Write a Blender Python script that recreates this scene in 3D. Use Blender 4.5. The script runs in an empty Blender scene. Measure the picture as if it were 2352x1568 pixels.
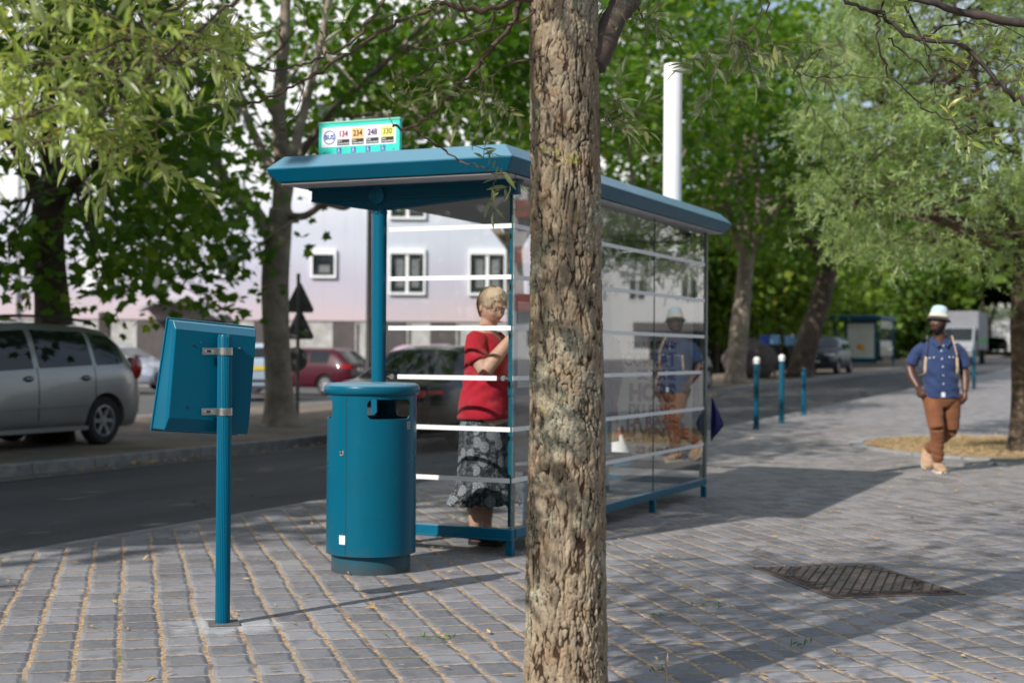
import bpy, bmesh, math, random
import numpy as np
from mathutils import Vector, Matrix
R = math.radians
scene = bpy.context.scene
col = scene.collection
rng = np.random.default_rng(7)
random.seed(7)

# ------------------------------------------------------------------ camera frame
CAMH = 1.25
FPX = 3267.0
PITCH, ROLL = R(0.44), R(0.43)
CAMROT = Matrix.Rotation(R(90) + PITCH, 3, 'X') @ Matrix.Rotation(ROLL, 3, 'Z')
TH = R(24.5)                       # the street runs 24.5 degrees to the right of the view
U = Vector((math.sin(TH), math.cos(TH), 0))
NR = Vector((math.cos(TH), -math.sin(TH), 0))
C0 = Vector((0.0, 8.76, 0.0))      # near back corner of the shelter

def S(d, a, z=0.0):                # street coordinates: d across (right +), a along
    return C0 + NR * d + U * a + Vector((0, 0, z))
def street(x, y):
    q = Vector((x, y, 0)) - C0
    return q.dot(NR), q.dot(U)
def sstep(a, b, x):
    t = min(1.0, max(0.0, (x - a) / (b - a)))
    return t * t * (3 - 2 * t)
def terrain(x, y):
    d, a = street(x, y)
    return 0.0125 * max(0.0, min(a, 150) - 9) * sstep(-17, -12, d)
def ray(px, py):
    return CAMROT @ Vector(((px - 1176) / FPX, (784 - py) / FPX, -1.0))
def at(px, py, depth):
    v = ray(px, py)
    return Vector((0, 0, CAMH)) + v * (depth / v.y)
def ground(px, py):
    v = ray(px, py)
    t = CAMH / max(1e-4, -v.z)
    for _ in range(30):
        p = v * t
        t = (CAMH - terrain(p.x, p.y)) / max(1e-4, -v.z)
    p = v * t
    return Vector((p.x, p.y, terrain(p.x, p.y)))

# ------------------------------------------------------------------ object helpers
def tag(o, label=None, cat=None, group=None, kind=None):
    if label: o['label'] = label
    if cat: o['category'] = cat
    if group: o['group'] = group
    if kind: o['kind'] = kind
    return o
def thing(name, label, cat, loc=(0, 0, 0), rz=0.0, group=None):
    o = bpy.data.objects.new(name, None)
    o.empty_display_size = 0.2
    col.objects.link(o)
    o.location = loc
    o.rotation_euler = (0, 0, rz)
    return tag(o, label, cat, group)
def put(name, me, parent=None):
    o = bpy.data.objects.new(name, me)
    col.objects.link(o)
    if parent is not None: o.parent = parent
    return o
def copy_tree(o, parent=None):
    c = o.copy(); col.objects.link(c)
    if parent is not None: c.parent = parent
    for ch in list(o.children):
        copy_tree(ch, c)
    return c
def np_mesh(name, V, F, mat, smooth=False, attr=None):
    """V (n,3) array, F (m,k) array of equal-sized faces"""
    me = bpy.data.meshes.new(name)
    V = np.asarray(V, dtype=np.float32); F = np.asarray(F, dtype=np.int32)
    k = F.shape[1]
    me.vertices.add(len(V)); me.vertices.foreach_set('co', V.ravel())
    me.loops.add(F.size); me.loops.foreach_set('vertex_index', F.ravel())
    me.polygons.add(len(F))
    me.polygons.foreach_set('loop_start', np.arange(0, F.size, k, dtype=np.int32))
    me.polygons.foreach_set('use_smooth', np.full(len(F), smooth, dtype=bool))
    if attr:
        for nm, a in attr.items():
            at_ = me.attributes.new(nm, 'FLOAT', 'POINT')
            at_.data.foreach_set('value', np.asarray(a, dtype=np.float32))
    me.update(calc_edges=True)
    if mat: me.materials.append(mat)
    return me
class MB:
    def __init__(s): s.v = []; s.f = []
    def add(s, vs, fs):
        b = len(s.v); s.v += [tuple(p) for p in vs]; s.f += [tuple(i + b for i in f) for f in fs]; return s
    def box(s, x0, x1, y0, y1, z0, z1, M=None):
        vs = [Vector((x, y, z)) for z in (z0, z1) for y in (y0, y1) for x in (x0, x1)]
        if M is not None: vs = [M @ p for p in vs]
        return s.add(vs, [(0, 2, 3, 1), (4, 5, 7, 6), (0, 1, 5, 4), (2, 6, 7, 3), (0, 4, 6, 2), (1, 3, 7, 5)])
    def tube(s, pts, rad, seg=10, caps=True, flat=None):
        pts = [Vector(p) for p in pts]
        n = len(pts)
        if not hasattr(rad, '__len__'): rad = [rad] * n
        rings = []; prev = None
        for i, p in enumerate(pts):
            t = (pts[min(i + 1, n - 1)] - pts[max(i - 1, 0)])
            if t.length < 1e-9: t = Vector((0, 0, 1))
            t.normalize()
            if prev is None:
                ref = Vector((0, 0, 1)) if abs(t.z) < 0.9 else Vector((1, 0, 0))
                a = t.cross(ref).normalized()
            else:
                a = (prev - t * prev.dot(t))
                a = a.normalized() if a.length > 1e-6 else t.orthogonal().normalized()
            prev = a; b = t.cross(a)
            r = rad[i]
            ra, rb = (r if hasattr(r, '__len__') else (r, r))
            rings.append([p + a * (ra * math.cos(2 * math.pi * k / seg)) + b * (rb * math.sin(2 * math.pi * k / seg)) for k in range(seg)])
        vs = [q for r_ in rings for q in r_]
        fs = [(i * seg + k, i * seg + (k + 1) % seg, (i + 1) * seg + (k + 1) % seg, (i + 1) * seg + k) for i in range(n - 1) for k in range(seg)]
        if caps: fs += [tuple(range(seg))[::-1], tuple((n - 1) * seg + k for k in range(seg))]
        return s.add(vs, fs)
    def lathe(s, prof, seg=32, M=None, caps=True):
        vs = []
        for r, z in prof:
            for k in range(seg):
                p = Vector((r * math.cos(2 * math.pi * k / seg), r * math.sin(2 * math.pi * k / seg), z))
                vs.append(M @ p if M is not None else p)
        n = len(prof)
        fs = [(i * seg + k, i * seg + (k + 1) % seg, (i + 1) * seg + (k + 1) % seg, (i + 1) * seg + k) for i in range(n - 1) for k in range(seg)]
        if caps: fs += [tuple(range(seg))[::-1], tuple((n - 1) * seg + k for k in range(seg))]
        return s.add(vs, fs)
    def prism(s, poly, vec):
        vec = Vector(vec); n = len(poly)
        vs = [Vector(p) for p in poly] + [Vector(p) + vec for p in poly]
        return s.add(vs, [tuple(range(n))[::-1], tuple(range(n, 2 * n))] + [(i, (i + 1) % n, (i + 1) % n + n, i + n) for i in range(n)])
    def ball(s, c, r, seg=16, rings=10, sc=(1, 1, 1)):
        c = Vector(c)
        prof = [(max(1e-4, r * math.sin(math.pi * i / rings)), -r * math.cos(math.pi * i / rings)) for i in range(rings + 1)]
        return s.lathe(prof, seg, Matrix.Translation(c) @ Matrix.Diagonal((*sc, 1)))
    def grid(s, P, closed_u=False, flip=False):
        nu, nv = len(P), len(P[0])
        vs = [p for row in P for p in row]; fs = []
        for i in range(nu if closed_u else nu - 1):
            for j in range(nv - 1):
                i2 = (i + 1) % nu
                q = (i * nv + j, i2 * nv + j, i2 * nv + j + 1, i * nv + j + 1)
                fs.append(q[::-1] if flip else q)
        return s.add(vs, fs)
    def mesh(s, name, mat, smooth=False, angle=None, fix=True):
        me = bpy.data.meshes.new(name)
        me.from_pydata(s.v, [], s.f)
        if fix:
            bm = bmesh.new(); bm.from_mesh(me)
            bmesh.ops.recalc_face_normals(bm, faces=bm.faces)
            bm.to_mesh(me); bm.free()
        if smooth:
            me.polygons.foreach_set('use_smooth', [True] * len(me.polygons))
            if angle is not None:
                me.set_sharp_from_angle(angle=R(angle))
        me.update()
        if mat: me.materials.append(mat)
        return me
    def build(s, name, mat, parent=None, smooth=False, angle=None, bevel=0, segs=2, fix=True):
        o = put(name, s.mesh(name, mat, smooth, angle, fix), parent)
        if bevel:
            m = o.modifiers.new('bevel', 'BEVEL'); m.width = bevel; m.segments = segs; m.limit_method = 'ANGLE'; m.angle_limit = R(35)
            m.harden_normals = False
        return o
def bake(o):
    """apply an object's modifiers without operators"""
    dg = bpy.context.evaluated_depsgraph_get()
    dg.update()
    me = bpy.data.meshes.new_from_object(o.evaluated_get(dg))
    o.modifiers.clear(); old = o.data; me.name = old.name; o.data = me
    if old.users == 0: bpy.data.meshes.remove(old)
    return o
def cut(o, cutters):
    bm = bmesh.new(); bm.from_mesh(o.data); bmesh.ops.remove_doubles(bm, verts=bm.verts, dist=1e-5); bmesh.ops.recalc_face_normals(bm, faces=bm.faces); bm.to_mesh(o.data); bm.free()
    for k, cme in enumerate(cutters):
        c = bpy.data.objects.new('cutter', cme); col.objects.link(c); c.parent = o.parent; c.matrix_parent_inverse = o.matrix_parent_inverse; c.matrix_basis = o.matrix_basis
        m = o.modifiers.new('b%d' % k, 'BOOLEAN'); m.operation = 'DIFFERENCE'; m.object = c; m.solver = 'EXACT'
        c['tmp'] = 1
    bake(o)
    for c in [x for x in col.objects if x.get('tmp')]:
        me = c.data; bpy.data.objects.remove(c); bpy.data.meshes.remove(me)
    return o
def text_mesh(s, size, mat, parent, M, name='lettering', depth=0.0, align='CENTER', bold=0.0, sx=1.0):
    cu = bpy.data.curves.new('t', 'FONT'); cu.body = s; cu.size = size; cu.align_x = align; cu.align_y = 'CENTER'
    cu.extrude = depth; cu.offset = bold; cu.resolution_u = 3; cu.space_line = 0.85
    to = bpy.data.objects.new('t', cu); col.objects.link(to)
    dg = bpy.context.evaluated_depsgraph_get(); dg.update()
    me = bpy.data.meshes.new_from_object(to.evaluated_get(dg))
    bpy.data.objects.remove(to); bpy.data.curves.remove(cu)
    me.transform(M @ Matrix.Diagonal((sx, 1, 1, 1)))
    me.materials.clear(); me.materials.append(mat); me.name = name
    return put(name, me, parent)

# ------------------------------------------------------------------ numpy noise
def _hash(ix, iy, iz, seed):
    h = (ix.astype(np.int64) * 374761393 + iy.astype(np.int64) * 668265263 + iz.astype(np.int64) * 2147483647 + seed * 144665) & 0xffffffff
    h = ((h ^ (h >> 13)) * 1274126177) & 0xffffffff
    h = ((h ^ (h >> 16)) * 2246822519) & 0xffffffff
    return ((h ^ (h >> 15)) & 0xffffff) / float(0xffffff)
def vnoise(P, seed=0):
    i = np.floor(P).astype(np.int64); f = P - i; f = f * f * (3 - 2 * f)
    out = 0
    for dx in (0, 1):
        for dy in (0, 1):
            for dz in (0, 1):
                w = (f[:, 0] if dx else 1 - f[:, 0]) * (f[:, 1] if dy else 1 - f[:, 1]) * (f[:, 2] if dz else 1 - f[:, 2])
                out = out + w * _hash(i[:, 0] + dx, i[:, 1] + dy, i[:, 2] + dz, seed)
    return out
def fbm(P, seed=0, oct=4):
    a, s, t = 1.0, 0, 0
    for k in range(oct):
        s = s + a * vnoise(P * (2 ** k), seed + k); t += a; a *= 0.5
    return s / t
def voro(P, seed=0):
    i = np.floor(P).astype(np.int64)
    f1 = np.full(len(P), 9.0); f2 = np.full(len(P), 9.0); cid = np.zeros(len(P))
    for dx in (-1, 0, 1):
        for dy in (-1, 0, 1):
            for dz in (-1, 0, 1):
                c = i + np.array([dx, dy, dz])
                q = np.stack([_hash(c[:, 0], c[:, 1], c[:, 2], seed + k) for k in (11, 23, 37)], 1) + c
                d = np.linalg.norm(q - P, axis=1)
                n1 = d < f1
                f2 = np.where(n1, f1, np.minimum(f2, d)); cid = np.where(n1, _hash(c[:, 0], c[:, 1], c[:, 2], seed + 91), cid); f1 = np.where(n1, d, f1)
    return f1, f2, cid
# ------------------------------------------------------------------ materials
class NG:
    def __init__(s, name):
        s.m = bpy.data.materials.new(name); s.m.use_nodes = True
        s.nt = s.m.node_tree; s.nt.nodes.clear()
        s.out = s.nt.nodes.new('ShaderNodeOutputMaterial')
    def n(s, t, ins=None, **props):
        nd = s.nt.nodes.new('ShaderNode' + t)
        for k, v in props.items(): setattr(nd, k, v)
        for k, v in (ins or {}).items(): s.set(nd.inputs[k], v)
        return nd
    def set(s, sock, v):
        if isinstance(v, bpy.types.NodeSocket): s.nt.links.new(v, sock)
        elif isinstance(v, bpy.types.Node): s.nt.links.new(v.outputs[0], sock)
        else:
            if sock.type == 'RGBA' and hasattr(v, '__len__') and len(v) == 3: v = (*v, 1)
            sock.default_value = v
    def math(s, op, a, b=0.0, c=0.0):
        nd = s.n('Math', {0: a, 1: b, 2: c}, operation=op); return nd.outputs[0]
    def mix(s, f, a, b, mode='MIX'):
        nd = s.nt.nodes.new('ShaderNodeMix'); nd.data_type = 'RGBA'; nd.blend_type = mode
        s.set(nd.inputs[0], f); s.set(nd.inputs[6], a); s.set(nd.inputs[7], b); return nd.outputs[2]
    def ss(s, x, a, b, lo=0.0, hi=1.0):
        nd = s.n('MapRange', {0: x, 1: a, 2: b, 3: lo, 4: hi}, interpolation_type='SMOOTHSTEP'); return nd.outputs[0]
    def noise(s, vec, scale, detail=4.0, rough=0.55, dist=0.0):
        return s.n('TexNoise', {'Vector': vec, 'Scale': scale, 'Detail': detail, 'Roughness': rough, 'Distortion': dist}).outputs[0]
    def pos(s): return s.n('NewGeometry').outputs['Position']
    def obj(s): return s.n('TexCoord').outputs['Object']
    def surf(s, sh): s.nt.links.new(sh.outputs[0] if isinstance(sh, bpy.types.Node) else sh, s.out.inputs[0]); return s.m
    def bsdf(s, **k):
        nd = s.nt.nodes.new('ShaderNodeBsdfPrincipled')
        for a, b in k.items(): s.set(nd.inputs[a.replace('_', ' ')], b)
        return nd
    def bump(s, h, dist=0.01, strength=1.0):
        return s.n('Bump', {'Height': h, 'Distance': dist, 'Strength': strength}).outputs[0]
def plain(name, c, rough=0.5, var=0.12, scale=14.0, metal=0.0, coat=0.0, bump=0.0, spec=0.5, emit=None):
    g = NG(name); p = g.obj()
    nz = g.noise(p, scale, 5.0, 0.6)
    f = g.ss(nz, 0.3, 0.7)
    lo = tuple(max(0, x * (1 - var)) for x in c); hi = tuple(min(1, x * (1 + var)) for x in c)
    b = g.bsdf(Base_Color=g.mix(f, lo, hi), Roughness=g.math('ADD', rough - 0.05, g.math('MULTIPLY', nz, 0.1)), Metallic=metal)
    b.inputs['Specular IOR Level'].default_value = spec
    if coat: b.inputs['Coat Weight'].default_value = coat; b.inputs['Coat Roughness'].default_value = 0.06
    if bump: g.set(b.inputs['Normal'], g.bump(g.noise(p, scale * 4, 6.0), bump))
    return g.surf(b)
def paint(name, c, rough=0.32, dirt=0.25, grime_z=0.0):
    """street-furniture lacquer: small scratches, dust, dull patches and grime towards the foot"""
    g = NG(name); p = g.obj()
    big = g.noise(p, 2.2, 6.0, 0.65); fine = g.noise(p, 60.0, 4.0, 0.6)
    cc = g.mix(g.ss(big, 0.35, 0.75), c, tuple(x * 0.85 + 0.002 for x in c))
    spk = g.n('TexVoronoi', {'Vector': p, 'Scale': 26.0}).outputs[0]
    cc = g.mix(g.math('MULTIPLY', g.ss(spk, 0.075, 0.03), g.ss(fine, 0.5, 0.7)), cc, (0.3, 0.36, 0.38))
    vd = g.n('CombineXYZ', {0: g.math('MULTIPLY', g.n('SeparateXYZ', {0: p}).outputs[0], 30.0), 1: g.math('MULTIPLY', g.n('SeparateXYZ', {0: p}).outputs[1], 30.0), 2: g.math('MULTIPLY', g.n('SeparateXYZ', {0: p}).outputs[2], 2.0)}).outputs[0]
    cc = g.mix(g.math('MULTIPLY', g.ss(g.noise(vd, 1.0, 4.0, 0.6), 0.56, 0.76), 0.28), cc, tuple(x * 0.55 + 0.02 for x in c))      # rain streaks
    cc = g.mix(g.math('MULTIPLY', g.ss(fine, 0.55, 0.8), dirt * 0.5), cc, (0.02, 0.11, 0.17))
    if grime_z:
        z = g.n('SeparateXYZ', {0: p}).outputs[2]
        zz = g.math('ADD', z, g.math('MULTIPLY', g.math('SUBTRACT', g.noise(p, 9.0, 6.0), 0.5), grime_z))
        cc = g.mix(g.math('MULTIPLY', g.ss(zz, grime_z, 0.0), 0.7), cc, (0.075, 0.065, 0.055))
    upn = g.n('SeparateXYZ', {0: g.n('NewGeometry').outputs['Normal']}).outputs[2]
    cc = g.mix(g.math('MULTIPLY', g.ss(upn, 0.35, 0.75), 0.55), cc, (0.24, 0.40, 0.50))      # sky and sun glare painted pale onto upward faces
    b = g.bsdf(Base_Color=cc, Roughness=g.math('ADD', rough - 0.08, g.math('MULTIPLY', big, 0.22)))
    b.inputs['Specular IOR Level'].default_value = 0.22
    g.set(b.inputs['Normal'], g.bump(g.noise(p, 3.0, 2.0), 0.004, 0.5))
    return g.surf(b)
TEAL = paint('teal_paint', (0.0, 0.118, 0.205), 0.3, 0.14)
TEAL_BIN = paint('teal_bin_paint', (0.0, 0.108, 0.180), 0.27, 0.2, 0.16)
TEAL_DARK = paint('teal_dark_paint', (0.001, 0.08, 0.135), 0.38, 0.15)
STEEL = plain('galvanised_steel', (0.55, 0.56, 0.57), 0.32, 0.15, 30, 1.0)
CHROME = plain('chrome', (0.75, 0.75, 0.76), 0.12, 0.05, 10, 1.0)
WHITE = plain('white_enamel', (0.8, 0.8, 0.8), 0.35, 0.04, 3)
WHITE_STICKER = plain('white_sticker', (0.78, 0.78, 0.76), 0.6, 0.05, 20)
BLACK = plain('black_plastic', (0.018, 0.018, 0.02), 0.45, 0.2)
RUBBER = plain('rubber', (0.02, 0.02, 0.021), 0.8, 0.3, 40)
SOFFIT = plain('grey_soffit', (0.52, 0.52, 0.54), 0.5, 0.08, 3)
def glass(name, tint=(0.95, 0.975, 0.965), mult=1.75, dirt=0.004, rough=0.0):
    """thin two-sided pane: transparent + Fresnel mirror, with a film of dust"""
    g = NG(name); p = g.obj()
    fr = g.n('Fresnel', {'IOR': 1.52})
    f = g.math('MINIMUM', g.math('MULTIPLY', fr.outputs[0], mult), 1.0)
    t = g.n('BsdfTransparent', {'Color': tint})
    gl = g.n('BsdfGlossy', {'Color': (0.97, 0.98, 0.98), 'Roughness': rough})
    mx = g.n('MixShader', {0: f, 1: t.outputs[0], 2: gl.outputs[0]})
    df = g.n('BsdfDiffuse', {'Color': (0.6, 0.62, 0.62)})
    dm = g.math('MULTIPLY', g.ss(g.noise(p, 2.5, 7.0, 0.7, 0.6), 0.42, 0.78), dirt * 2)
    m2 = g.n('MixShader', {0: dm, 1: mx.outputs[0], 2: df.outputs[0]})
    return g.surf(m2)
PANE = glass('shelter_glass', (0.95, 0.975, 0.965), 1.0, 0.004)
PANE_BACK = glass('shelter_back_glass', (0.93, 0.96, 0.955), 1.6, 0.006)
CARGLASS = None
def car_glass():
    g = NG('car_window_glass'); p = g.obj()
    b = g.bsdf(Base_Color=g.mix(g.noise(p, 1.5, 3.0), (0.006, 0.008, 0.008), (0.02, 0.025, 0.024)), Roughness=0.03)
    b.inputs['Specular IOR Level'].default_value = 0.6
    return g.surf(b)
CARGLASS = car_glass()
WINGLASS = plain('window_glass', (0.03, 0.035, 0.04), 0.06, 0.5, 2, 0, 0, 0, 0.8)

# ---- paved footway of small stone setts with sandy joints
def setts():
    g = NG('stone_setts'); p = g.pos()
    xyz = g.n('SeparateXYZ', {0: p}); x, y = xyz.outputs[0], xyz.outputs[1]
    ang = R(15)
    wob = g.n('TexNoise', {'Vector': p, 'Scale': 7.0, 'Detail': 3.0}).outputs[1]
    wv = g.n('SeparateXYZ', {0: wob})
    big = g.noise(p, 0.55, 3.0)
    c = g.math('ADD', g.math('ADD', g.math('MULTIPLY', x, math.cos(ang)), g.math('MULTIPLY', y, math.sin(ang))), g.math('MULTIPLY', g.math('SUBTRACT', wv.outputs[0], 0.5), 0.030))
    l = g.math('ADD', g.math('ADD', g.math('MULTIPLY', x, -math.sin(ang)), g.math('MULTIPLY', y, math.cos(ang))), g.math('MULTIPLY', g.math('SUBTRACT', wv.outputs[1], 0.5), 0.030))
    c = g.math('ADD', c, g.math('MULTIPLY', big, 0.07))
    W, L = 0.172, 0.20
    ci = g.math('DIVIDE', c, W); i = g.math('FLOOR', ci); fx = g.math('SUBTRACT', ci, i)
    rnd = g.n('TexWhiteNoise', {'W': i}, noise_dimensions='1D').outputs[0]
    li = g.math('DIVIDE', g.math('ADD', l, g.math('MULTIPLY', rnd, 0.06)), L); j = g.math('FLOOR', li); fy = g.math('SUBTRACT', li, j)
    ex = g.math('MULTIPLY', g.math('MINIMUM', fx, g.math('SUBTRACT', 1.0, fx)), W)
    ey = g.math('MULTIPLY', g.math('MINIMUM', fy, g.math('SUBTRACT', 1.0, fy)), L)
    cell = g.n('CombineXYZ', {0: i, 1: j, 2: 0.0})
    wn = g.n('TexWhiteNoise', {'Vector': cell.outputs[0]}, noise_dimensions='3D')
    r1 = wn.outputs[0]; r2 = g.n('SeparateColor', {0: wn.outputs[1]}).outputs[1]
    nf = g.noise(p, 42.0, 5.0, 0.65); nm = g.noise(p, 9.0, 5.0, 0.6)
    thx = g.math('ADD', 0.0078, g.math('MULTIPLY', g.math('SUBTRACT', nf, 0.5), 0.016))
    thy = g.math('ADD', 0.0042, g.math('MULTIPLY', g.math('SUBTRACT', nf, 0.5), 0.013))
    dx = g.math('SUBTRACT', ex, thx); dy = g.math('SUBTRACT', ey, thy)
    dmin = g.math('MINIMUM', dx, dy)
    stone = g.ss(dmin, -0.0015, 0.0035)
    # colours
    sc = g.mix(r1, (0.138, 0.138, 0.152), (0.325, 0.322, 0.345))
    sc = g.mix(g.ss(g.noise(p, 26.0, 6.0, 0.7), 0.35, 0.75), sc, g.mix(0.5, sc, (0.30, 0.30, 0.31)))
    sc = g.mix(g.math('MULTIPLY', g.ss(nm, 0.48, 0.68), 0.60), sc, (0.115, 0.12, 0.13))
    sc = g.mix(g.math('MULTIPLY', g.ss(r2, 0.93, 0.97), 0.4), sc, (0.36, 0.35, 0.34))
    dust = g.math('MULTIPLY', g.ss(g.noise(p, 5.0, 7.0, 0.75), 0.52, 0.75), 0.30)
    sc = g.mix(dust, sc, (0.42, 0.32, 0.21))
    sc = g.mix(g.math('MULTIPLY', g.ss(g.noise(p, 1.1, 4.0), 0.35, 0.65), 0.25), sc, (0.19, 0.195, 0.205))
    jc = g.mix(g.ss(nf, 0.35, 0.65), (0.24, 0.15, 0.085), (0.62, 0.44, 0.27))
    jc = g.mix(g.math('MULTIPLY', g.ss(g.noise(p, 0.7, 3.0), 0.47, 0.60), 0.5), jc, (0.38, 0.33, 0.28))
    jc = g.mix(g.math('MULTIPLY', g.ss(g.noise(p, 2.3, 5.0), 0.60, 0.70), 0.75), jc, (0.10, 0.13, 0.035))
    jc = g.mix(g.math('MULTIPLY', g.ss(g.noise(p, 4.0, 4.0), 0.56, 0.66), 0.6), jc, (0.07, 0.055, 0.045))
    cc = g.mix(stone, jc, sc)
    px_ = g.math('SUBTRACT', x, -1.30); py_ = g.math('SUBTRACT', y, 6.46)
    ds_ = g.math('SQRT', g.math('ADD', g.math('MULTIPLY', g.math('MULTIPLY', px_, px_), 0.55), g.math('MULTIPLY', py_, py_)))
    ds_ = g.math('ADD', ds_, g.math('MULTIPLY', g.math('SUBTRACT', g.noise(p, 6.0, 5.0, 0.65), 0.5), 0.55))
    cc = g.mix(g.math('MULTIPLY', g.ss(ds_, 0.26, 0.08), 0.65), cc, (0.52, 0.53, 0.55))      # cement smeared round the sign pole
    cc = g.mix(g.math('MULTIPLY', g.ss(g.noise(p, 1.9, 6.0, 0.7, 0.8), 0.62, 0.70), 0.35), cc, (0.46, 0.46, 0.47))
    spot = g.n('TexVoronoi', {'Vector': p, 'Scale': 3.2}).outputs[0]
    cc = g.mix(g.math('MULTIPLY', g.ss(spot, 0.10, 0.07), 0.35), cc, (0.09, 0.09, 0.10))      # old gum and stains
    # relief: pillow-shaped stones over grainy joints
    hgt = g.math('ADD', g.math('MULTIPLY', g.ss(dmin, -0.002, 0.022), 0.7), g.math('MULTIPLY', nm, 0.35))
    hgt = g.math('ADD', hgt, g.math('MULTIPLY', g.noise(p, 70.0, 6.0, 0.7), 0.28))
    hgt = g.math('ADD', hgt, g.math('MULTIPLY', r2, 0.10))
    b = g.bsdf(Base_Color=cc, Roughness=g.math('SUBTRACT', 0.92, g.math('MULTIPLY', stone, 0.30)), Normal=g.bump(hgt, 0.012, 0.9))
    b.inputs['Specular IOR Level'].default_value = 0.4
    return g.surf(b)
SETTS = setts()
def asphalt(name, base, var, streak=True):
    g = NG(name); p = g.pos()
    xyz = g.n('SeparateXYZ', {0: p})
    d = g.math('ADD', g.math('MULTIPLY', xyz.outputs[0], NR.x), g.math('MULTIPLY', xyz.outputs[1], NR.y))
    a = g.math('ADD', g.math('MULTIPLY', xyz.outputs[0], U.x), g.math('MULTIPLY', xyz.outputs[1], U.y))
    v = g.n('CombineXYZ', {0: d, 1: g.math('MULTIPLY', a, 0.06), 2: 0.0}).outputs[0]
    st = g.noise(v, 1.3, 4.0)
    fine = g.noise(p, 90.0, 4.0, 0.7); patch = g.noise(p, 0.35, 5.0)
    lo = tuple(x * (1 - var) for x in base); hi = tuple(x * (1 + var) for x in base)
    cc = g.mix(g.ss(st, 0.3, 0.7), lo, hi)
    cc = g.mix(g.math('MULTIPLY', g.ss(patch, 0.45, 0.65), 0.4), cc, tuple(x * 0.7 for x in base))
    cc = g.mix(g.ss(fine, 0.35, 0.75), cc, g.mix(0.5, cc, (0.16, 0.155, 0.15)))
    wp3 = g.n('VectorMath', {0: p, 1: g.n('TexNoise', {'Vector': p, 'Scale': 1.6, 'Detail': 4.0}).outputs[1]}, operation='ADD').outputs[0]
    ck = g.n('TexVoronoi', {'Vector': wp3, 'Scale': 0.42}, feature='DISTANCE_TO_EDGE').outputs[0]
    cc = g.mix(g.math('MULTIPLY', g.ss(ck, 0.010, 0.003), g.ss(g.noise(p, 0.3, 2.0), 0.45, 0.6)), cc, (0.018, 0.018, 0.018))
    b = g.bsdf(Base_Color=cc, Roughness=0.85, Normal=g.bump(fine, 0.006, 0.8))
    return g.surf(b)
ROAD = asphalt('asphalt_road', (0.052, 0.051, 0.053), 0.3)
LOT = asphalt('asphalt_lot', (0.085, 0.082, 0.08), 0.25)
def concrete(name, c, scale=6.0, bump=0.004, sand=0.0):
    g = NG(name); p = g.pos()
    n1 = g.noise(p, scale, 7.0, 0.65); n2 = g.noise(p, 80.0, 4.0, 0.7); n3 = g.noise(p, 0.8, 5.0)
    cc = g.mix(g.ss(n1, 0.3, 0.72), tuple(x * 0.72 for x in c), tuple(min(1, x * 1.2) for x in c))
    cc = g.mix(g.math('MULTIPLY', g.ss(n2, 0.5, 0.8), 0.35), cc, tuple(x * 0.5 for x in c))
    if sand: cc = g.mix(g.math('MULTIPLY', g.ss(n3, 0.42, 0.62), sand), cc, (0.33, 0.22, 0.12))
    b = g.bsdf(Base_Color=cc, Roughness=0.9, Normal=g.bump(g.math('ADD', n1, n2), bump, 0.8))
    return g.surf(b)
KERB = concrete('kerb_stone', (0.27, 0.26, 0.25))
VERGE = concrete('verge_surface', (0.16, 0.135, 0.115), 3.0, 0.01, 0.55)
SAND = concrete('dry_straw_soil', (0.40, 0.28, 0.15), 9.0, 0.02)
CEMENT = concrete('cement_patch', (0.42, 0.42, 0.43), 12.0)
# ------------------------------------------------------------------ ground, road, kerbs
def strip(name, d0, d1, a0, a1, dz, mat, label=None, nd=4, step=2.5):
    na = max(2, int((a1 - a0) / step)); V = []; F = []
    for i in range(na + 1):
        for j in range(nd + 1):
            p = S(d0 + (d1 - d0) * j / nd, a0 + (a1 - a0) * i / na)
            V.append((p.x, p.y, terrain(p.x, p.y) + dz))
    for i in range(na):
        for j in range(nd):
            k = i * (nd + 1) + j
            F.append((k, k + 1, k + nd + 2, k + nd + 1))
    o = put(name, np_mesh(name, V, F, mat, True))
    return tag(o, label, kind='structure')
strip('ground', -900, 900, -400, 1200, -0.16, LOT, nd=360, step=5)
strip('road', -7.6, -2.7, -40, 220, -0.125, ROAD)
strip('pavement', -2.66, 34, -30, 220, 0.0, SETTS, nd=12)
strip('verge', -13.4, -7.72, -40, 220, 0.0, VERGE)
def kerb(name, d0, d1, a0, a1, top=0.003, bot=-0.16):
    mb = MB(); n = int((a1 - a0) / 1.0)
    for i in range(n):
        A0 = a0 + (a1 - a0) * i / n; A1 = a0 + (a1 - a0) * (i + 1) / n - 0.008
        vs = []
        for z in (bot, top):
            for (d, a) in ((d0, A0), (d1, A0), (d1, A1), (d0, A1)):
                p = S(d, a); vs.append((p.x, p.y, terrain(p.x, p.y) + z))
        mb.add(vs, [(3, 2, 1, 0), (4, 5, 6, 7), (0, 1, 5, 4), (1, 2, 6, 5), (2, 3, 7, 6), (3, 0, 4, 7)])
    o = mb.build(name, KERB, bevel=0.012)
    tag(o, kind='structure'); return o
kerb('kerb', -2.80, -2.66, -14, 110)
kerb('kerb', -7.74, -7.56, -14, 110, 0.004)
kerb('kerb', -13.5, -13.3, 4, 60, 0.004)
# gravel gutter line along the far kerb
strip('gutter', -7.56, -7.2, -14, 110, -0.119, concrete('gutter_stone', (0.15, 0.145, 0.14)), nd=1)
strip('gutter', -2.98, -2.80, -14, 110, -0.119, concrete('gutter_stone_near', (0.11, 0.11, 0.11)), nd=1)

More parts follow.
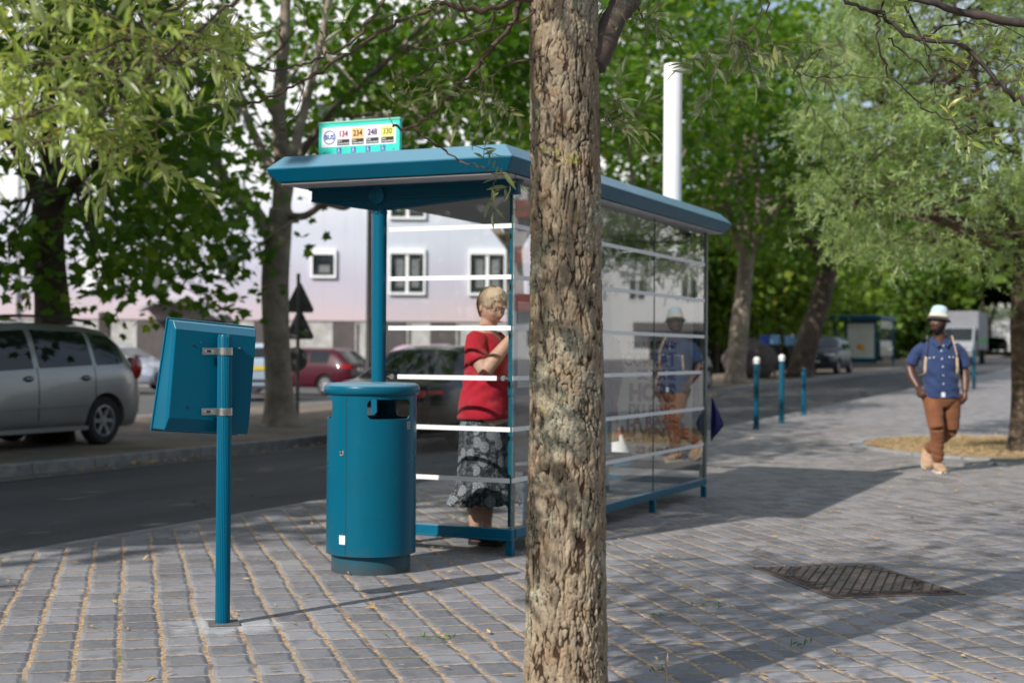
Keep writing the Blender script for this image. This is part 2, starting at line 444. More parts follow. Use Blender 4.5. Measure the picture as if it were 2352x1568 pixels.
def disc(cx, cy, r, z, mat, name, r_in=0.0, n=64, wob=0.0):
    mb = MB(); vs = []; fs = []
    for k in range(n):
        t = 2 * math.pi * k / n; w = 1 + wob * math.sin(3 * t + 1)
        for rr in (r_in, r): vs.append((cx + rr * w * math.cos(t), cy + rr * w * math.sin(t), terrain(cx + rr * w * math.cos(t), cy + rr * w * math.sin(t)) + z))
    for k in range(n):
        a, b = 2 * k, 2 * ((k + 1) % n); fs.append((a, a + 1, b + 1, b))
    mb.add(vs, fs); return mb.build(name, mat, fix=False)
PIT = Vector((6.75, 18.9, 0))
tag(disc(PIT.x, PIT.y, 2.02, 0.014, SAND, 'tree_pit', 0.0, 64, 0.03), kind='structure')
kr = MB(); nk = 40
for k in range(nk):
    vs = []
    for t in (2 * math.pi * k / nk, 2 * math.pi * (k + 0.94) / nk):
        w_ = 1 + 0.03 * math.sin(3 * t + 1)
        for rr in (2.03, 2.22):
            q = (PIT.x + rr * w_ * math.cos(t), PIT.y + rr * w_ * math.sin(t))
            for zz in (-0.05, 0.022): vs.append((*q, terrain(*q) + zz))
    kr.add(vs, [(0, 1, 3, 2), (4, 6, 7, 5), (0, 4, 5, 1), (2, 3, 7, 6), (1, 5, 7, 3), (0, 2, 6, 4)])
tag(kr.build('tree_pit_kerb', concrete('pit_kerb_stone', (0.30, 0.30, 0.31)), bevel=0.006), kind='structure')
# the square of worn soil the foreground tree grows from
tag(disc(0.19, 5.05, 0.30, 0.006, SAND, 'tree_pit', 0.0, 24, 0.06), kind='structure')
# ------------------------------------------------------------------ bus shelter (local x = d across the pavement, y = a along the street)
SH = thing('bus_shelter', 'teal glass bus shelter with a flat roof, route sign and tall white mast', 'bus shelter', C0, -TH)
LEN = 4.05
def rect_loop(x0, x1, y0, y1, z): return [(x0, y0, z), (x1, y0, z), (x1, y1, z), (x0, y1, z)]
def roof_mesh():
    mb = MB()
    x0, x1, y0, y1 = -1.57, 0.16, -0.37, 4.36
    loops = [(0.055, 2.325), (0.0, 2.402), (0.004, 2.410), (0.085, 2.492)]
    vs = []
    for ins, z in loops: vs += rect_loop(x0 + ins, x1 - ins, y0 + ins, y1 - ins, z)
    fs = [(3, 2, 1, 0)]
    for k in range(len(loops) - 1):
        b = 4 * k
        for i in range(4): fs.append((b + i, b + (i + 1) % 4, b + 4 + (i + 1) % 4, b + 4 + i))
    t = 4 * (len(loops) - 1); fs.append((t, t + 1, t + 2, t + 3))
    return mb.add(vs, fs)
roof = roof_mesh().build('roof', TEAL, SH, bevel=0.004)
# grey soffit panels hung just under the roof
for k in range(3):
    y0 = -0.30 + k * 1.535
    MB().box(-1.50, 0.09, y0, y0 + 1.53, 2.312, 2.322).build('soffit_panel', SOFFIT, roof, bevel=0.003)
# cantilever beams with a round hinge over each post
def beam(y, xe=0.05):
    prof = [(-1.43, 2.31), (-1.43, 2.225), (-0.98, 2.155), (-0.86, 2.155), (xe, 2.225), (xe, 2.31)]
    b = MB().prism([(x, y - 0.03, z) for x, z in prof], (0, 0.06, 0)).build('beam', TEAL_DARK, SH, bevel=0.006)
    MB().box(-1.44, xe + 0.01, y - 0.045, y + 0.045, 2.295, 2.311).box(-1.425, xe - 0.005, y - 0.04, y + 0.04, 2.222, 2.236).build('flange', TEAL_DARK, b)
    M = Matrix.Translation((-0.93, y, 2.245)) @ Matrix.Rotation(R(90), 4, 'X')
    MB().lathe([(0.001, -0.055), (0.050, -0.055), (0.056, -0.05), (0.056, 0.05), (0.050, 0.055), (0.001, 0.055)], 32, M).build('hinge_disc', TEAL, b, True, 40)
    return b
beam(-0.02); beam(LEN + 0.02, -0.07)
def post(y):
    p = MB().lathe([(0.046, 0.0), (0.046, 2.13), (0.049, 2.132), (0.049, 2.15), (0.040, 2.155), (0.034, 2.20), (0.034, 2.24)], 28, Matrix.Translation((-0.93, y, 0))).build('post', TEAL, SH, True, 40)
    MB().lathe([(0.075, 0.0), (0.075, 0.012), (0.05, 0.02)], 24, Matrix.Translation((-0.93, y, 0))).build('base_plate', TEAL, p, True, 40)
    MB().box(-0.942, -0.918, y - 0.052, y - 0.045, 2.13, 2.20).build('fixing_lug', TEAL_DARK, p)
post(-0.02); post(LEN + 0.02)
# rails and feet
def rail(x0, x1, y0, y1):
    return MB().box(x0, x1, y0, y1, 0.105, 0.165).build('base_rail', TEAL, SH, bevel=0.004)
rail(-0.90, 0.02, -0.03, 0.02); MB().box(-0.91, 0.026, -0.042, 0.03, 0.095, 0.106).build('base_rail', TEAL, SH)
rail(-0.02, 0.025, 0.0235, LEN - 0.02)
rail(-1.25, 0.02, LEN - 0.0, LEN + 0.05)
for (x, y) in ((-0.0, -0.005), (0.0, 1.35), (0.0, 2.69), (0.0, LEN + 0.02)):
    l = MB().box(x - 0.022, x + 0.022, y - 0.022, y + 0.022, 0.0, 0.0945).build('foot', TEAL, SH, bevel=0.003)
# glass and its white safety stripes
STRIPE = plain('white_glass_stripe', (0.82, 0.82, 0.83), 0.5, 0.03, 8)
STRIPES = [2.03, 1.715, 1.40, 1.09, 0.775, 0.46]
g = MB().add([(-0.885, 0, 0.166), (-0.004, 0, 0.166), (-0.004, 0, 2.30), (-0.885, 0, 2.30)], [(0, 1, 2, 3)]).build('side_pane', PANE, SH, fix=False)
EDGE = plain('glass_edge', (0.02, 0.09, 0.075), 0.2, 0.1, 10)
MB().box(-0.006, 0.001, -0.004, 0.004, 0.166, 2.30).build('glass_edge', EDGE, g)
for k, z in enumerate(STRIPES):
    x0, x1 = (-0.87, -0.006) if k != 3 else (-0.80, -0.10)
    MB().box(x0, x1, -0.006, -0.0025, z - 0.014, z + 0.014).build('safety_stripe', STRIPE, g)
for x in (-0.84, -0.055):
    M = Matrix.Translation((x, 0, 1.09)) @ Matrix.Rotation(R(90), 4, 'X')
    MB().lathe([(0.006, -0.012), (0.016, -0.012), (0.016, 0.012), (0.006, 0.012)], 20, M).build('glass_clamp', STEEL, g, True, 40)
    MB().box(min(x, x + (0.03 if x > -0.5 else -0.05)), max(x, x + (0.03 if x > -0.5 else -0.05)), -0.004, 0.004, 1.086, 1.094).build('clamp_arm', STEEL, g)
pan = LEN / 3.0
for k in range(3):
    y0 = k * pan + 0.004; y1 = (k + 1) * pan - 0.004
    gb = MB().add([(0, y0, 0.166), (0, y1, 0.166), (0, y1, 2.31), (0, y0, 2.31)], [(0, 1, 2, 3)]).build('back_pane', PANE_BACK, SH, fix=False)
    for q, z in enumerate(STRIPES):
        MB().box(0.0025, 0.006, y0, y1 if not (k == 2 and q == 3) else y1 - 0.08, z - 0.014, z + 0.014).build('safety_stripe', plain('grey_glass_stripe', (0.62, 0.62, 0.70), 0.5, 0.03, 8) if False else STRIPE, gb)
    MB().box(-0.004, 0.004, y1 + 0.0005, y1 + 0.0075, 0.166, 2.31).build('glass_edge', EDGE, gb)
    if k < 2:
        MB().box(-0.02, 0.02, y1 - 0.04, y1 + 0.048, 1.075, 1.105).build('glass_clamp', BLACK, gb, bevel=0.004)
# far end: poster case
cs = MB().box(-1.30, -0.06, LEN + 0.06, LEN + 0.16, 0.22, 2.16).build('poster_case', TEAL_DARK, SH, bevel=0.01)
MB().box(-0.055, 0.0, LEN + 0.06, LEN + 0.11, 0.166, 2.31).build('corner_post', plain('grey_corner_post', (0.13, 0.15, 0.14), 0.4), SH)
POSTER = plain('poster_paper', (0.86, 0.88, 0.87), 0.7, 0.05, 2)
MB().box(-1.25, -0.12, LEN + 0.052, LEN + 0.059, 0.30, 2.08).build('poster', POSTER, cs)
INK = plain('poster_ink_brown', (0.10, 0.045, 0.03), 0.7)
INKR = plain('poster_ink_rust', (0.40, 0.09, 0.04), 0.7)
INKV = plain('poster_ink_violet', (0.12, 0.04, 0.20), 0.7)
def ptext(s, size, mat, x, z, sx=1.0, bold=0.0, align='RIGHT'):
    M = Matrix.Translation((x, LEN + 0.049, z)) @ Matrix.Rotation(R(90), 4, 'X')
    return text_mesh(s, size, mat, cs, M, 'lettering', 0, align, bold, sx)
for s, z, sz, m, x, sx, b in (
        ('SON PLUS GRAND', 1.32, 0.088, INK, -0.27, 0.62, 0.004), ('COMBAT', 1.19, 0.165, INK, -0.27, 0.72, 0.006), ('SE JOUE', 1.055, 0.12, INK, -0.27, 0.86, 0.005),
        ('HORS', 0.895, 0.21, INK, -0.27, 0.80, 0.010), ('DU RING', 0.735, 0.15, INK, -0.27, 0.72, 0.007)):
    ptext(s, sz, m, x, z, sx, b)
ptext('LA RAGE', 0.125, INKR, -0.24, 0.635, 1.0, 0.006)
ptext('AU VENTRE', 0.13, INKR, -0.15, 0.54, 0.98, 0.006)
ptext('un film d’ANTOINE FUQUA', 0.045, INK, -0.17, 0.475, 1.05, 0.002)
ptext('22 JUILLET', 0.095, INKR, -0.21, 0.385, 1.0, 0.005)
ptext('WD', 0.06, INKV, -0.16, 0.335, 1.1, 0.005)
# a plain dark standing shape in place of the poster's picture
fig = [(-1.12, 0.42), (-1.02, 0.42), (-1.0, 0.62), (-0.93, 0.62), (-0.90, 0.44), (-0.80, 0.46), (-0.82, 0.80), (-0.76, 1.10), (-0.80, 1.36), (-0.90, 1.42), (-0.90, 1.55), (-0.98, 1.60), (-1.05, 1.55), (-1.05, 1.42), (-1.14, 1.34), (-1.18, 1.05), (-1.10, 0.80)]
MB().prism([(x, LEN + 0.0505, z) for x, z in fig], (0, 0.001, 0)).build('poster_picture', plain('poster_shadow_print', (0.10, 0.09, 0.08), 0.7, 0.6, 6), cs)
# bench
BS = plain('bench_seat', (0.20, 0.19, 0.19), 0.5, 0.15, 6)
bn = MB().box(-0.52, -0.14, 0.95, 2.62, 0.43, 0.47).build('bench_seat', BS, SH, bevel=0.012)
for y in (1.1, 2.42): MB().box(-0.40, -0.30, y - 0.03, y + 0.03, 0.0, 0.43).build('bench_leg', TEAL, bn, bevel=0.004)
MB().box(-0.38, -0.32, 1.14, 2.38, 0.20, 0.26).build('bench_stretcher', TEAL, bn)
# timetable case on the back glass
tc = MB().box(-0.055, -0.012, 0.06, 0.98, 0.98, 1.62).build('timetable_case', TEAL, SH, bevel=0.006)
MB().box(-0.058, -0.0555, 0.11, 0.93, 1.03, 1.57).build('timetable_sheet', POSTER, tc)
MB().box(-0.0115, -0.010, 0.11, 0.93, 1.03, 1.57).build('timetable_sheet', POSTER, tc)
for z0_, z1_ in ((0.166, 0.98), (1.62, 2.31)): MB().box(-0.055, -0.02, 0.075, 0.105, z0_, z1_).build('case_upright', TEAL, tc)
# etched maker's mark and lines on the back glass, read from the pavement
ETCH = plain('etched_glass', (0.55, 0.58, 0.58), 0.6)
for s_, z_, sz_ in (('JCDecaux', 1.93, 0.075), ('MOBILIER URBAIN', 1.84, 0.05)):
    Me = Matrix.Translation((0.004, 2.1, z_)) @ Matrix.Rotation(R(90), 4, 'Z') @ Matrix.Rotation(R(90), 4, 'X')
    text_mesh(s_, sz_, ETCH, SH, Me, 'etched_lettering')
# white mast
mst = MB().lathe([(0.081, 2.40), (0.081, 3.765), (0.077, 3.775), (0.001, 3.775)], 40, Matrix.Translation((-0.25, 3.9, 0))).build('mast', WHITE, SH, True, 40)
MB().lathe([(0.11, 2.493), (0.11, 2.51), (0.083, 2.515)], 32, Matrix.Translation((-0.25, 3.9, 0))).build('mast_collar', TEAL, mst, True, 40)
# route sign on the roof
SGN_TURQ = plain('sign_turquoise', (0.05, 0.66, 0.55), 0.35, 0.03, 4)
def flat(c, n): return plain(n, c, 0.5, 0.02, 4)
sx0, sx1, sy, sz0, sz1 = -1.288, -0.695, -0.19, 2.487, 2.702
W_, H_ = sx1 - sx0, sz1 - sz0
sg = MB().box(sx0, sx1, sy, sy + 0.03, sz0, sz1).build('route_sign', SGN_TURQ, SH, bevel=0.003)
MB().box(sx0 - 0.004, sx1 + 0.004, sy - 0.004, sy + 0.036, sz1, sz1 + 0.012).build('sign_cap', flat((0.16, 0.55, 0.40), 'sign_green_cap'), sg)
def sbox(u0, u1, v0, v1, mat, lift, name):   # v measured downwards
    return MB().box(sx0 + u0 * W_, sx0 + u1 * W_, sy - lift, sy - lift + 0.0006, sz1 - v1 * H_, sz1 - v0 * H_).build(name, mat, sg)
def stext(s, size, mat, u, v, bold=0.0, sx=1.0, align='CENTER', lift=0.0036):
    M = Matrix.Translation((sx0 + u * W_, sy - lift, sz1 - v * H_)) @ Matrix.Rotation(R(90), 4, 'X')
    return text_mesh(s, size, mat, sg, M, 'lettering', 0, align, bold, sx)
sbox(0.041, 0.956, 0.113, 0.700, flat((0.85, 0.85, 0.85), 'sign_white'), 0.0012, 'sign_face')
BLUE = flat((0.05, 0.12, 0.42), 'sign_blue')
M = Matrix.Translation((sx0 + 0.139 * W_, sy - 0.002, sz1 - 0.413 * H_)) @ Matrix.Rotation(R(90), 4, 'X')
MB().lathe([(0.0385, -0.0003), (0.0450, -0.0003), (0.0450, 0.0003), (0.0385, 0.0003), (0.0385, -0.0003)], 48, M, caps=False).build('bus_roundel', BLUE, sg)
stext('BUS', 0.042, BLUE, 0.139, 0.413, 0.0013)
BOX = flat((0.022, 0.025, 0.024), 'sign_black')
TXTW = flat((0.8, 0.8, 0.8), 'sign_text_white')
for (u0, u1, num, bg, fg) in ((0.237, 0.388, '134', (0.86, 0.72, 0.78), (0.26, 0.03, 0.08)), (0.416, 0.565, '234', (0.85, 0.55, 0.25), (0.13, 0.03, 0.01)),
                              (0.595, 0.747, '248', (0.80, 0.70, 0.82), (0.05, 0.02, 0.09)), (0.777, 0.931, '330', (0.84, 0.82, 0.25), (0.22, 0.20, 0.02))):
    uc = (u0 + u1) / 2
    sbox(u0, u1, 0.176, 0.492, flat(bg, 'sign_tile_' + num), 0.002, 'number_tile')
    stext(num, 0.052, flat(fg, 'sign_ink_' + num), uc, 0.335, 0.0012, 0.88)
    sbox(u0, u1, 0.494, 0.665, BOX, 0.002, 'destination_tile')
    stext('Fort', 0.0165, TXTW, u0 + 0.01, 0.538, 0.0003, 1, 'LEFT')
    stext('d’Aubervilliers', 0.0165, TXTW, u0 + 0.01, 0.615, 0.0003, 0.78, 'LEFT')
    Mm = Matrix.Translation((sx0 + (u1 - 0.012) * W_, sy - 0.0036, sz1 - 0.612 * H_)) @ Matrix.Rotation(R(90), 4, 'X')
    MB().lathe([(0.0045, -0.0002), (0.0058, -0.0002), (0.0058, 0.0002), (0.0045, 0.0002), (0.0045, -0.0002)], 20, Mm, caps=False).build('metro_ring', TXTW, sg)
    stext('M', 0.007, TXTW, u1 - 0.012, 0.612)
    a0 = u0 - 0.006
    sbox(a0, a0 + 0.056, 0.735, 0.895, BLUE, 0.002, 'wheelchair_tile')
    ox, oz, k = sx0 + (a0 + 0.028) * W_, sz1 - 0.815 * H_, 0.0145
    w = MB()
    Mw = Matrix.Translation((ox, sy - 0.0036, oz)) @ Matrix.Rotation(R(90), 4, 'X')
    w.lathe([(0.42 * k, -0.0002), (0.58 * k, -0.0002), (0.58 * k, 0.0002), (0.42 * k, 0.0002), (0.42 * k, -0.0002)], 20, Mw @ Matrix.Translation((-0.05 * k, -0.42 * k, 0)), caps=False)
    w.lathe([(0.001, -0.0002), (0.17 * k, -0.0002), (0.17 * k, 0.0002), (0.001, 0.0002)], 14, Mw @ Matrix.Translation((-0.15 * k, 0.88 * k, 0)))
    w.prism([(ox + x * k, sy - 0.0038, oz + z * k) for x, z in ((-0.28, 0.65), (-0.02, 0.65), (0.0, 0.0), (0.42, 0.0), (0.62, -0.75), (0.45, -0.82), (0.28, -0.2), (-0.22, -0.2))], (0, 0.0004, 0))
    w.build('wheelchair_symbol', TXTW, sg)
for u_, v_ in ((0.07, 0.83), (0.925, 0.84)):
    Ms = Matrix.Translation((sx0 + u_ * W_, sy, sz1 - v_ * H_)) @ Matrix.Rotation(R(90), 4, 'X')
    MB().lathe([(0.007, 0.0), (0.007, 0.003), (0.004, 0.005), (0.0005, 0.0055)], 16, Ms).build('screw', SGN_TURQ, sg, True, 40)
# ------------------------------------------------------------------ litter bin
BN = thing('litter_bin', 'round teal street litter bin with a flat overhanging lid beside the bus shelter', 'litter bin', (-0.80, 8.165, 0), R(-90 + 5.6))
# local +x looks towards the camera
HB = 1.0
def ring_shell(r, t, z0, z1, seg=96):
    return MB().lathe([(r - t, z0), (r, z0), (r, z1), (r - t, z1), (r - t, z0)], seg, caps=False)
body = ring_shell(0.256, 0.006, 0.105, 1.005).build('body', TEAL_BIN, BN)
def aperture(az, half):
    w = 0.256 * 2 * math.sin(R(half)); z0, z1, rc = 0.872, 0.982, 0.028
    pts = []
    for cx, cz, s0 in ((w / 2 - rc, z0 + rc, -90), (w / 2 - rc, z1 - rc, 0), (-w / 2 + rc, z1 - rc, 90), (-w / 2 + rc, z0 + rc, 180)):
        for q in range(6):
            t = R(s0 + 90 * q / 5); pts.append((cx + rc * math.cos(t), cz + rc * math.sin(t)))
    M = Matrix.Rotation(R(az), 4, 'Z')
    return MB().prism([M @ Vector((0.08, y, z)) for y, z in pts], M.to_3x3() @ Vector((0.3, 0, 0))).mesh('cut', None)
cut(body, [aperture(25, 31), aperture(-92, 31), aperture(205, 31), aperture(115, 31)])
for p in body.data.polygons: p.use_smooth = True
body.data.set_sharp_from_angle(angle=R(40))
if not body.data.materials: body.data.materials.append(TEAL_BIN)
MB().lathe([(0.001, 1.004), (0.262, 1.004), (0.270, 1.012), (0.274, 1.025), (0.273, 1.045), (0.266, 1.060), (0.250, 1.068), (0.20, 1.071), (0.001, 1.073)], 96).build('lid', TEAL_BIN, BN, True, 50)
MB().lathe([(0.001, 0.0), (0.226, 0.0), (0.226, 0.118), (0.001, 0.118)], 72).build('base', TEAL_BIN, BN, True, 40)
MB().lathe([(0.205, 0.13), (0.205, 0.86), (0.200, 0.86), (0.200, 0.14)], 48, caps=False).build('inner_liner', BLACK, BN, True, 40)
def on_bin(az, r): return Matrix.Rotation(R(az), 4, 'Z') @ Matrix.Translation((r, 0, 0))
# door: a thin raised skin with a seam, a lock and stickers
def arc_panel(a0, a1, r, t, z0, z1, n=24):
    P = []
    for k in range(n + 1):
        a = R(a0 + (a1 - a0) * k / n)
        P.append([(rr * math.cos(a), rr * math.sin(a), z) for rr, z in ((r, z0), (r + t, z0), (r + t, z1), (r, z1), (r, z0))])
    return MB().grid(P)
MB().add(*(lambda m: (m.v, m.f))(arc_panel(-33.8, -33.1, 0.2562, 0.0006, 0.108, 1.0, 2))).build('door_seam', BLACK, BN)
lk = MB().lathe([(0.016, 0), (0.016, 0.004), (0.011, 0.006), (0.011, 0.003), (0.0005, 0.003)], 24, on_bin(-40.5, 0.256) @ Matrix.Translation((0, 0, 0.68)) @ Matrix.Rotation(R(90), 4, 'Y')).build('lock', CHROME, BN, True, 40)
arc_panel(-43.5, -34.2, 0.2565, 0.0008, 0.172, 0.222).build('sticker', WHITE_STICKER, BN)
arc_panel(50.5, 56.5, 0.2565, 0.0008, 0.815, 0.853).build('sticker', WHITE_STICKER, BN)
arc_panel(51.0, 56.0, 0.2575, 0.0004, 0.818, 0.850).build('sticker', plain('bin_label_grey', (0.06, 0.10, 0.12)), BN)
Mt = on_bin(53.5, 0.2582) @ Matrix.Translation((0, 0, 0.834)) @ Matrix.Rotation(R(90), 4, 'Z') @ Matrix.Rotation(R(90), 4, 'X')
text_mesh('n1', 0.022, WHITE_STICKER, BN, Mt)

# ------------------------------------------------------------------ sign case on a fluted pole, seen from behind
SP = thing('notice_case', 'tilted teal notice case strapped to a fluted pole in the pavement, seen from behind', 'notice case', at(511, 1430, 6.50) * 1.0)
SP.location.z = 0
n_fl = 26
prof = []
mbp = MB(); P = []
for z in (0.0, 1.310, 1.322):
    row = []
    for k in range(n_fl * 4):
        t = 2 * math.pi * k / (n_fl * 4)
        r = (0.0335 if z < 1.32 else 0.028) - (0.0022 if k % 4 in (0,) else 0.0)
        row.append((r * math.cos(t), r * math.sin(t), z))
    P.append(row)
vs = [p for row in P for p in row]; m_ = n_fl * 4
fs = [(i * m_ + k, i * m_ + (k + 1) % m_, (i + 1) * m_ + (k + 1) % m_, (i + 1) * m_ + k) for i in range(2) for k in range(m_)]
fs.append(tuple(2 * m_ + k for k in range(m_)))
mbp.add(vs, fs).build('pole', TEAL, SP, True, 30)
# case: x along its width, y away from the pole, z up
wb, hb = 0.200, 0.235
CM = Matrix.Rotation(R(37), 4, 'Z') @ Matrix.Translation((-0.035, 0.046, 1.135)) @ Matrix.Rotation(R(4.4), 4, 'Y')
mbc = MB()
back = [(-wb, 0, -0.205), (wb, 0, -0.205), (wb, 0, 0.195), (-wb, 0, 0.195)]
mid = [(-wb - 0.006, 0.022, -0.262), (wb + 0.006, 0.022, -0.262), (wb + 0.006, 0.022, 0.232), (-wb - 0.006, 0.022, 0.232)]
rim = [(-wb - 0.014, 0.140, -0.262), (wb + 0.012, 0.140, -0.262), (wb + 0.012, 0.060, 0.238), (-wb - 0.014, 0.060, 0.238)]
vs = [CM @ Vector(p) for p in back + mid + rim]
fs = [(0, 3, 2, 1)] + [(i, (i + 1) % 4, 4 + (i + 1) % 4, 4 + i) for i in range(4)] + [(4 + i, 4 + (i + 1) % 4, 8 + (i + 1) % 4, 8 + i) for i in range(4)] + [(8, 9, 10, 11)]
case = mbc.add(vs, fs).build('case', TEAL, SP, bevel=0.004)
lip = MB()
q = [CM @ Vector(p) for p in ((-wb - 0.020, 0.140, -0.272), (wb + 0.018, 0.140, -0.272), (wb + 0.018, 0.058, 0.246), (-wb - 0.020, 0.058, 0.246))]
lip.prism(q, (CM.to_3x3() @ Vector((0, 0.012, 0.001)))).build('lid_frame', TEAL, case, bevel=0.003)
for zz in (0.11, -0.165):
    br = MB().lathe([(0.0355, -0.017), (0.0365, -0.017), (0.0365, 0.017), (0.0355, 0.017)], 32, Matrix.Translation((0, 0, 1.135 + zz)), caps=False).build('strap', STEEL, SP, True, 40)
    Mb = Matrix.Rotation(R(37), 4, 'Z')
    tb = MB().box(-0.098, -0.030, 0.030, 0.0335, zz + 1.135 - 0.016, zz + 1.135 + 0.016, Mb).box(-0.034, -0.030, 0.008, 0.033, zz + 1.135 - 0.016, zz + 1.135 + 0.016, Mb)
    tb.build('bracket', STEEL, SP, bevel=0.0015)
    MB().box(0.030, 0.048, 0.026, 0.0335, zz + 1.135 - 0.016, zz + 1.135 + 0.016, Mb).build('bracket', STEEL, SP, bevel=0.0015)
    MB().box(-0.075, -0.045, 0.0288, 0.0297, zz + 1.131, zz + 1.139, Mb).build('slot', BLACK, SP)
    for bx in (-0.082, -0.052):
        MB().lathe([(0.0065, 0), (0.0065, 0.005), (0.0005, 0.006)], 6, Mb @ Matrix.Translation((bx, 0.0288, zz + 1.135)) @ Matrix.Rotation(R(90), 4, 'X')).build('bolt', CHROME, SP)
for x, z in ((-0.11, 0.13), (0.12, 0.135), (-0.12, -0.15), (0.11, -0.135)):
    MB().lathe([(0.005, 0), (0.004, 0.003), (0.0005, 0.0035)], 10, CM @ Matrix.Translation((x, 0.0, z)) @ Matrix.Rotation(R(90), 4, 'X')).build('rivet', STEEL if x > 0 and z > 0 else BLACK, case)
# cement footing
tag(MB().box(-0.065, 0.075, -0.06, 0.07, 0.0, 0.010, Matrix.Translation(SP.location) @ Matrix.Rotation(R(15), 4, 'Z')).build('footing_block', concrete('dark_footing', (0.14, 0.14, 0.145), 20.0), bevel=0.004), kind='structure')

# ------------------------------------------------------------------ manhole cover
MH = thing('manhole_cover', 'rusty brown rectangular cast iron manhole cover let into the stone setts', 'manhole cover', (1.905, 7.90, 0), R(12.5))
IRON = plain('rusty_cast_iron', (0.062, 0.040, 0.034), 0.55, 0.4, 40, 0.0, 0, 0.003)
IRON2 = plain('worn_cast_iron', (0.115, 0.088, 0.080), 0.42, 0.3, 30, 0.0, 0, 0.002)
MB().box(-0.38, 0.38, -0.53, 0.53, -0.02, 0.006).build('frame', IRON2, MH, bevel=0.003)
lidm = MB().box(-0.355, 0.355, -0.505, 0.505, -0.01, 0.009).build('cover_plate', IRON, MH, bevel=0.002)
ribs = MB()
rdir = Vector((math.sin(R(31)), math.cos(R(31)), 0)); rper = Vector((rdir.y, -rdir.x, 0)); rr_m = random.Random(3)
for i in range(-13, 14):
    c_ = rper * (i * 0.050); t = -0.75
    while t < 0.75:
        L_ = rr_m.uniform(0.16, 0.34); t1 = t + L_
        for q in range(14):                      # keep only what lies on the plate and off the ring
            a_, b_ = t + L_ * q / 14, t + L_ * (q + 1) / 14; m_p = c_ + rdir * ((a_ + b_) / 2)
            e = (m_p.x / 0.31) ** 2 + (m_p.y / 0.47) ** 2
            if abs(m_p.x) > 0.325 or abs(m_p.y) > 0.48 or 0.90 < e < 1.10: continue
            Mr = Matrix.Translation(c_ + rdir * ((a_ + b_) / 2)) @ Matrix.Rotation(-R(31), 4, 'Z')
            ribs.box(-0.0185, 0.0185, -(b_ - a_) / 2, (b_ - a_) / 2, 0.009, 0.0165, Mr)
        t = t1 + 0.014
ribs.build('cover_ribs', IRON2, lidm)
rn = []
for k in range(73):
    t = 2 * math.pi * k / 72; rn.append((0.31 * math.cos(t), 0.47 * math.sin(t), 0.010))
MB().tube(rn, 0.008, 6, False).build('cover_ring', IRON, lidm, True)

# ------------------------------------------------------------------ bollards
def bollard(p, h, ball, label):
    b = thing('bollard', label, 'bollard', p, 0, 'bollards along the kerb')
    r = 0.046
    MB().lathe([(r * 1.25, 0), (r * 1.25, 0.03), (r, 0.035), (r, h), (r * 0.86, h + 0.02)], 20).build('post', TEAL_DARK, b, True, 40)
    if ball: MB().ball((0, 0, h + 0.062), 0.056).lathe([(0.045, h), (0.05, h + 0.03)], 16).build('ball_top', WHITE, b, True)
    else: MB().lathe([(r * 0.8, h + 0.005), (r * 0.95, h + 0.03), (r * 0.6, h + 0.075), (0.001, h + 0.085)], 16).build('cap', TEAL_DARK, b, True, 40)
    return b
bollard(ground(1737, 985), 1.03, True, 'tall teal bollard with a white ball top, the one nearest the bus shelter')
bollard(ground(1795, 972), 1.05, True, 'tall teal bollard with a white ball top, next to the short bollard')
bollard(ground(1846, 953), 0.80, False, 'short teal bollard with a plain cap next to the white topped pair')
bollard(ground(2237, 893), 1.06, False, 'lone plain teal bollard far along the kerb behind the man')
# blue bag hanging at the far end of the shelter
BAGM = plain('blue_bag_cloth', (0.008, 0.012, 0.13), 0.55, 0.3, 6)
bp = S(0.02, 4.24, 0)
P = []
for i in range(14):
    t = i / 13; z = 0.86 - 0.34 * t
    w = 0.008 + 0.115 * t ** 1.1 if t < 0.80 else 0.097 * math.sqrt(max(0.01, 1 - ((t - 0.80) / 0.2) ** 2))
    P.append([(bp.x + NR.x * (w * 0.5 + w * 0.62 * math.cos(q)) + U.x * (0.25 * w * math.sin(q) + 0.012 * math.sin(3 * q + 4 * t)), bp.y + NR.y * (w * 0.5 + w * 0.62 * math.cos(q)) + U.y * (0.25 * w * math.sin(q) + 0.012 * math.sin(3 * q + 4 * t)), z + 0.06 * t * math.cos(q - 0.4)) for q in np.linspace(0, 2 * math.pi, 25)])
tag(MB().grid(P, flip=True).build('cloth_bag', BAGM, None, True), 'dark blue cloth bag hanging at the far end of the bus shelter', 'bag')
# scrap of paper near the tree pit and litter
pp = ground(2290, 1067)
P = [[(pp.x + (i - 2) * 0.05, pp.y + (j - 2) * 0.035, pp.z + 0.012 + 0.018 * math.sin(i * 1.7 + j) * math.cos(j * 1.3)) for j in range(5)] for i in range(5)]
tag(MB().grid(P).build('paper_scrap', WHITE_STICKER, None, True), 'crumpled white scrap of paper lying beside the tree pit', 'litter')

# a dead grass stalk at the foot of the foreground tree
gs_ = thing('grass_stalk', 'dry straw coloured grass stalk standing up beside the foot of the big trunk', 'grass stalk', (0.575, 5.22, 0))
GST = plain('dry_grass', (0.55, 0.42, 0.24), 0.8, 0.2, 60)
MB().tube([(0, 0, 0), (0.002, 0, 0.05), (0.0, 0, 0.10)], 0.0018, 6).build('stem', GST, gs_, True)
MB().tube([(0.0, 0, 0.098), (0.0, 0, 0.115), (0.002, 0, 0.135), (0.004, 0, 0.155)], [0.002, 0.006, 0.0055, 0.0015], 8).build('ear', GST, gs_, True)
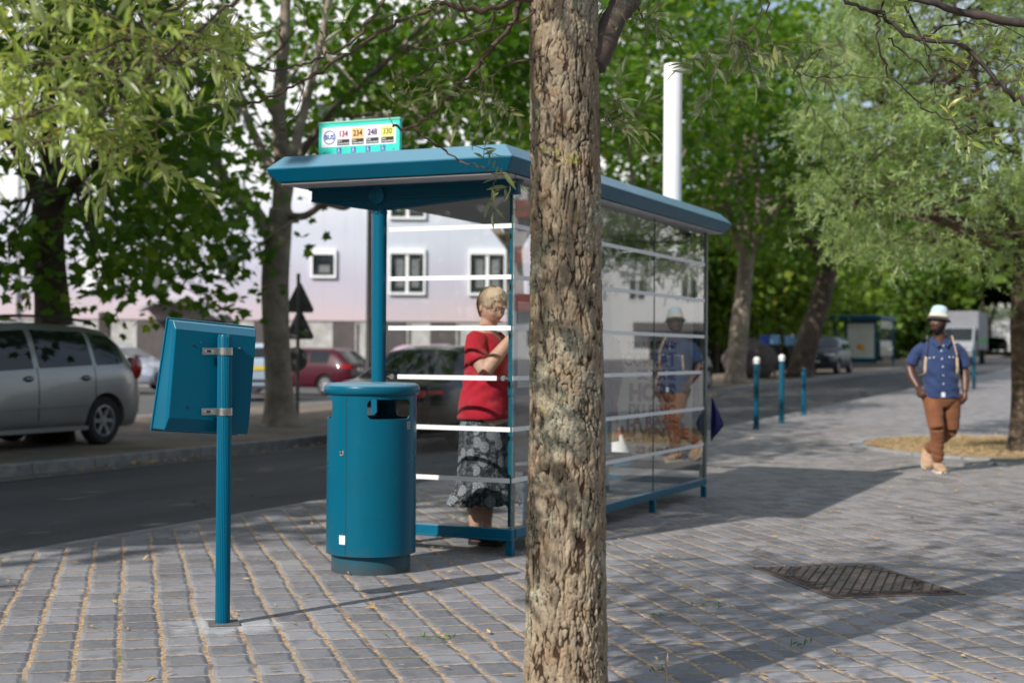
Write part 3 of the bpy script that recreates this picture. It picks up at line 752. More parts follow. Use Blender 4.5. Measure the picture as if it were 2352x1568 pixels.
# ------------------------------------------------------------------ foliage materials
def leaf_mat(name, c0, c1, c2, under=None, trans=0.35, rough=0.5, big=0.6):
    g = NG(name)
    geo = g.n('NewGeometry'); rnd = geo.outputs['Random Per Island']; p = geo.outputs['Position']
    clump = g.ss(g.noise(p, big, 3.0), 0.35, 0.65)
    c = g.mix(rnd, c0, c1); c = g.mix(g.math('MULTIPLY', g.ss(rnd, 0.82, 1.0), 0.8), c, c2)
    c = g.mix(g.math('MULTIPLY', clump, 0.35), c, tuple(x * 1.5 for x in c1))
    top = c
    if under: c = g.mix(geo.outputs['Backfacing'], c, under)
    b = g.bsdf(Base_Color=c, Roughness=rough)
    b.inputs['Specular IOR Level'].default_value = 0.35
    t = g.n('BsdfTranslucent', {'Color': g.mix(1.0, top, (1.5, 1.55, 0.55), 'MULTIPLY')})
    m = g.n('MixShader', {0: trans, 1: b.outputs[0], 2: t.outputs[0]})
    return g.surf(m)
PLANE_LEAF = leaf_mat('plane_tree_leaf', (0.045, 0.115, 0.010), (0.11, 0.21, 0.020), (0.26, 0.32, 0.035), None, 0.48)
PLANE_LEAF2 = leaf_mat('plane_tree_leaf_light', (0.055, 0.115, 0.016), (0.11, 0.19, 0.03), (0.19, 0.22, 0.04), None, 0.42)
PARK_LEAF = leaf_mat('park_leaf', (0.085, 0.17, 0.02), (0.17, 0.25, 0.035), (0.26, 0.27, 0.05), None, 0.45)
HEDGE_LEAF = leaf_mat('hedge_leaf', (0.02, 0.045, 0.012), (0.045, 0.075, 0.018), (0.10, 0.12, 0.03), None, 0.2)
WILLOW_LEAF = leaf_mat('willow_leaf', (0.20, 0.28, 0.055), (0.36, 0.43, 0.125), (0.52, 0.42, 0.11), (0.36, 0.42, 0.21), 0.40, 0.30, 1.2)
WILLOW_LEAF_SHADED = leaf_mat('willow_leaf_shaded', (0.12, 0.16, 0.06), (0.23, 0.27, 0.12), (0.34, 0.26, 0.10), (0.25, 0.29, 0.18), 0.30, 0.34, 1.2)  # greyed copy of the willow leaf; shade is put into its colour
WILLOW_LEAF_FAR = leaf_mat('willow_leaf_far', (0.15, 0.245, 0.065), (0.30, 0.385, 0.155), (0.44, 0.47, 0.22), (0.33, 0.41, 0.25), 0.42, 0.34, 1.4)
DRYLEAF = leaf_mat('dry_leaf', (0.38, 0.24, 0.10), (0.55, 0.38, 0.18), (0.30, 0.14, 0.05), None, 0.1, 0.7)

def bark_mat(name, fissure, plate, alt, lichen, lamt):
    g = NG(name); p = g.obj()
    h = g.n('Attribute', attribute_name='relief').outputs['Fac']
    cidn = g.n('Attribute', attribute_name='cell').outputs['Fac']
    xyz = g.n('SeparateXYZ', {0: p})
    v = g.n('CombineXYZ', {0: xyz.outputs[0], 1: xyz.outputs[1], 2: g.math('MULTIPLY', xyz.outputs[2], 0.3)}).outputs[0]
    n1 = g.noise(v, 60.0, 6.0, 0.7); n2 = g.noise(p, 9.0, 5.0, 0.6); n3 = g.noise(p, 110.0, 4.0, 0.7)
    pc = g.mix(cidn, tuple(x * 0.50 for x in plate), tuple(x * 1.15 for x in plate))
    pc = g.mix(g.ss(n1, 0.35, 0.7), tuple(x * 0.55 for x in plate), pc)
    pc = g.mix(g.math('MULTIPLY', g.ss(n2, 0.5, 0.68), 0.55), pc, alt)
    c = g.mix(g.ss(h, 0.16, 0.50), fissure, pc)
    lm = g.math('MULTIPLY', g.math('MULTIPLY', g.ss(g.noise(p, 5.0, 4.0, 0.6), 0.48, 0.66), g.ss(n3, 0.46, 0.60)), lamt)
    c = g.mix(lm, c, lichen)
    lm2 = g.math('MULTIPLY', g.math('MULTIPLY', g.ss(g.noise(p, 3.1, 3.0, 0.5, 1.0), 0.60, 0.70), g.ss(g.noise(p, 38.0, 4.0), 0.47, 0.55)), lamt)
    c = g.mix(lm2, c, (0.42, 0.40, 0.10))
    b = g.bsdf(Base_Color=c, Roughness=0.9, Normal=g.bump(g.math('ADD', n1, g.math('MULTIPLY', n3, 0.6)), 0.006, 0.9))
    b.inputs['Specular IOR Level'].default_value = 0.25
    return g.surf(b)
BARK = bark_mat('rough_bark', (0.048, 0.029, 0.017), (0.47, 0.375, 0.265), (0.31, 0.19, 0.10), (0.42, 0.48, 0.38), 0.9)
BARK_FAR = plain('dull_bark', (0.115, 0.082, 0.055), 0.9, 0.4, 7, 0, 0, 0.02)
PLANE_BARK = plain('plane_tree_bark', (0.25, 0.205, 0.155), 0.85, 0.38, 3.0, 0, 0, 0.012)
PLANE_BARK_D = plain('plane_tree_bark_dark', (0.085, 0.062, 0.044), 0.9, 0.35, 3.0, 0, 0, 0.012)
TWIG = plain('twig_bark', (0.105, 0.068, 0.048), 0.8, 0.35, 40, 0, 0, 0.002)

# ------------------------------------------------------------------ leaf templates (unit length along +x, normal +z)
def lobed_leaf():
    b = [(0, 0), (0.10, 0.30), (0.0, 0.50), (0.30, 0.36), (0.45, 0.62), (0.60, 0.28), (1.0, 0.0)]
    pts = b + [(x, -y) for x, y in b[-2:0:-1]]
    V = [(0.32, 0, -0.04)] + [(x, y, -0.10 * (x * x) - 0.12 * abs(y)) for x, y in pts]
    n = len(pts)
    return np.array(V), np.array([(0, 1 + i, 1 + (i + 1) % n) for i in range(n)])
def simple_leaf():
    V = np.array([(0, 0, 0), (0.45, 0.38, -0.06), (1, 0, -0.14), (0.45, -0.38, -0.06)])
    return V, np.array([(0, 2, 1), (0, 3, 2)])
def lance_leaf(w=0.11, seg=4, curl=0.22):
    V = []; F = []
    for i in range(seg + 1):
        t = i / seg; ww = w * math.sin(math.pi * min(1, t ** 0.75)) * (1 if i < seg else 0) + 0.004
        z = -curl * t * t
        V += [(t, ww, z + ww * 0.35), (t, 0, z), (t, -ww, z + ww * 0.35)]
    for i in range(seg):
        a = 3 * i
        for q in ((a, a + 3, a + 4, a + 1), (a + 1, a + 4, a + 5, a + 2)):
            F += [(q[0], q[1], q[2]), (q[0], q[2], q[3])]
    return np.array(V), np.array(F)[:, ::-1]
def frames(nrm_or_dir, roll, n):
    """random-ish orthonormal frames with the x axis along given directions"""
    x = nrm_or_dir / np.linalg.norm(nrm_or_dir, axis=1, keepdims=True)
    up = np.tile(np.array([0, 0, 1.0]), (n, 1))
    y = np.cross(up, x); ln = np.linalg.norm(y, axis=1, keepdims=True)
    y = np.where(ln < 1e-3, np.array([1.0, 0, 0]), y / np.maximum(ln, 1e-6))
    z = np.cross(x, y)
    c, s = np.cos(roll)[:, None], np.sin(roll)[:, None]
    return np.stack([x, y * c + z * s, z * c - y * s], axis=2)      # columns
def scatter(name, tmpl, P, Rm, sc, mat, parent=None):
    V, F = tmpl; n = len(P)
    W = np.einsum('nij,vj->nvi', Rm, V) * sc[:, None, None] + P[:, None, :]
    FF = F[None] + (np.arange(n) * len(V))[:, None, None]
    return put(name, np_mesh(name, W.reshape(-1, 3), FF.reshape(-1, F.shape[1]), mat, False), parent)
def rand_dirs(n, rg, droop=0.0, flat=0.6):
    d = rg.normal(size=(n, 3)); d[:, 2] *= flat; d[:, 2] -= droop
    return d / np.linalg.norm(d, axis=1, keepdims=True)

# ------------------------------------------------------------------ generic tree
def wander(p0, d0, length, n, rg, up=0.15, jit=0.18):
    pts = [np.array(p0, float)]; d = np.array(d0, float); d /= np.linalg.norm(d)
    for i in range(n):
        d = d + rg.normal(size=3) * jit + np.array([0, 0, up]) / n * 2
        d /= np.linalg.norm(d); pts.append(pts[-1] + d * length / n)
    return pts
def smooth_path(pts, k=4):
    pts = [np.array(p, float) for p in pts]; out = []
    for i in range(len(pts) - 1):
        p0 = pts[max(i - 1, 0)]; p1 = pts[i]; p2 = pts[i + 1]; p3 = pts[min(i + 2, len(pts) - 1)]
        for q in range(k):
            t = q / k
            out.append(0.5 * ((2 * p1) + (-p0 + p2) * t + (2 * p0 - 5 * p1 + 4 * p2 - p3) * t * t + (-p0 + 3 * p1 - 3 * p2 + p3) * t ** 3))
    out.append(pts[-1]); return out
def taper(r0, r1, n, p=1.0): return [r0 + (r1 - r0) * (i / max(1, n - 1)) ** p for i in range(n)]
def tree(name, label, loc, trunk, r0, r1, limbs, crown, seed, bark, leafm, tmpl, nclump, per, lsize, clump_r, group=None, cat='tree', droop=0.25, low=None, trunk_seg=18, keep=None, extra=()):
    """trunk: list of local points; limbs: list of (points, r0, r1); crown: (centre, radii)"""
    rg = np.random.default_rng(seed)
    T = thing(name, label, cat, loc, 0, group)
    mb = MB()
    tp = smooth_path(trunk, 5); n = len(tp)
    rad = []
    for i, p in enumerate(tp):
        t = i / (n - 1); base = 1 + 0.45 * math.exp(-p[2] / 0.25)
        rad.append((r0 + (r1 - r0) * t) * base * (1 + 0.05 * math.sin(9 * t + seed)))
    mb.tube(tp, rad, trunk_seg)
    nodes = []
    for pts, a, b in limbs:
        sp = smooth_path(pts, 5); mb.tube(sp, taper(a, b, len(sp), 0.8), 10)
        nodes += [(q, a + (b - a) * i / len(sp)) for i, q in enumerate(sp)][len(sp) // 4:]
        for _ in range(3 if a > 0.078 else 0):
            i = int(rg.integers(len(sp) // 3, len(sp) - 1)); d = np.array(sp[i + 1]) - np.array(sp[i]); d /= np.linalg.norm(d) + 1e-9
            w = wander(sp[i], d + rg.normal(size=3) * 0.7, rg.uniform(1.2, 2.4), 6, rg, 0.1)
            rr = max(0.02, (a + (b - a) * i / len(sp)) * 0.55); mb.tube(w, taper(rr, 0.012, len(w)), 6)
            nodes += [(q, rr * (1 - k / len(w))) for k, q in enumerate(w)][1:]
    NP = np.array([q for q, _ in nodes])
    c, rr = np.array(crown[0], float), np.array(crown[1], float)
    cl = []
    while len(cl) < nclump:
        d = rg.normal(size=3); d /= np.linalg.norm(d)
        q = c + d * rr * rg.uniform(0.25, 1.0) ** 0.45
        if low is not None and q[2] < low(q): continue
        if keep is not None and not keep(q): continue
        cl.append(q)
    n_main = len(cl); cl += [np.array(q, float) for q in extra]
    LP = []; LD = []
    for i_q, q in enumerate(cl):
        k = int(np.argmin(np.linalg.norm(NP - q, axis=1)))
        s = NP[k]; L = np.linalg.norm(q - s)
        if L > 0.15:
            m = (s + q) / 2 + rg.normal(size=3) * 0.08 * L + np.array([0, 0, 0.08 * L])
            w = smooth_path([s, m, q], 3); r_ = min(nodes[k][1] * 0.6, 0.012 + 0.011 * L)
            mb.tube(w, taper(r_, 0.006, len(w)), 5, False)
        m_ = int(per * rg.uniform(0.6, 1.4) * (0.62 if i_q >= n_main else 1))
        o = rg.normal(size=(m_, 3)) * clump_r * rg.uniform(0.7, 1.25) * np.array([1, 1, 0.6])
        LP.append(q + o); LD.append(o / (np.linalg.norm(o, axis=1, keepdims=True) + 1e-6) + rg.normal(size=(m_, 3)) * 0.6 - np.array([0, 0, droop]))
    mb.build('trunk', bark, T, True, fix=False)
    LP = np.concatenate(LP); LD = np.concatenate(LD); n = len(LP)
    Rm = frames(LD, rg.normal(size=n) * 0.7, n)
    scatter('crown', tmpl, LP, Rm, lsize * rg.uniform(0.6, 1.25, n), leafm, T)
    return T
LOBED, SIMPLE, LANCE = lobed_leaf(), simple_leaf(), lance_leaf()

# ---- two big plane trees across the road, and more out of frame on the left that shade the road
def local(base, px, py, depth): 
    p = at(px, py, depth) - base; return (p.x, p.y, p.z)
b2 = ground(646, 977)
L = lambda px, py, dz=0.0: local(b2, px, py, b2.y + dz)
tree('plane_tree', 'grey barked plane tree forking low beside the pair of triangular road signs', b2,
     [(0, 0, -0.1), L(641, 900), L(634, 760), L(632, 640), L(640, 540), L(646, 480)], 0.235, 0.20,
     [([L(628, 560), L(590, 490, .2), L(535, 440, .3), L(500, 380, .2), L(480, 310, 0), L(478, 240, -.3), L(440, 120, -.6)], 0.13, 0.05),
      ([L(560, 465, .2), L(480, 410, 0), L(400, 380, -.5), L(330, 395, -.8)], 0.085, 0.025),
      ([L(646, 500), L(648, 380), L(640, 250), L(650, 120), L(660, -60), L(670, -260)], 0.17, 0.06),
      ([L(652, 480), L(680, 330, .5), L(715, 190, 1), L(745, 60, 1.3), L(770, -120, 1.6)], 0.11, 0.04),
      ([L(655, 495), L(700, 496, -.3), L(745, 470, -.5), L(790, 478, -.6), L(818, 462, -.8)], 0.075, 0.03),
      ([L(640, 420), L(560, 250, 1.5), L(520, 60, 2.5), L(480, -160, 3.2)], 0.09, 0.03),
      ([L(650, 420), L(760, 260, -1.5), L(900, 130, -2.5), L(1010, 20, -3)], 0.08, 0.025),
      ([L(650, 360), L(820, 280, 1.5), L(960, 260, 2.5), L(1100, 180, 3)], 0.07, 0.025)],
     ((0.3, 0.2, 6.4), (4.6, 4.2, 3.6)), 21, PLANE_BARK, PLANE_LEAF, LOBED, 125, 62, 0.175, 0.40, 'plane trees lining the far kerb',
     low=lambda q: 2.75 + (1.9 if q[0] > 0.2 else 0.0) + (0.5 if q[0] > 1.6 else 0), keep=lambda q: not (q[0] > 0.1 and q[2] < 4.45) and not (abs(q[0] + 0.35) < 1.75 and q[1] < 1.3 and q[2] < 9.5), extra=[L(px_, py_, dz_) for px_, py_, dz_ in ((300, 560, -1), (330, 610, -.6), (350, 660, -.8), (300, 640, -.4), (390, 560, -1), (420, 610, -1.2), (440, 650, -.9), (470, 680, -1), (480, 590, -.6), (510, 560, -.5), (530, 620, -.9), (505, 640, -.7), (560, 560, -.4), (585, 535, -.3), (450, 540, .3), (380, 520, 0), (410, 500, -.5), (330, 520, .3), (490, 700, -1))])
b1 = S(-10.0, 0, 0); b1 = Vector((-6.22, 19.2, 0)); b1.z = terrain(b1.x, b1.y)
L = lambda px, py, dz=0.0: local(b1, px, py, b1.y + dz)
tree('plane_tree', 'dark plane tree behind the silver people carrier, its trunk rising over the car roof', b1,
     [(0, 0, -0.1), L(124, 860), L(122, 740), L(116, 640), L(110, 560), L(112, 470)], 0.255, 0.21,
     [([L(112, 500), L(80, 420, .3), L(30, 330, .5), L(-40, 220, .8), L(-120, 60, 1)], 0.13, 0.05),
      ([L(112, 480), L(118, 360), L(110, 230, -.3), L(120, 80, -.5), L(110, -150, -.7)], 0.16, 0.06),
      ([L(122, 490), L(170, 420, -.3), L(230, 370, -.6), L(300, 300, -.9), L(380, 180, -1.2)], 0.10, 0.035),
      ([L(118, 440), L(200, 300, 1), L(290, 160, 1.5), L(350, -40, 2)], 0.09, 0.03)],
     ((0.2, 0.0, 5.9), (4.0, 4.0, 3.7)), 5, PLANE_BARK_D, PLANE_LEAF, LOBED, 120, 62, 0.175, 0.40, 'plane trees lining the far kerb',
     low=lambda q: 2.35, keep=lambda q: not (abs(q[0]) < 0.8 and q[1] < 0.8 and q[2] < 5.0) and (q[0] + b1.x + 0.45) / (q[1] + b1.y) < (575 - 1176) / FPX, extra=[L(px_, py_, dz_) for px_, py_, dz_ in ((10, 560, -.5), (40, 610, -.6), (20, 640, -.8), (0, 580, .3), (215, 570, -.6), (220, 610, -.5), (250, 640, -.8), (240, 560, -.2), (280, 590, -.6), (225, 650, -.9), (20, 600, .2))])
def generic_limbs(rg, fork, n, length, r):
    out = []
    for k in range(n):
        az = 2 * math.pi * (k + rg.uniform(-0.3, 0.3)) / n; el = R(rg.uniform(42, 72))
        d = np.array([math.cos(az) * math.cos(el), math.sin(az) * math.cos(el), math.sin(el)])
        w = wander(fork, d, length * rg.uniform(0.8, 1.15), 7, rg, 0.25, 0.12)
        out.append((w, r * rg.uniform(0.6, 0.85), 0.03))
    return out
# out of frame on the left: they keep the road and the near edge of the footway in shade
proto = None
for k, (d, a, z) in enumerate(((-10.2, -0.5, 0), (-9.8, -6.2, 0), (-11.6, -12.2, 0))):
    p = S(d, a)
    rg = np.random.default_rng(40 + k)
    if proto is None:
        proto = tree('plane_tree', 'plane tree standing out of frame along the far kerb', (p.x, p.y, 0), [(0, 0, -0.1), (0.05, 0, 1.4), (0, 0.05, 3.0)], 0.26, 0.2,
                     generic_limbs(rg, (0, 0.05, 2.9), 5, 5.5, 0.16), ((0, 0, 8.0), (5.9, 5.9, 3.8)), 50, PLANE_BARK_D, PLANE_LEAF, SIMPLE, 190, 70, 0.30, 0.55, 'plane trees lining the far kerb', low=lambda q: 4.2)
        o = proto
    else:
        o = copy_tree(proto); o.rotation_euler.z = 2.75 * k; o.location = (p.x, p.y, 0)
# ---- plane trees further along the far kerb, towards the right of the picture
def far_plane(px, py, label, seed, h_fork, r, lean=0.0, lm=PLANE_LEAF, crown=(4.6, 4.6, 4.2), cz=7.6, ncl=150, bark=PLANE_BARK_D, lowz=3.6):
    rg = np.random.default_rng(seed); p = ground(px, py)
    return tree('plane_tree', label, p, [(0, 0, -0.1), (lean * 0.3, 0, h_fork * 0.35), (lean * 0.75, 0.05, h_fork * 0.7), (lean, 0, h_fork)], r, r * 0.8,
                generic_limbs(rg, (lean, 0, h_fork * 0.96), 5, 6.2, r * 0.7), ((lean, 0, cz), crown), seed, bark, lm, LOBED, ncl, 62, 0.24, 0.6,
                'plane trees lining the far kerb', low=lambda q: lowz)
far_plane(1688, 880, 'plane tree with a pale straight trunk nearest the white topped bollards', 61, 4.1, 0.30, 0.35, PLANE_LEAF, (4.8, 4.4, 4.6), 8.0, 125, PLANE_BARK, 4.6)
far_plane(1836, 866, 'thick leaning plane tree beside the front of the dark parked hatchback', 62, 3.9, 0.42, 1.0, PLANE_LEAF, (5.2, 4.6, 4.8), 8.4, 125, PLANE_BARK_D, 4.4)
far_plane(1953, 852, 'slim plane tree standing before the poster of the distant bus shelter', 63, 4.2, 0.34, 0.0, PLANE_LEAF, (5, 5, 4.6), 8.8, 150, PLANE_BARK_D, 4.4)
far_plane(2040, 846, 'plane tree just past the distant bus shelter, forked above head height', 64, 4.4, 0.42, -0.3, PLANE_LEAF, (5.5, 5, 5), 9.2, 150, PLANE_BARK_D, 4.6)
far_plane(2098, 842, 'pale grey plane tree seen over the shoulder of the man in the hat', 65, 4.6, 0.42, -0.3, PLANE_LEAF, (5.5, 5, 5), 9.2, 130, PLANE_BARK, 4.6)
far_plane(2268, 842, 'distant plane tree beyond the white lorry', 66, 4.2, 0.40, 0.2, PLANE_LEAF, (6, 6, 5), 9.4, 130, PLANE_BARK_D, 4.6)
# trees hidden behind the shelter and trunk whose crowns fill the top of the view
for k, (px, dep, lab) in enumerate(((1180, 31.5, 'plane tree whose crown spreads above the route sign, its foot hidden by the shelter'), (1480, 40.0, 'plane tree whose crown rises behind the white mast'))):
    rg = np.random.default_rng(80 + k); p = at(px, 809, dep); p.z = terrain(p.x, p.y)
    tree('plane_tree', lab, p, [(0, 0, -0.1), (0.05, 0, 1.6), (0.0, 0.05, 3.4)], 0.22, 0.17, generic_limbs(rg, (0, 0.05, 3.3), 6, 5.8, 0.15),
         ((0, 0, 8.2), (5.0, 4.6, 4.0)), 90 + k, PLANE_BARK, PLANE_LEAF, LOBED, 120, 60, 0.2, 0.5, 'plane trees lining the far kerb', low=lambda q: 5.2)

# ------------------------------------------------------------------ foreground tree: its trunk fills the middle of the picture
FT = thing('street_tree', 'large street tree with deeply furrowed lichened bark standing in front of the bus shelter', 'tree', (0.19, 5.0, 0))
def bark_trunk(axis, radii, nth, nz, seed, depth=0.0095, cw=0.0205, ch=0.082):
    """axis: list of points (local), dense tube with furrowed plates"""
    axis = np.array(axis); zz = np.linspace(0, 1, len(axis)); t = np.linspace(0, 1, nz)
    A = np.stack([np.interp(t, zz, axis[:, k]) for k in range(3)], 1); Rr = np.interp(t, zz, radii)
    th = np.linspace(0, 2 * np.pi, nth, endpoint=False)
    T, TT = np.meshgrid(t, th, indexing='ij'); RR = np.repeat(Rr[:, None], nth, 1)
    lump = 1 + 0.02 * np.sin(2 * TT + 1.3 + T * 4) + 0.012 * np.sin(3 * TT - T * 9) + 0.006 * np.sin(T * 23 + TT)
    X = np.cos(TT) * RR * lump; Y = np.sin(TT) * RR * lump
    zlen = np.concatenate([[0], np.cumsum(np.linalg.norm(np.diff(A, axis=0), axis=1))]); Z = np.repeat(zlen[:, None], nth, 1)
    P = np.stack([X.ravel(), Y.ravel(), Z.ravel()], 1)
    warp = np.stack([fbm(P * [9, 9, 5], seed + k, 3) - 0.5 for k in (0, 5, 9)], 1)
    warp2 = np.stack([fbm(P * [45, 45, 30], seed + 20 + k, 3) - 0.5 for k in (0, 5)], 1)
    Q = P.copy(); Q[:, :2] += warp[:, :2] * 0.060 + warp2 * 0.014; Q[:, 2] += warp[:, 2] * 0.16
    f1, f2, cid = voro(Q / [cw * 1.0, cw * 1.0, ch * 0.95], seed)
    e = np.clip((f2 - f1) / 0.16, 0, 1); e = e * e * (3 - 2 * e)
    # interlacing vertical furrows: zero lines of two stretched noise fields
    a1 = np.abs(fbm(Q * [52, 52, 10], seed + 31, 2) - 0.5) * 2; f_1 = np.clip(a1 / 0.17, 0, 1); f_1 = f_1 * f_1 * (3 - 2 * f_1)
    a2 = np.abs(fbm(Q * [95, 95, 24], seed + 41, 2) - 0.5) * 2; f_2 = np.clip(a2 / 0.15, 0, 1); f_2 = f_2 * f_2 * (3 - 2 * f_2)
    g1, g2, cid2 = voro(Q / [cw * 0.6, cw * 0.6, ch * 0.42] + 7.7, seed + 3)
    fl = fbm(P * [85, 85, 32], seed + 50, 4)
    flk = fbm(Q * [44, 44, 12], seed + 70, 3); stp = np.floor(flk * 8) / 8
    h = (0.15 + 0.85 * f_1) * (0.45 + 0.55 * e) * (0.55 + 0.45 * f_2) * (0.50 + 0.35 * cid + 0.60 * (stp - 0.35)) * 1.25 + (fl - 0.5) * 0.40
    h = np.clip(h, 0, 1.25)
    disp = (h - 0.5) * depth
    n = np.stack([np.cos(TT).ravel(), np.sin(TT).ravel(), np.zeros(nz * nth)], 1)
    Aall = np.repeat(A[:, None, :], nth, 1).reshape(-1, 3)
    V = Aall + np.stack([X.ravel(), Y.ravel(), np.zeros(nz * nth)], 1) + n * disp[:, None]
    i = np.arange(nz - 1)[:, None] * nth; k = np.arange(nth)[None]
    F = np.stack([i + k, i + (k + 1) % nth, i + nth + (k + 1) % nth, i + nth + k], 2).reshape(-1, 4)
    return np_mesh('trunk', V, F, BARK, True, {'relief': h, 'cell': cid * 0.6 + cid2 * 0.4})
FTL = Vector(FT.location)
def Lf(px, py, depth): p = at(px, py, depth) - FTL; return (p.x, p.y, p.z)
ax = [Lf(1301, 1720, 5.0), Lf(1301, 1568, 5.0), Lf(1301, 1300, 5.0), Lf(1302, 1000, 5.0), Lf(1300, 784, 5.0), Lf(1298, 500, 5.0), Lf(1296, 250, 5.0), Lf(1296, 0, 5.0), Lf(1290, -300, 5.0), Lf(1292, -700, 5.0)]
k_ = 5.0 / FPX
put('trunk', bark_trunk(ax, [110 * k_, 93 * k_, 88 * k_, 84.5 * k_, 82 * k_, 79 * k_, 77.5 * k_, 78 * k_, 68 * k_, 52 * k_], 260, 900, 3), FT)
# branches given as (points px,py,depth), start radius px, end radius px
def branch(pts, r0, r1, parent, seg=8, jit=0.0, lf=Lf, mat=TWIG, k=5):
    P = smooth_path([lf(*p) for p in pts], k); n = len(P)
    if jit:
        rg = np.random.default_rng(int(abs(pts[0][0] * 7 + pts[0][1])) + 3)
        P = [P[0]] + [p + rg.normal(size=3) * jit for p in P[1:]]
    dd = pts[0][2]; P2 = []
    rad = taper(r0 * dd / FPX, r1 * dd / FPX, n, 0.8)
    rgk = np.random.default_rng(n + int(abs(pts[0][0])))
    rad = [r * (1 + (0.22 if rgk.random() < 0.16 else 0) + rgk.uniform(-0.05, 0.05)) for r in rad]
    return MB().tube(P, rad, seg).build('branch', mat, parent, True, fix=False), P, rad
limb_mb = branch([(1360, 150, 5.0), (1392, 84, 5.02), (1414, 38, 5.05), (1446, -5, 5.1), (1500, -60, 5.2), (1600, -160, 5.4)], 34, 22, FT, 16, 0, mat=bark_mat('limb_bark', (0.12, 0.09, 0.075), (0.42, 0.35, 0.29), (0.32, 0.25, 0.20), (0.3, 0.33, 0.22), 0.5))
twigs = []; twigmb = MB()
BR = [
    ([(1240, -30, 5.0), (1198, 3, 4.95), (1104, 21, 4.9), (1010, 12, 4.9), (937, 42, 4.9), (854, 89, 4.85), (771, 141, 4.8), (693, 187, 4.8), (615, 224, 4.75), (542, 245, 4.7), (453, 234, 4.7)], 7.5, 2.0),
    ([(1260, -60, 5.0), (1198, 2, 5.0), (1172, 57, 5.0), (1104, 141, 5.05), (1052, 203, 5.1), (990, 266, 5.1), (937, 292, 5.1), (903, 284, 5.1)], 8.0, 3.0),
    ([(953, 292, 5.1), (990, 323, 5.1), (1042, 359, 5.1), (1099, 385, 5.05), (1146, 401, 5.0), (1187, 396, 5.0)], 2.8, 1.2),
    ([(905, -40, 4.6), (880, 0, 4.6), (818, 89, 4.6), (766, 120, 4.6), (703, 148, 4.6), (625, 156, 4.5), (469, 156, 4.4), (380, 140, 4.3)], 4.5, 1.6),
    ([(1230, 25, 4.9), (1208, 36, 4.9), (1072, 88, 4.9), (990, 109, 4.9), (927, 115, 4.9)], 3.6, 1.5),
    ([(1150, 30, 5.0), (1088, 75, 5.0), (1040, 100, 5.0), (985, 160, 5.0), (940, 190, 5.0), (905, 175, 5.0)], 3.0, 1.2),
    ([(1052, -10, 4.7), (1083, 78, 4.7), (1110, 156, 4.7), (1116, 210, 4.7), (1114, 281, 4.7)], 2.6, 1.0),
    ([(1100, 150, 5.05), (1108, 230, 5.05), (1096, 310, 5.05), (1080, 345, 5.05)], 2.0, 0.9),
    ([(1250, 130, 4.85), (1180, 140, 4.85), (1130, 175, 4.85), (1090, 215, 4.9)], 2.4, 1.0),
    ([(640, -60, 4.2), (547, 0, 4.2), (469, 57, 4.1), (365, 130, 4.0), (234, 172, 3.95), (115, 250, 3.9), (0, 281, 3.85), (-80, 300, 3.8)], 5.0, 2.2),
    ([(900, -420, 4.9), (700, -300, 4.6), (420, -230, 4.2), (200, -200, 3.9), (-60, -180, 3.7)], 9.0, 2.5),
    ([(700, -300, 4.6), (560, -420, 4.4), (380, -480, 4.1), (150, -460, 3.8)], 6.0, 2.0),
    ([(470, -60, 4.0), (400, 20, 4.0), (300, 90, 3.95), (200, 120, 3.9), (90, 150, 3.9), (-60, 160, 3.9)], 4.5, 2.0),
    ([(365, 130, 4.0), (340, 220, 4.05), (350, 300, 4.1), (300, 370, 4.1), (270, 400, 4.1)], 2.6, 1.0),
    ([(234, 172, 3.95), (200, 250, 3.9), (120, 320, 3.9), (40, 340, 3.85)], 2.6, 1.0),
    ([(640, 60, 4.6), (648, 110, 4.6), (630, 165, 4.6), (655, 205, 4.6)], 1.8, 0.9),
    ([(693, 187, 4.8), (690, 225, 4.8), (672, 262, 4.8), (640, 296, 4.8), (655, 303, 4.8)], 1.6, 0.8),
    ([(560, 180, 4.6), (580, 214, 4.6), (640, 214, 4.6)], 1.4, 0.7),
    ([(1452, 5, 5.1), (1487, 50, 5.1), (1537, 91, 5.1), (1578, 126, 5.1)], 3.2, 1.5),
    ([(1430, 30, 5.0), (1440, 80, 5.0), (1470, 100, 5.0), (1520, 95, 5.0), (1590, 65, 5.0)], 1.8, 0.8),
    ([(1752, -10, 4.8), (1738, 50, 4.8), (1712, 80, 4.8), (1668, 110, 4.8), (1620, 128, 4.8)], 2.2, 0.9),
    ([(1760, 0, 4.8), (1775, 90, 4.8), (1830, 160, 4.8), (1880, 178, 4.8), (1960, 180, 4.8), (2060, 174, 4.8)], 2.4, 1.0),
    ([(1380, 250, 5.0), (1400, 280, 4.95), (1420, 300, 4.95)], 1.8, 0.9),
]
BRP = []
for pts, r0, r1 in BR:
    o, P, rad = branch(pts, r0, r1, FT, 7, 0.006); BRP.append((P, rad))
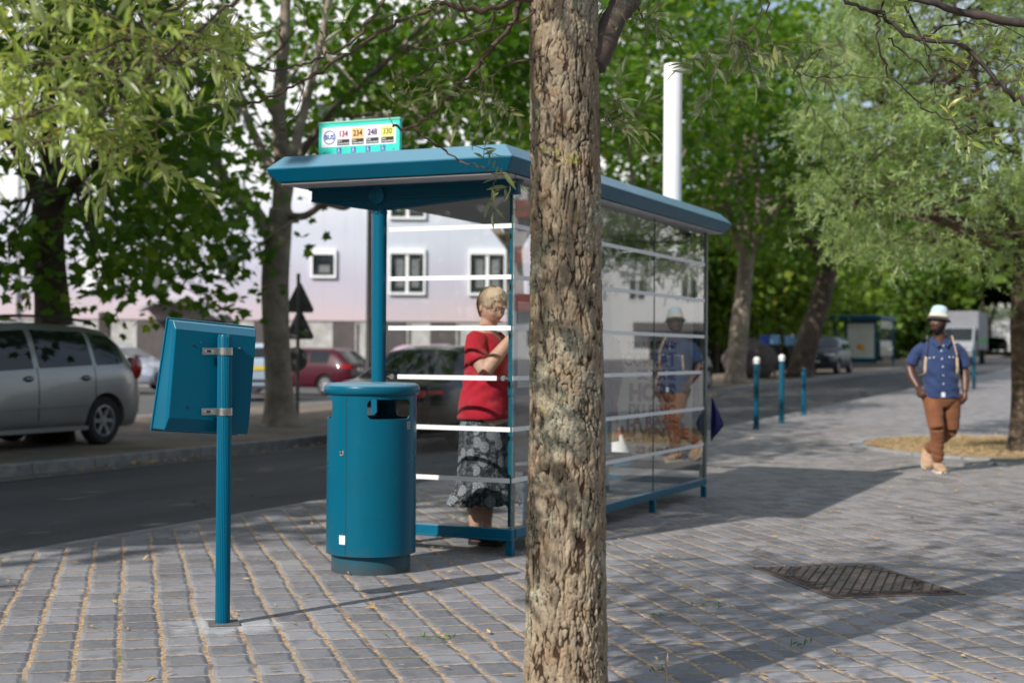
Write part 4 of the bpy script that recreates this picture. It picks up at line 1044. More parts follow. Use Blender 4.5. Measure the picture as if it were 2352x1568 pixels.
# leaf sprays: a short twig carrying alternate lance-shaped leaves
def sprays(name, parent, centers, rg, leaf_len, mat, nodes, n_leaf=(7, 12), tw=0.20, tmpl=LANCE, droop=0.25, twmat=TWIG, conn=0.5):
    LP = []; LD = []; mb = MB(); ND = np.array(nodes) if len(nodes) else None
    for c in centers:
        c = np.array(c); d = rand_dirs(1, rg, droop, 0.7)[0]
        if ND is not None:
            k = int(np.argmin(np.linalg.norm(ND - c, axis=1))); s = ND[k]
            if 0.03 < np.linalg.norm(c - s) < conn:
                d = (c - s) / np.linalg.norm(c - s) + d * 0.6
                mid = (s + c) / 2 + rg.normal(size=3) * 0.02
                mb.tube(smooth_path([s, mid, c], 3), 0.0016, 4, False)
        w = wander(c, d, tw * rg.uniform(0.7, 1.2), 5, rg, -0.3 * droop, 0.16)
        mb.tube(w, taper(0.0016, 0.0008, len(w)), 4, False)
        m = int(rg.integers(*n_leaf)); ws = smooth_path(w, 3)
        for k in range(m):
            t = (k + 0.5) / m; i = min(len(ws) - 2, int(t * (len(ws) - 1))); ax_ = np.array(ws[i + 1]) - np.array(ws[i]); ax_ /= np.linalg.norm(ax_) + 1e-9
            sd = np.cross(ax_, rand_dirs(1, rg, 0, 1)[0]); sd /= np.linalg.norm(sd) + 1e-9
            LP.append(ws[i]); LD.append(ax_ * rg.uniform(0.3, 1.0) + sd * rg.uniform(0.5, 1.0) - np.array([0, 0, droop * 0.5]))
        LP.append(ws[-1]); LD.append(ax_)
    if not LP: return
    n = len(LP); LD = np.array(LD)
    scatter(name, tmpl, np.array(LP), frames(LD, rg.normal(size=n) * 0.8, n), leaf_len * rg.uniform(0.55, 1.15, n), mat, parent)
    mb.build('sprays', twmat, parent, False, fix=False)
rg = np.random.default_rng(11)
def ell(cx, cy, rx, ry, n, d0, d1, lf=Lf):
    out = []
    while len(out) < n:
        a, b = rg.uniform(-1, 1, 2)
        if a * a + b * b > 1: continue
        out.append(lf(cx + a * rx, cy + b * ry, rg.uniform(d0, d1)))
    return out
cen = (ell(150, 100, 270, 120, 34, 3.6, 4.5) + ell(330, 70, 190, 100, 22, 3.9, 4.7) + ell(210, 215, 240, 90, 30, 3.6, 4.4) + ell(330, 320, 120, 70, 12, 3.8, 4.4) + ell(60, 270, 130, 70, 18, 3.5, 4.2)
       + ell(480, 70, 120, 70, 10, 4.2, 4.8) + ell(520, 140, 70, 50, 5, 4.4, 4.8) + ell(310, 350, 70, 45, 5, 3.9, 4.3) + ell(40, 200, 90, 60, 10, 3.5, 4.0))
cen += ell(170, -270, 480, 240, 150, 3.2, 4.9) + ell(700, -330, 300, 200, 40, 4.2, 5.2)  # unseen sprays above the frame, added to dapple the trunk and paving
nodes = [p for P, r in BRP for p in P]
sprays('foliage', FT, cen, rg, 0.067, WILLOW_LEAF, nodes, (9, 15), 0.17, LANCE, 0.32)
cen2 = (ell(1165, 405, 28, 18, 3, 5.0, 5.05) + ell(1125, 345, 40, 25, 2, 4.95, 5.05) + ell(1075, 215, 45, 50, 2, 4.8, 5.0) + ell(1120, 235, 80, 30, 3, 4.8, 5.0) + ell(1150, 250, 50, 30, 2, 4.8, 5.0)
        + ell(1405, 275, 28, 45, 8, 4.9, 5.0) + ell(1420, 30, 60, 40, 5, 5.0, 5.1) + ell(760, 60, 70, 40, 3, 4.7, 4.9) + ell(930, 240, 30, 20, 2, 5.1, 5.15) + ell(1030, 220, 40, 40, 3, 4.9, 5.1)
        + ell(1690, 110, 60, 35, 9, 4.75, 4.85) + ell(1610, 125, 30, 18, 3, 4.8, 4.85) + ell(1630, 200, 14, 18, 2, 4.8, 4.85) + ell(1760, 80, 70, 40, 6, 4.75, 4.85) + ell(1880, 150, 90, 50, 9, 4.75, 4.9) + ell(1490, 40, 40, 30, 4, 5.0, 5.1) + ell(1000, 20, 120, 20, 4, 4.8, 5.0))
sprays('foliage', FT, cen2, rg, 0.070, WILLOW_LEAF_SHADED, nodes, (4, 8), 0.11, LANCE, 0.25)
# upper crown above the frame
cc = []
while len(cc) < 330:
    q = rg.normal(size=3); q /= np.linalg.norm(q); q = q * rg.uniform(0.2, 1) ** 0.4 * np.array([1.9, 1.9, 1.6]) + np.array([0.4, 0.6, 5.0])
    cc.append(q)
while len(cc) < 760:
    q = rg.normal(size=3); q /= np.linalg.norm(q); q = q * rg.uniform(0.05, 1) ** 0.4 * np.array([1.9, 1.5, 0.7]) + np.array([-2.1, -2.0, 4.5]); cc.append(q)  # unseen denser lobe, added to dapple the paving around the trunk shadow
up_mb = MB(); un = []
for e_ in ((-2.2, -2.0, 4.4), (-3.2, -1.4, 4.6), (-1.4, -3.0, 4.6), (-2.6, -2.9, 4.3)):
    w = smooth_path([(0, 0, 3.0), (e_[0] * 0.5, e_[1] * 0.45, 3.9), e_], 5); up_mb.tube(w, taper(0.05, 0.012, len(w)), 7); un += w
for k in range(9):
    a = 2 * math.pi * k / 9; w = wander((0.0, 0, 3.2 + 0.15 * k), (math.cos(a), math.sin(a), 0.9), 2.2, 6, rg, 0.2, 0.12)
    up_mb.tube(w, taper(0.05, 0.01, len(w)), 7); un += w
up_mb.build('branch', TWIG, FT, True, fix=False)
sprays('crown', FT, cc, rg, 0.10, WILLOW_LEAF, un, (9, 14), 0.24, (LANCE[0], LANCE[1]), 0.3, TWIG, 1.2)

# ------------------------------------------------------------------ neighbouring tree out of frame to the right, its dark branches reach in
NTL = Vector((3.5, 5.6, 0))
NT_ = thing('street_tree', 'street tree beyond the picture edge reaching in with long dark bare branches', 'tree', NTL)
def Ln(px, py, depth): p = at(px, py, depth) - NTL; return (p.x, p.y, p.z)
MB().tube(smooth_path([(0, 0, -0.1), (0.02, 0.0, 1.0), (0, 0.02, 2.4), (0.05, 0, 4.5)], 4), taper(0.16, 0.09, 13), 16).build('trunk', BARK_FAR, NT_, True, fix=False)
NBR = [([(2620, 150, 5.7), (2351, 55, 5.75), (2224, 30, 5.8), (2113, 0, 5.8), (2000, -50, 5.8)], 13, 6),
       ([(2500, 300, 5.7), (2351, 232, 5.8), (2310, 200, 5.8), (2275, 172, 5.85), (2219, 116, 5.9), (2113, 91, 5.9), (2022, 40, 5.9), (1951, 0, 5.9), (1900, -40, 5.9)], 7, 4),
       ([(2040, -30, 5.9), (2019, 50, 5.9), (2017, 101, 5.9), (2037, 156, 5.9), (2088, 217, 5.9), (2148, 266, 5.9), (2234, 303, 5.9)], 3.2, 1.6),
       ([(2060, -10, 5.9), (2123, 91, 5.9), (2138, 152, 5.9), (2151, 218, 5.9)], 3.5, 1.2),
       ([(2113, 91, 5.9), (2200, 50, 5.9), (2300, 62, 5.9), (2351, 80, 5.9)], 2.2, 1.2),
       ([(2040, 90, 5.9), (2090, 130, 5.9), (2180, 190, 5.9), (2280, 200, 5.9)], 2.0, 1.0),
       ([(1930, -20, 5.9), (1980, 20, 5.9), (2060, 60, 5.9), (2150, 130, 5.9), (2260, 165, 5.9), (2351, 140, 5.9)], 2.0, 1.2)]
nn = []
for pts, r0, r1 in NBR:
    o, P, rad = branch(pts, r0, r1, NT_, 7, 0.008, Ln, plain('dark_branch', (0.05, 0.036, 0.03), 0.85, 0.3, 30) if not nn else bpy.data.materials['dark_branch']); nn += P
cen3 = ell(2225, 290, 50, 25, 4, 5.85, 5.95, Ln) + ell(2310, 120, 60, 50, 5, 5.8, 5.95, Ln) + ell(2060, 60, 80, 40, 5, 5.85, 5.95, Ln) + ell(2180, 170, 80, 40, 4, 5.85, 5.95, Ln)
sprays('foliage', NT_, cen3, rg, 0.08, WILLOW_LEAF, nn, (4, 8), 0.14, LANCE, 0.25)
cc = []
while len(cc) < 150:
    q = rg.normal(size=3); q /= np.linalg.norm(q); q = q * rg.uniform(0.2, 1) ** 0.4 * np.array([1.5, 1.5, 1.3]) + np.array([0.2, 0.2, 5.2]); cc.append(q)
sprays('crown', NT_, cc, rg, 0.10, WILLOW_LEAF, nn, (9, 14), 0.24, LANCE, 0.3)

# ------------------------------------------------------------------ willow-leaved tree in the pit on the right
WB = ground(2345, 1037)
def Lw(px, py, depth): p = at(px, py, depth) - WB; return (p.x, p.y, p.z)
def star(n=6):
    V, F = lance_leaf(0.12, 2, 0.2); VV = []; FF = []
    rs = np.random.default_rng(5)
    for k in range(n):
        a = 2 * math.pi * k / n + rs.uniform(-0.3, 0.3); e = rs.uniform(-0.6, 0.5)
        Rz = np.array(Matrix.Rotation(a, 3, 'Z') @ Matrix.Rotation(-e, 3, 'Y') @ Matrix.Rotation(rs.uniform(-0.8, 0.8), 3, 'X'))
        FF.append(F + len(V) * k); VV.append(V @ Rz.T * rs.uniform(0.7, 1.1))
    return np.concatenate(VV), np.concatenate(FF)
STAR = star()
rgw = np.random.default_rng(77)
wl = []
for pts in ([(2348, 560, 18.7), (2300, 470, 18.2), (2220, 380, 17.6), (2120, 290, 17.0), (2010, 230, 16.6)], [(2352, 500, 18.7), (2290, 330, 18.6), (2240, 180, 18.4), (2200, 40, 18.2), (2150, -150, 18)],
            [(2352, 520, 18.7), (2400, 350, 19), (2450, 150, 19.2), (2480, -100, 19.5)], [(2348, 600, 18.7), (2240, 540, 18.0), (2140, 500, 17.2), (2040, 470, 16.8), (1940, 440, 16.4)], [(2350, 480, 18.7), (2330, 300, 19.5), (2280, 100, 20.5), (2260, -100, 21)], [(2350, 580, 18.7), (2450, 500, 18), (2560, 400, 17.4)]):
    wl.append(([Lw(*p) for p in pts], 0.07, 0.015))
trunkp = [(0, 0, -0.1), Lw(2346, 900, 18.65), Lw(2344, 760, 18.65), Lw(2348, 620, 18.7), Lw(2351, 500, 18.7)]
def wkeep(q):
    v = CAMROT.transposed() @ (Vector(q) + WB - Vector((0, 0, CAMH)))
    px = 1176 + FPX * v.x / -v.z; py = 784 - FPX * v.y / -v.z
    lo = 628 if px > 1950 else 628 - (1950 - px) * 2.2
    lo += 26 * math.sin(px * 0.035) + 18 * math.sin(px * 0.083 + 1)
    if 2080 < px < 2230: lo -= 40
    left = 1868 + 26 * math.sin(py * 0.021) + 18 * math.sin(py * 0.05 + 2) + max(0, 200 - py) * 0.25
    return py < lo and px > left
tree('willow_leaved_tree', 'silvery green tree with narrow leaves growing from the straw filled pit', WB, trunkp, 0.135, 0.115, wl, ((-1.5, -0.6, 3.9), (3.2, 3.0, 3.4)), 78, BARK_FAR, WILLOW_LEAF_FAR, STAR, 330, 52, 0.105, 0.22, droop=0.35, keep=wkeep, trunk_seg=20)
# a similar tree further up the pavement, seen mirrored in the back glass of the shelter
tp = Vector((11.5, 15.5, 0))
rgm = np.random.default_rng(91)
tree('willow_leaved_tree', 'narrow leaved tree out of frame whose crown is mirrored in the shelter glass', tp, [(0, 0, -0.1), (0, 0, 1.2), (0.05, 0, 2.6)], 0.14, 0.11, generic_limbs(rgm, (0.05, 0, 2.5), 5, 2.6, 0.1),
     ((0, 0, 5.0), (2.4, 2.4, 1.9)), 92, BARK_FAR, WILLOW_LEAF_FAR, STAR, 130, 60, 0.11, 0.28, droop=0.3, low=lambda q: 2.9)
# dry leaves and straw scattered over the setts, thicker round the tree pit
def litter(n, seed):
    rg_ = np.random.default_rng(seed)
    x = np.concatenate([rg_.uniform(-3.2, 6.5, n), PIT.x + rg_.normal(size=n // 2) * 2.2]); y = np.concatenate([rg_.uniform(4.6, 17, n), PIT.y + rg_.normal(size=n // 2) * 2.2])
    d = (x - C0.x) * NR.x + (y - C0.y) * NR.y
    k = (d > -2.6) & (np.hypot(x - 1.9, y - 7.9) > 0.55); x, y = x[k], y[k]
    z = np.array([terrain(a, b) for a, b in zip(x, y)])
    return np.stack([x, y, z + 0.012], 1)
LPn = litter(1500, 55); nL = len(LPn); rgl = np.random.default_rng(56)
Dn = np.stack([rgl.normal(size=nL), rgl.normal(size=nL), rgl.normal(size=nL) * 0.06], 1)
tag(scatter('leaf_litter', lance_leaf(0.15, 3, -0.12), LPn, frames(Dn, rgl.normal(size=nL) * 0.25, nL), 0.055 * rgl.uniform(0.3, 1.15, nL) ** 1.5, DRYLEAF), 'dry fallen leaves scattered over the stone setts', None, None, 'stuff')
gk = 900; ga = rgl.uniform(-8, 30, gk); gd = np.where(rgl.uniform(size=gk) < 0.5, -2.90 + rgl.normal(size=gk) * 0.05, -7.44 + rgl.normal(size=gk) * 0.08)
GP = np.array([[*S(d_, a_).to_2d(), terrain(S(d_, a_).x, S(d_, a_).y) - 0.105] for d_, a_ in zip(gd, ga)])
tag(scatter('gutter_litter', lance_leaf(0.3, 2, 0.1), GP, frames(np.stack([rgl.normal(size=gk), rgl.normal(size=gk), rgl.normal(size=gk) * 0.2], 1), rgl.normal(size=gk), gk), 0.09 * rgl.uniform(0.4, 1.2, gk), DRYLEAF), 'dead leaves drifted along both gutters', None, None, 'stuff')
ns_ = 9000; th_ = rgl.uniform(0, 2 * np.pi, ns_); rr_ = 2.0 * np.sqrt(rgl.uniform(0, 1, ns_))
Ps = np.stack([PIT.x + rr_ * np.cos(th_), PIT.y + rr_ * np.sin(th_), np.zeros(ns_)], 1); Ps[:, 2] = [terrain(a, b) + 0.02 for a, b in Ps[:, :2]]
Ds = np.stack([rgl.normal(size=ns_), rgl.normal(size=ns_), rgl.uniform(0.0, 0.45, ns_)], 1)
tag(scatter('dry_straw', lance_leaf(0.05, 2, 0.2), Ps, frames(Ds, rgl.normal(size=ns_), ns_), 0.085 * rgl.uniform(0.3, 1.2, ns_), leaf_mat('straw', (0.34, 0.24, 0.13), (0.50, 0.37, 0.22), (0.28, 0.26, 0.08), None, 0.15, 0.8)), 'dry straw and dead grass filling the tree pit', None, None, 'stuff')
# a few green weeds in the joints
wp_ = []
for cx_, cy_, m_ in ((-0.33, 6.2, 26), (0.95, 7.05, 18), (0.72, 6.75, 12), (1.25, 6.1, 16), (0.55, 5.6, 10), (2.3, 6.0, 14), (0.62, 9.2, 16)):
    wp_ += [(cx_ + rgl.normal() * 0.05, cy_ + rgl.normal() * 0.03, 0.004) for _ in range(m_)]
wp_ = np.array(wp_); nw = len(wp_)
tag(scatter('weeds', lance_leaf(0.12, 2, 0.3), wp_, frames(np.stack([rgl.normal(size=nw), rgl.normal(size=nw), rgl.uniform(0.4, 1.2, nw)], 1), rgl.normal(size=nw), nw), 0.03 * rgl.uniform(0.5, 1.3, nw), PARK_LEAF), 'small green weeds growing in the paving joints', None, None, 'stuff')
# ------------------------------------------------------------------ apartment block across the car park
def facade_mat(name, stops, seam=1.22):
    g = NG(name); p = g.pos(); xyz = g.n('SeparateXYZ', {0: p}); z = xyz.outputs[2]
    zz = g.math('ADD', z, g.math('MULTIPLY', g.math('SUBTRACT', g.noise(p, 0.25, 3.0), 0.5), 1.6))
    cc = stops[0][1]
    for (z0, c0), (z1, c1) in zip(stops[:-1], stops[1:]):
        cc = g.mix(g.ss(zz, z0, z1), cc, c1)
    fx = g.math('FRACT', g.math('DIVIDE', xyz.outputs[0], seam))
    cc = g.mix(g.math('MULTIPLY', g.ss(fx, 0.985, 0.995), 0.35), cc, (0.3, 0.28, 0.3))
    v = g.n('CombineXYZ', {0: xyz.outputs[0], 1: xyz.outputs[1], 2: g.math('MULTIPLY', z, 0.12)}).outputs[0]
    cc = g.mix(g.math('MULTIPLY', g.ss(g.noise(v, 3.0, 4.0), 0.5, 0.8), 0.18), cc, (0.36, 0.34, 0.36))
    return g.surf(g.bsdf(Base_Color=cc, Roughness=0.75, Normal=g.bump(g.noise(p, 20.0, 3.0), 0.004)))
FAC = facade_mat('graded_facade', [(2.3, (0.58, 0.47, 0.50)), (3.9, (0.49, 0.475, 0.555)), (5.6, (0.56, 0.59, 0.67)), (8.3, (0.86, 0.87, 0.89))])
PLINTH = concrete('plinth_render', (0.45, 0.44, 0.42), 2.0)
DARKDOOR = plain('dark_garage_door', (0.085, 0.072, 0.072), 0.6, 0.15, 2)
CURTAIN = plain('net_curtain', (0.16, 0.17, 0.17), 0.8, 0.25, 8)
FY, FX0, FX1, FH = 55.0, -58.0, 6.6, 17.5
B = thing('apartment_block', 'long white apartment block washed pink to lavender with white boxed windows', 'building', (0, FY, 0))
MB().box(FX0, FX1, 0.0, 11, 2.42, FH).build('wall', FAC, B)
MB().box(FX0 - 0.05, FX1 + 0.05, 0.06, 10.9, -0.2, 2.42).build('plinth', PLINTH, B)
MB().box(FX0 - 0.2, FX1 + 0.2, -0.25, 11.2, FH, FH + 0.35).build('roof', PLINTH, B)
WINWHITE = plain('window_white', (0.88, 0.88, 0.88), 0.5, 0.02)
def bwin(px, w, h, z, kind=0):
    x = (px - 1176) / FPX * FY
    fr = MB()
    t = 0.075; d0 = -0.13
    fr.box(x - w / 2, x - w / 2 + t, d0, -0.001, z, z + h).box(x + w / 2 - t, x + w / 2, d0, -0.001, z, z + h)
    fr.box(x - w / 2 + t, x + w / 2 - t, d0, -0.001, z, z + t * 1.2).box(x - w / 2 + t, x + w / 2 - t, d0, -0.001, z + h - t * (2.6 if kind != 2 else 1.2), z + h)
    if kind == 1: fr.box(x - 0.06, x + 0.06, d0 + 0.05, -0.0305, z + t, z + h - 0.25)
    f = fr.build('window', WINWHITE, B)
    if kind == 3: MB().box(x - w / 2 + t, x + w / 2 - t, -0.09, -0.002, z + t, z + h - 0.26).build('shutter', WHITE, f)
    else:
        MB().box(x - w / 2 + t, x + w / 2 - t, -0.03, -0.002, z + 0.12, z + h - 0.25).build('pane', WINGLASS, f)
        cu = MB()
        if kind == 1:
            cu.box(x - w * 0.30, x - w * 0.10, -0.034, -0.031, z + 0.3, z + h - 0.4).box(x + w * 0.12, x + w * 0.32, -0.034, -0.031, z + 0.3, z + h - 0.4)
        else: cu.box(x - w * 0.18, x + w * 0.25, -0.034, -0.031, z + 0.2, z + h - 0.6)
        cu.build('curtain', CURTAIN, f)
for r in range(5):
    zb = 3.72 + 2.92 * r
    for px, w, h, k in ((742, 0.98, 1.10, 0), (934, 1.42, 1.78, 1), (1118, 1.45, 1.78, 1), (1310, 1.42, 1.78, 1), (1480, 0.98, 1.1, 0), (525, 0.98, 1.10, 0), (350, 1.0, 1.75, 2), (216, 1.05, 1.75, 3 if r == 0 else 1), (80, 0.98, 1.10, 0), (-60, 1.42, 1.78, 1)):
        dz = 0.35 if h < 1.5 else -0.28
        bwin(px, w, h, zb + dz, k)
for px, w in ((790, 0.86), (905, 1.0), (1018, 1.0), (355, 1.35), (120, 1.4), (1240, 1.4), (610, 0.9)):
    x = (px - 1176) / FPX * FY
    d = MB().box(x - w / 2, x + w / 2, -0.02, 0.058, 0.05, 2.36).build('garage_door', DARKDOOR, B)
    for xj in (x - w / 2 - 0.06, x + w / 2): MB().box(xj, xj + 0.06, -0.05, 0.058, 0.05, 2.36).build('jamb', PLINTH, d)
# curved entrance canopy
P = []
xc = (432 - 1176) / FPX * FY
for i in range(17):
    t = i / 16; x = xc - 1.55 + 3.1 * t
    zt = 2.78 + 0.42 * math.sin(math.pi * min(1, t * 1.0) ** 0.8) - 0.25 * t * t
    P.append([(x, -1.5, zt - 0.12), (x, -1.5, zt), (x, -0.002, zt + 0.12), (x, -0.002, zt - 0.02), (x, -1.5, zt - 0.12)])
MB().grid(P).build('entrance_canopy', plain('canopy_grey', (0.42, 0.41, 0.43), 0.5, 0.15, 1), B, True, 40)
MB().box(xc - 0.9, xc + 1.4, -0.03, 0.058, 0.0, 2.4).build('entrance_door', DARKDOOR, B)
# drainpipe
MB().tube([((40 - 1176) / FPX * FY, -0.08, 2.5), ((40 - 1176) / FPX * FY, -0.08, 17)], 0.06, 8).build('drainpipe', WHITE, B, True)
# brown post in front of the block
bp_ = at(240, 809, 50.0); bp_.z = 0
MB().box(-0.19, 0.19, -0.14, 0.14, 0, 2.55).build('notice_pillar', plain('dark_brown_panel', (0.045, 0.03, 0.03), 0.5), tag(thing('notice_pillar', 'dark brown pillar standing before the pink facade behind the silver car', 'pillar', bp_), None), bevel=0.02)

# ------------------------------------------------------------------ lamp column and triangular road signs (seen from behind)
lp = at(847, 809, 33.0); lp.z = 0.0
LPt = thing('lamp_post', 'slim black street lamp column with a drooping lantern behind the shelter post', 'street lamp', lp)
MB().lathe([(0.11, 0), (0.11, 0.9), (0.075, 1.0), (0.065, 4.0), (0.052, 9.0), (0.05, 9.01)], 16).build('column', BLACK, LPt, True, 40)
MB().tube(smooth_path([(0, 0, 6.6), (-0.2, 0, 6.85), (-0.45, 0, 6.9)], 4), 0.03, 8).build('arm', BLACK, LPt, True)
MB().lathe([(0.02, 0.12), (0.16, 0.06), (0.30, -0.06), (0.32, -0.12), (0.001, -0.14)], 24, Matrix.Translation((-0.5, 0, 6.82)) @ Matrix.Rotation(R(8), 4, 'Y')).build('lantern', plain('lantern_grey', (0.05, 0.06, 0.065), 0.4), LPt, True, 40)
sp_ = ground(684, 960); sp_ = at(684, 809, 26.5); sp_.z = terrain(sp_.x, sp_.y)
RS = thing('road_sign', 'two grey backed triangular road signs stacked on one post beside the plane tree', 'road sign', sp_)
SGB = plain('sign_back_grey', (0.085, 0.085, 0.078), 0.5, 0.2, 4)
MB().tube([(0, 0.0, 0), (0, 0.0, 2.62)], 0.035, 12).build('post', SGB, RS, True, 40)
for zc, yaw in ((2.05, 0.1), (1.55, -0.05)):
    pts = []
    for k in range(3):
        a0 = R(90 + 120 * k); cx, cz = 0.24 * math.cos(a0), 0.24 * math.sin(a0)
        for q in (-50, -25, 0, 25, 50):
            a = a0 + R(q); pts.append((cx + 0.045 * math.cos(a), 0.04, cz + 0.045 * math.sin(a)))
    Mq = Matrix.Translation((0.02, 0, zc + 0.05)) @ Matrix.Rotation(yaw, 4, 'Z') @ Matrix.Diagonal((1.05, 1, 1.25, 1))
    pl = MB().prism([Mq @ Vector(p) for p in pts], (0, 0.012, 0)).build('plate', SGB, RS, bevel=0.004)
    MB().box(-0.2, 0.2, 0.033, 0.040, zc - 0.03, zc).build('rib', SGB, pl)
Mq = Matrix.Translation((-0.05, 0.04, 1.02)) @ Matrix.Rotation(R(90), 4, 'X')
MB().lathe([(0.001, 0), (0.23, 0), (0.23, -0.012), (0.001, -0.012)], 28, Mq).build('round_plate', SGB, RS, True, 40)

# ------------------------------------------------------------------ park edge on the right: hedge, railings, boulders, low kiosk
def leaf_mass(name, n, box, seed, mat, size, parent, tmpl=SIMPLE, clump=None):
    rg = np.random.default_rng(seed)
    P = box(rg, n); n = len(P)
    D = rg.normal(size=(n, 3)) - np.array([0, 0, 0.3])
    return scatter(name, tmpl, P, frames(D, rg.normal(size=n), n), size * rg.uniform(0.5, 1.4, n), mat, parent)
def hedge(label, d, a0, a1, h, thick, seed, n):
    base = S(d, (a0 + a1) / 2); base.z = terrain(base.x, base.y)
    H = thing('hedge', label, 'hedge', base)
    def bx(rg, n):
        a = rg.uniform(a0, a1, n); t = rg.uniform(-thick, thick, n)
        top = h + 0.18 * np.sin(a * 1.3 + seed) + 0.12 * np.sin(a * 3.1)
        z = rg.uniform(0, 1, n) ** 0.75 * top
        t = np.where(rg.uniform(size=n) < 0.7, np.sign(t) * thick * rg.uniform(0.7, 1.05, n), t)
        return np.stack([C0.x + NR.x * (d + t) + U.x * a - base.x, C0.y + NR.y * (d + t) + U.y * a - base.y, z], 1)
    leaf_mass('foliage', n, bx, seed, HEDGE_LEAF, 0.20, H)
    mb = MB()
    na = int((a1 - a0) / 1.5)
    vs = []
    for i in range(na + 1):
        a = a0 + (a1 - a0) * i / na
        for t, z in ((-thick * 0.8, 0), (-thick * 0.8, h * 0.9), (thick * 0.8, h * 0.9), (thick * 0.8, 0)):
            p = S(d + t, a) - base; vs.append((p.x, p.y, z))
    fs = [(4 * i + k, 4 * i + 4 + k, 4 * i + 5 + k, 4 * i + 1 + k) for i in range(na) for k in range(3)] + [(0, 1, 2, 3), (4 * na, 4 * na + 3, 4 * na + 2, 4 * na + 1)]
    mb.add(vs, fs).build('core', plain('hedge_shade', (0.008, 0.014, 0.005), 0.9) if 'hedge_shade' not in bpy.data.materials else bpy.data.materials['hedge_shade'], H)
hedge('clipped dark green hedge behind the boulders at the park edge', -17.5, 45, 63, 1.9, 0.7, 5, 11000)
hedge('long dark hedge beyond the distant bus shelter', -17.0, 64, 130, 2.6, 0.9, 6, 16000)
FN = thing('park_railing', 'dark steel railing with tall posts running in front of the park hedge', 'railing', S(-16.4, 45))
def railmb(a0, a1):
    mb = MB(); 
    return mb
for q in range(11):
    a = 45 + 4.2 * q; p0 = S(-16.4, a) - FN.location; p1 = S(-16.4, a + 4.2) - FN.location; z0 = 0.25
    MB().tube([(p0.x, p0.y, 0), (p0.x, p0.y, 2.9 if q % 3 == 0 else 2.3)], 0.045, 6).build('post', BLACK, FN)
    for z in (0.5, 1.6): MB().tube([(p0.x, p0.y, z), (p1.x, p1.y, z)], 0.02, 5).build('bar', BLACK, FN)
STONE = plain('pale_boulder', (0.30, 0.25, 0.20), 0.9, 0.35, 3, 0, 0, 0.02)
STONED = plain('dark_boulder', (0.10, 0.08, 0.075), 0.9, 0.35, 3, 0, 0, 0.02)
def boulder(px, py, w, h, mat, label, seed):
    p = ground(px, py); rgb = np.random.default_rng(seed)
    V = []; nu, nv = 24, 16
    P = np.array([[math.sin(math.pi * j / nv) * math.cos(2 * math.pi * i / nu), math.sin(math.pi * j / nv) * math.sin(2 * math.pi * i / nu), -math.cos(math.pi * j / nv)] for i in range(nu) for j in range(nv + 1)])
    f = 0.8 + 0.45 * fbm(P * 1.7 + seed * 3.1, seed, 3)
    P = P * f[:, None] * np.array([w / 2, w / 2, h / 2]) + np.array([0, 0, h * 0.42])
    grid = [[tuple(P[i * (nv + 1) + j]) for j in range(nv + 1)] for i in range(nu)]
    o = MB().grid(grid, True).build('boulder', mat, None, True); o.location = p
    tag(o, label, 'boulder', 'boulders along the park edge'); return o
boulder(1776, 856, 0.85, 1.75, STONE, 'tall pale upright boulder between the two plane trees', 3)
boulder(1722, 868, 1.9, 1.5, STONED, 'big dark boulder hunched behind the straight plane tree', 8)
boulder(1640, 862, 1.5, 0.9, STONED, 'low dark boulder behind the black parked car', 12)
# kiosk with a blue roof, an awning, and small blue boards in the park
kp = at(1735, 809, 92.0); kp.z = 0.5
K = thing('park_kiosk', 'low pale kiosk with a flat blue roof glimpsed above the park hedge', 'kiosk', kp)
MB().box(-4.6, 3.4, 0, 4, 0, 2.7).build('wall', plain('kiosk_wall', (0.5, 0.42, 0.33), 0.8), K)
MB().box(-5.0, 3.8, -0.4, 4.4, 2.7, 3.1).build('roof', plain('kiosk_roof_blue', (0.05, 0.09, 0.30), 0.5), K)
MB().box(-3.4, -0.4, -0.45, -0.05, 1.9, 2.55).build('awning', plain('kiosk_awning', (0.75, 0.70, 0.55), 0.7), K)
LB = plain('light_blue_board', (0.25, 0.50, 0.80), 0.5); DB = plain('deep_blue_board', (0.03, 0.09, 0.45), 0.5)
for px, py, w, h, m, lab in ((1757, 783, 0.42, 0.42, DB, 'round dark blue board on a post seen through the hedge'), (1781, 780, 0.42, 0.36, LB, 'pale blue square board on a post beside the round blue one'), (1815, 782, 0.45, 0.36, LB, 'pale blue board on a post nearest the leaning plane tree'), (1835, 795, 0.3, 1.2, DB, 'narrow upright blue panel rising above the pale boulder')):
    p = at(px, py, 66.0 if h > 1 else 52.5); dd_ = p.y / FPX
    zg = terrain(p.x, p.y)
    o = thing('park_board', lab, 'board', (p.x, p.y, zg))
    MB().box(-w * 0.42, w * 0.42, 0, 0.05, p.z - zg - h * 0.5, p.z - zg + h * 0.5).build('panel', m, o, bevel=0.05)
    MB().tube([(0, 0.08, 0), (0, 0.08, p.z - zg)], 0.04, 8).build('post', BLACK, o)
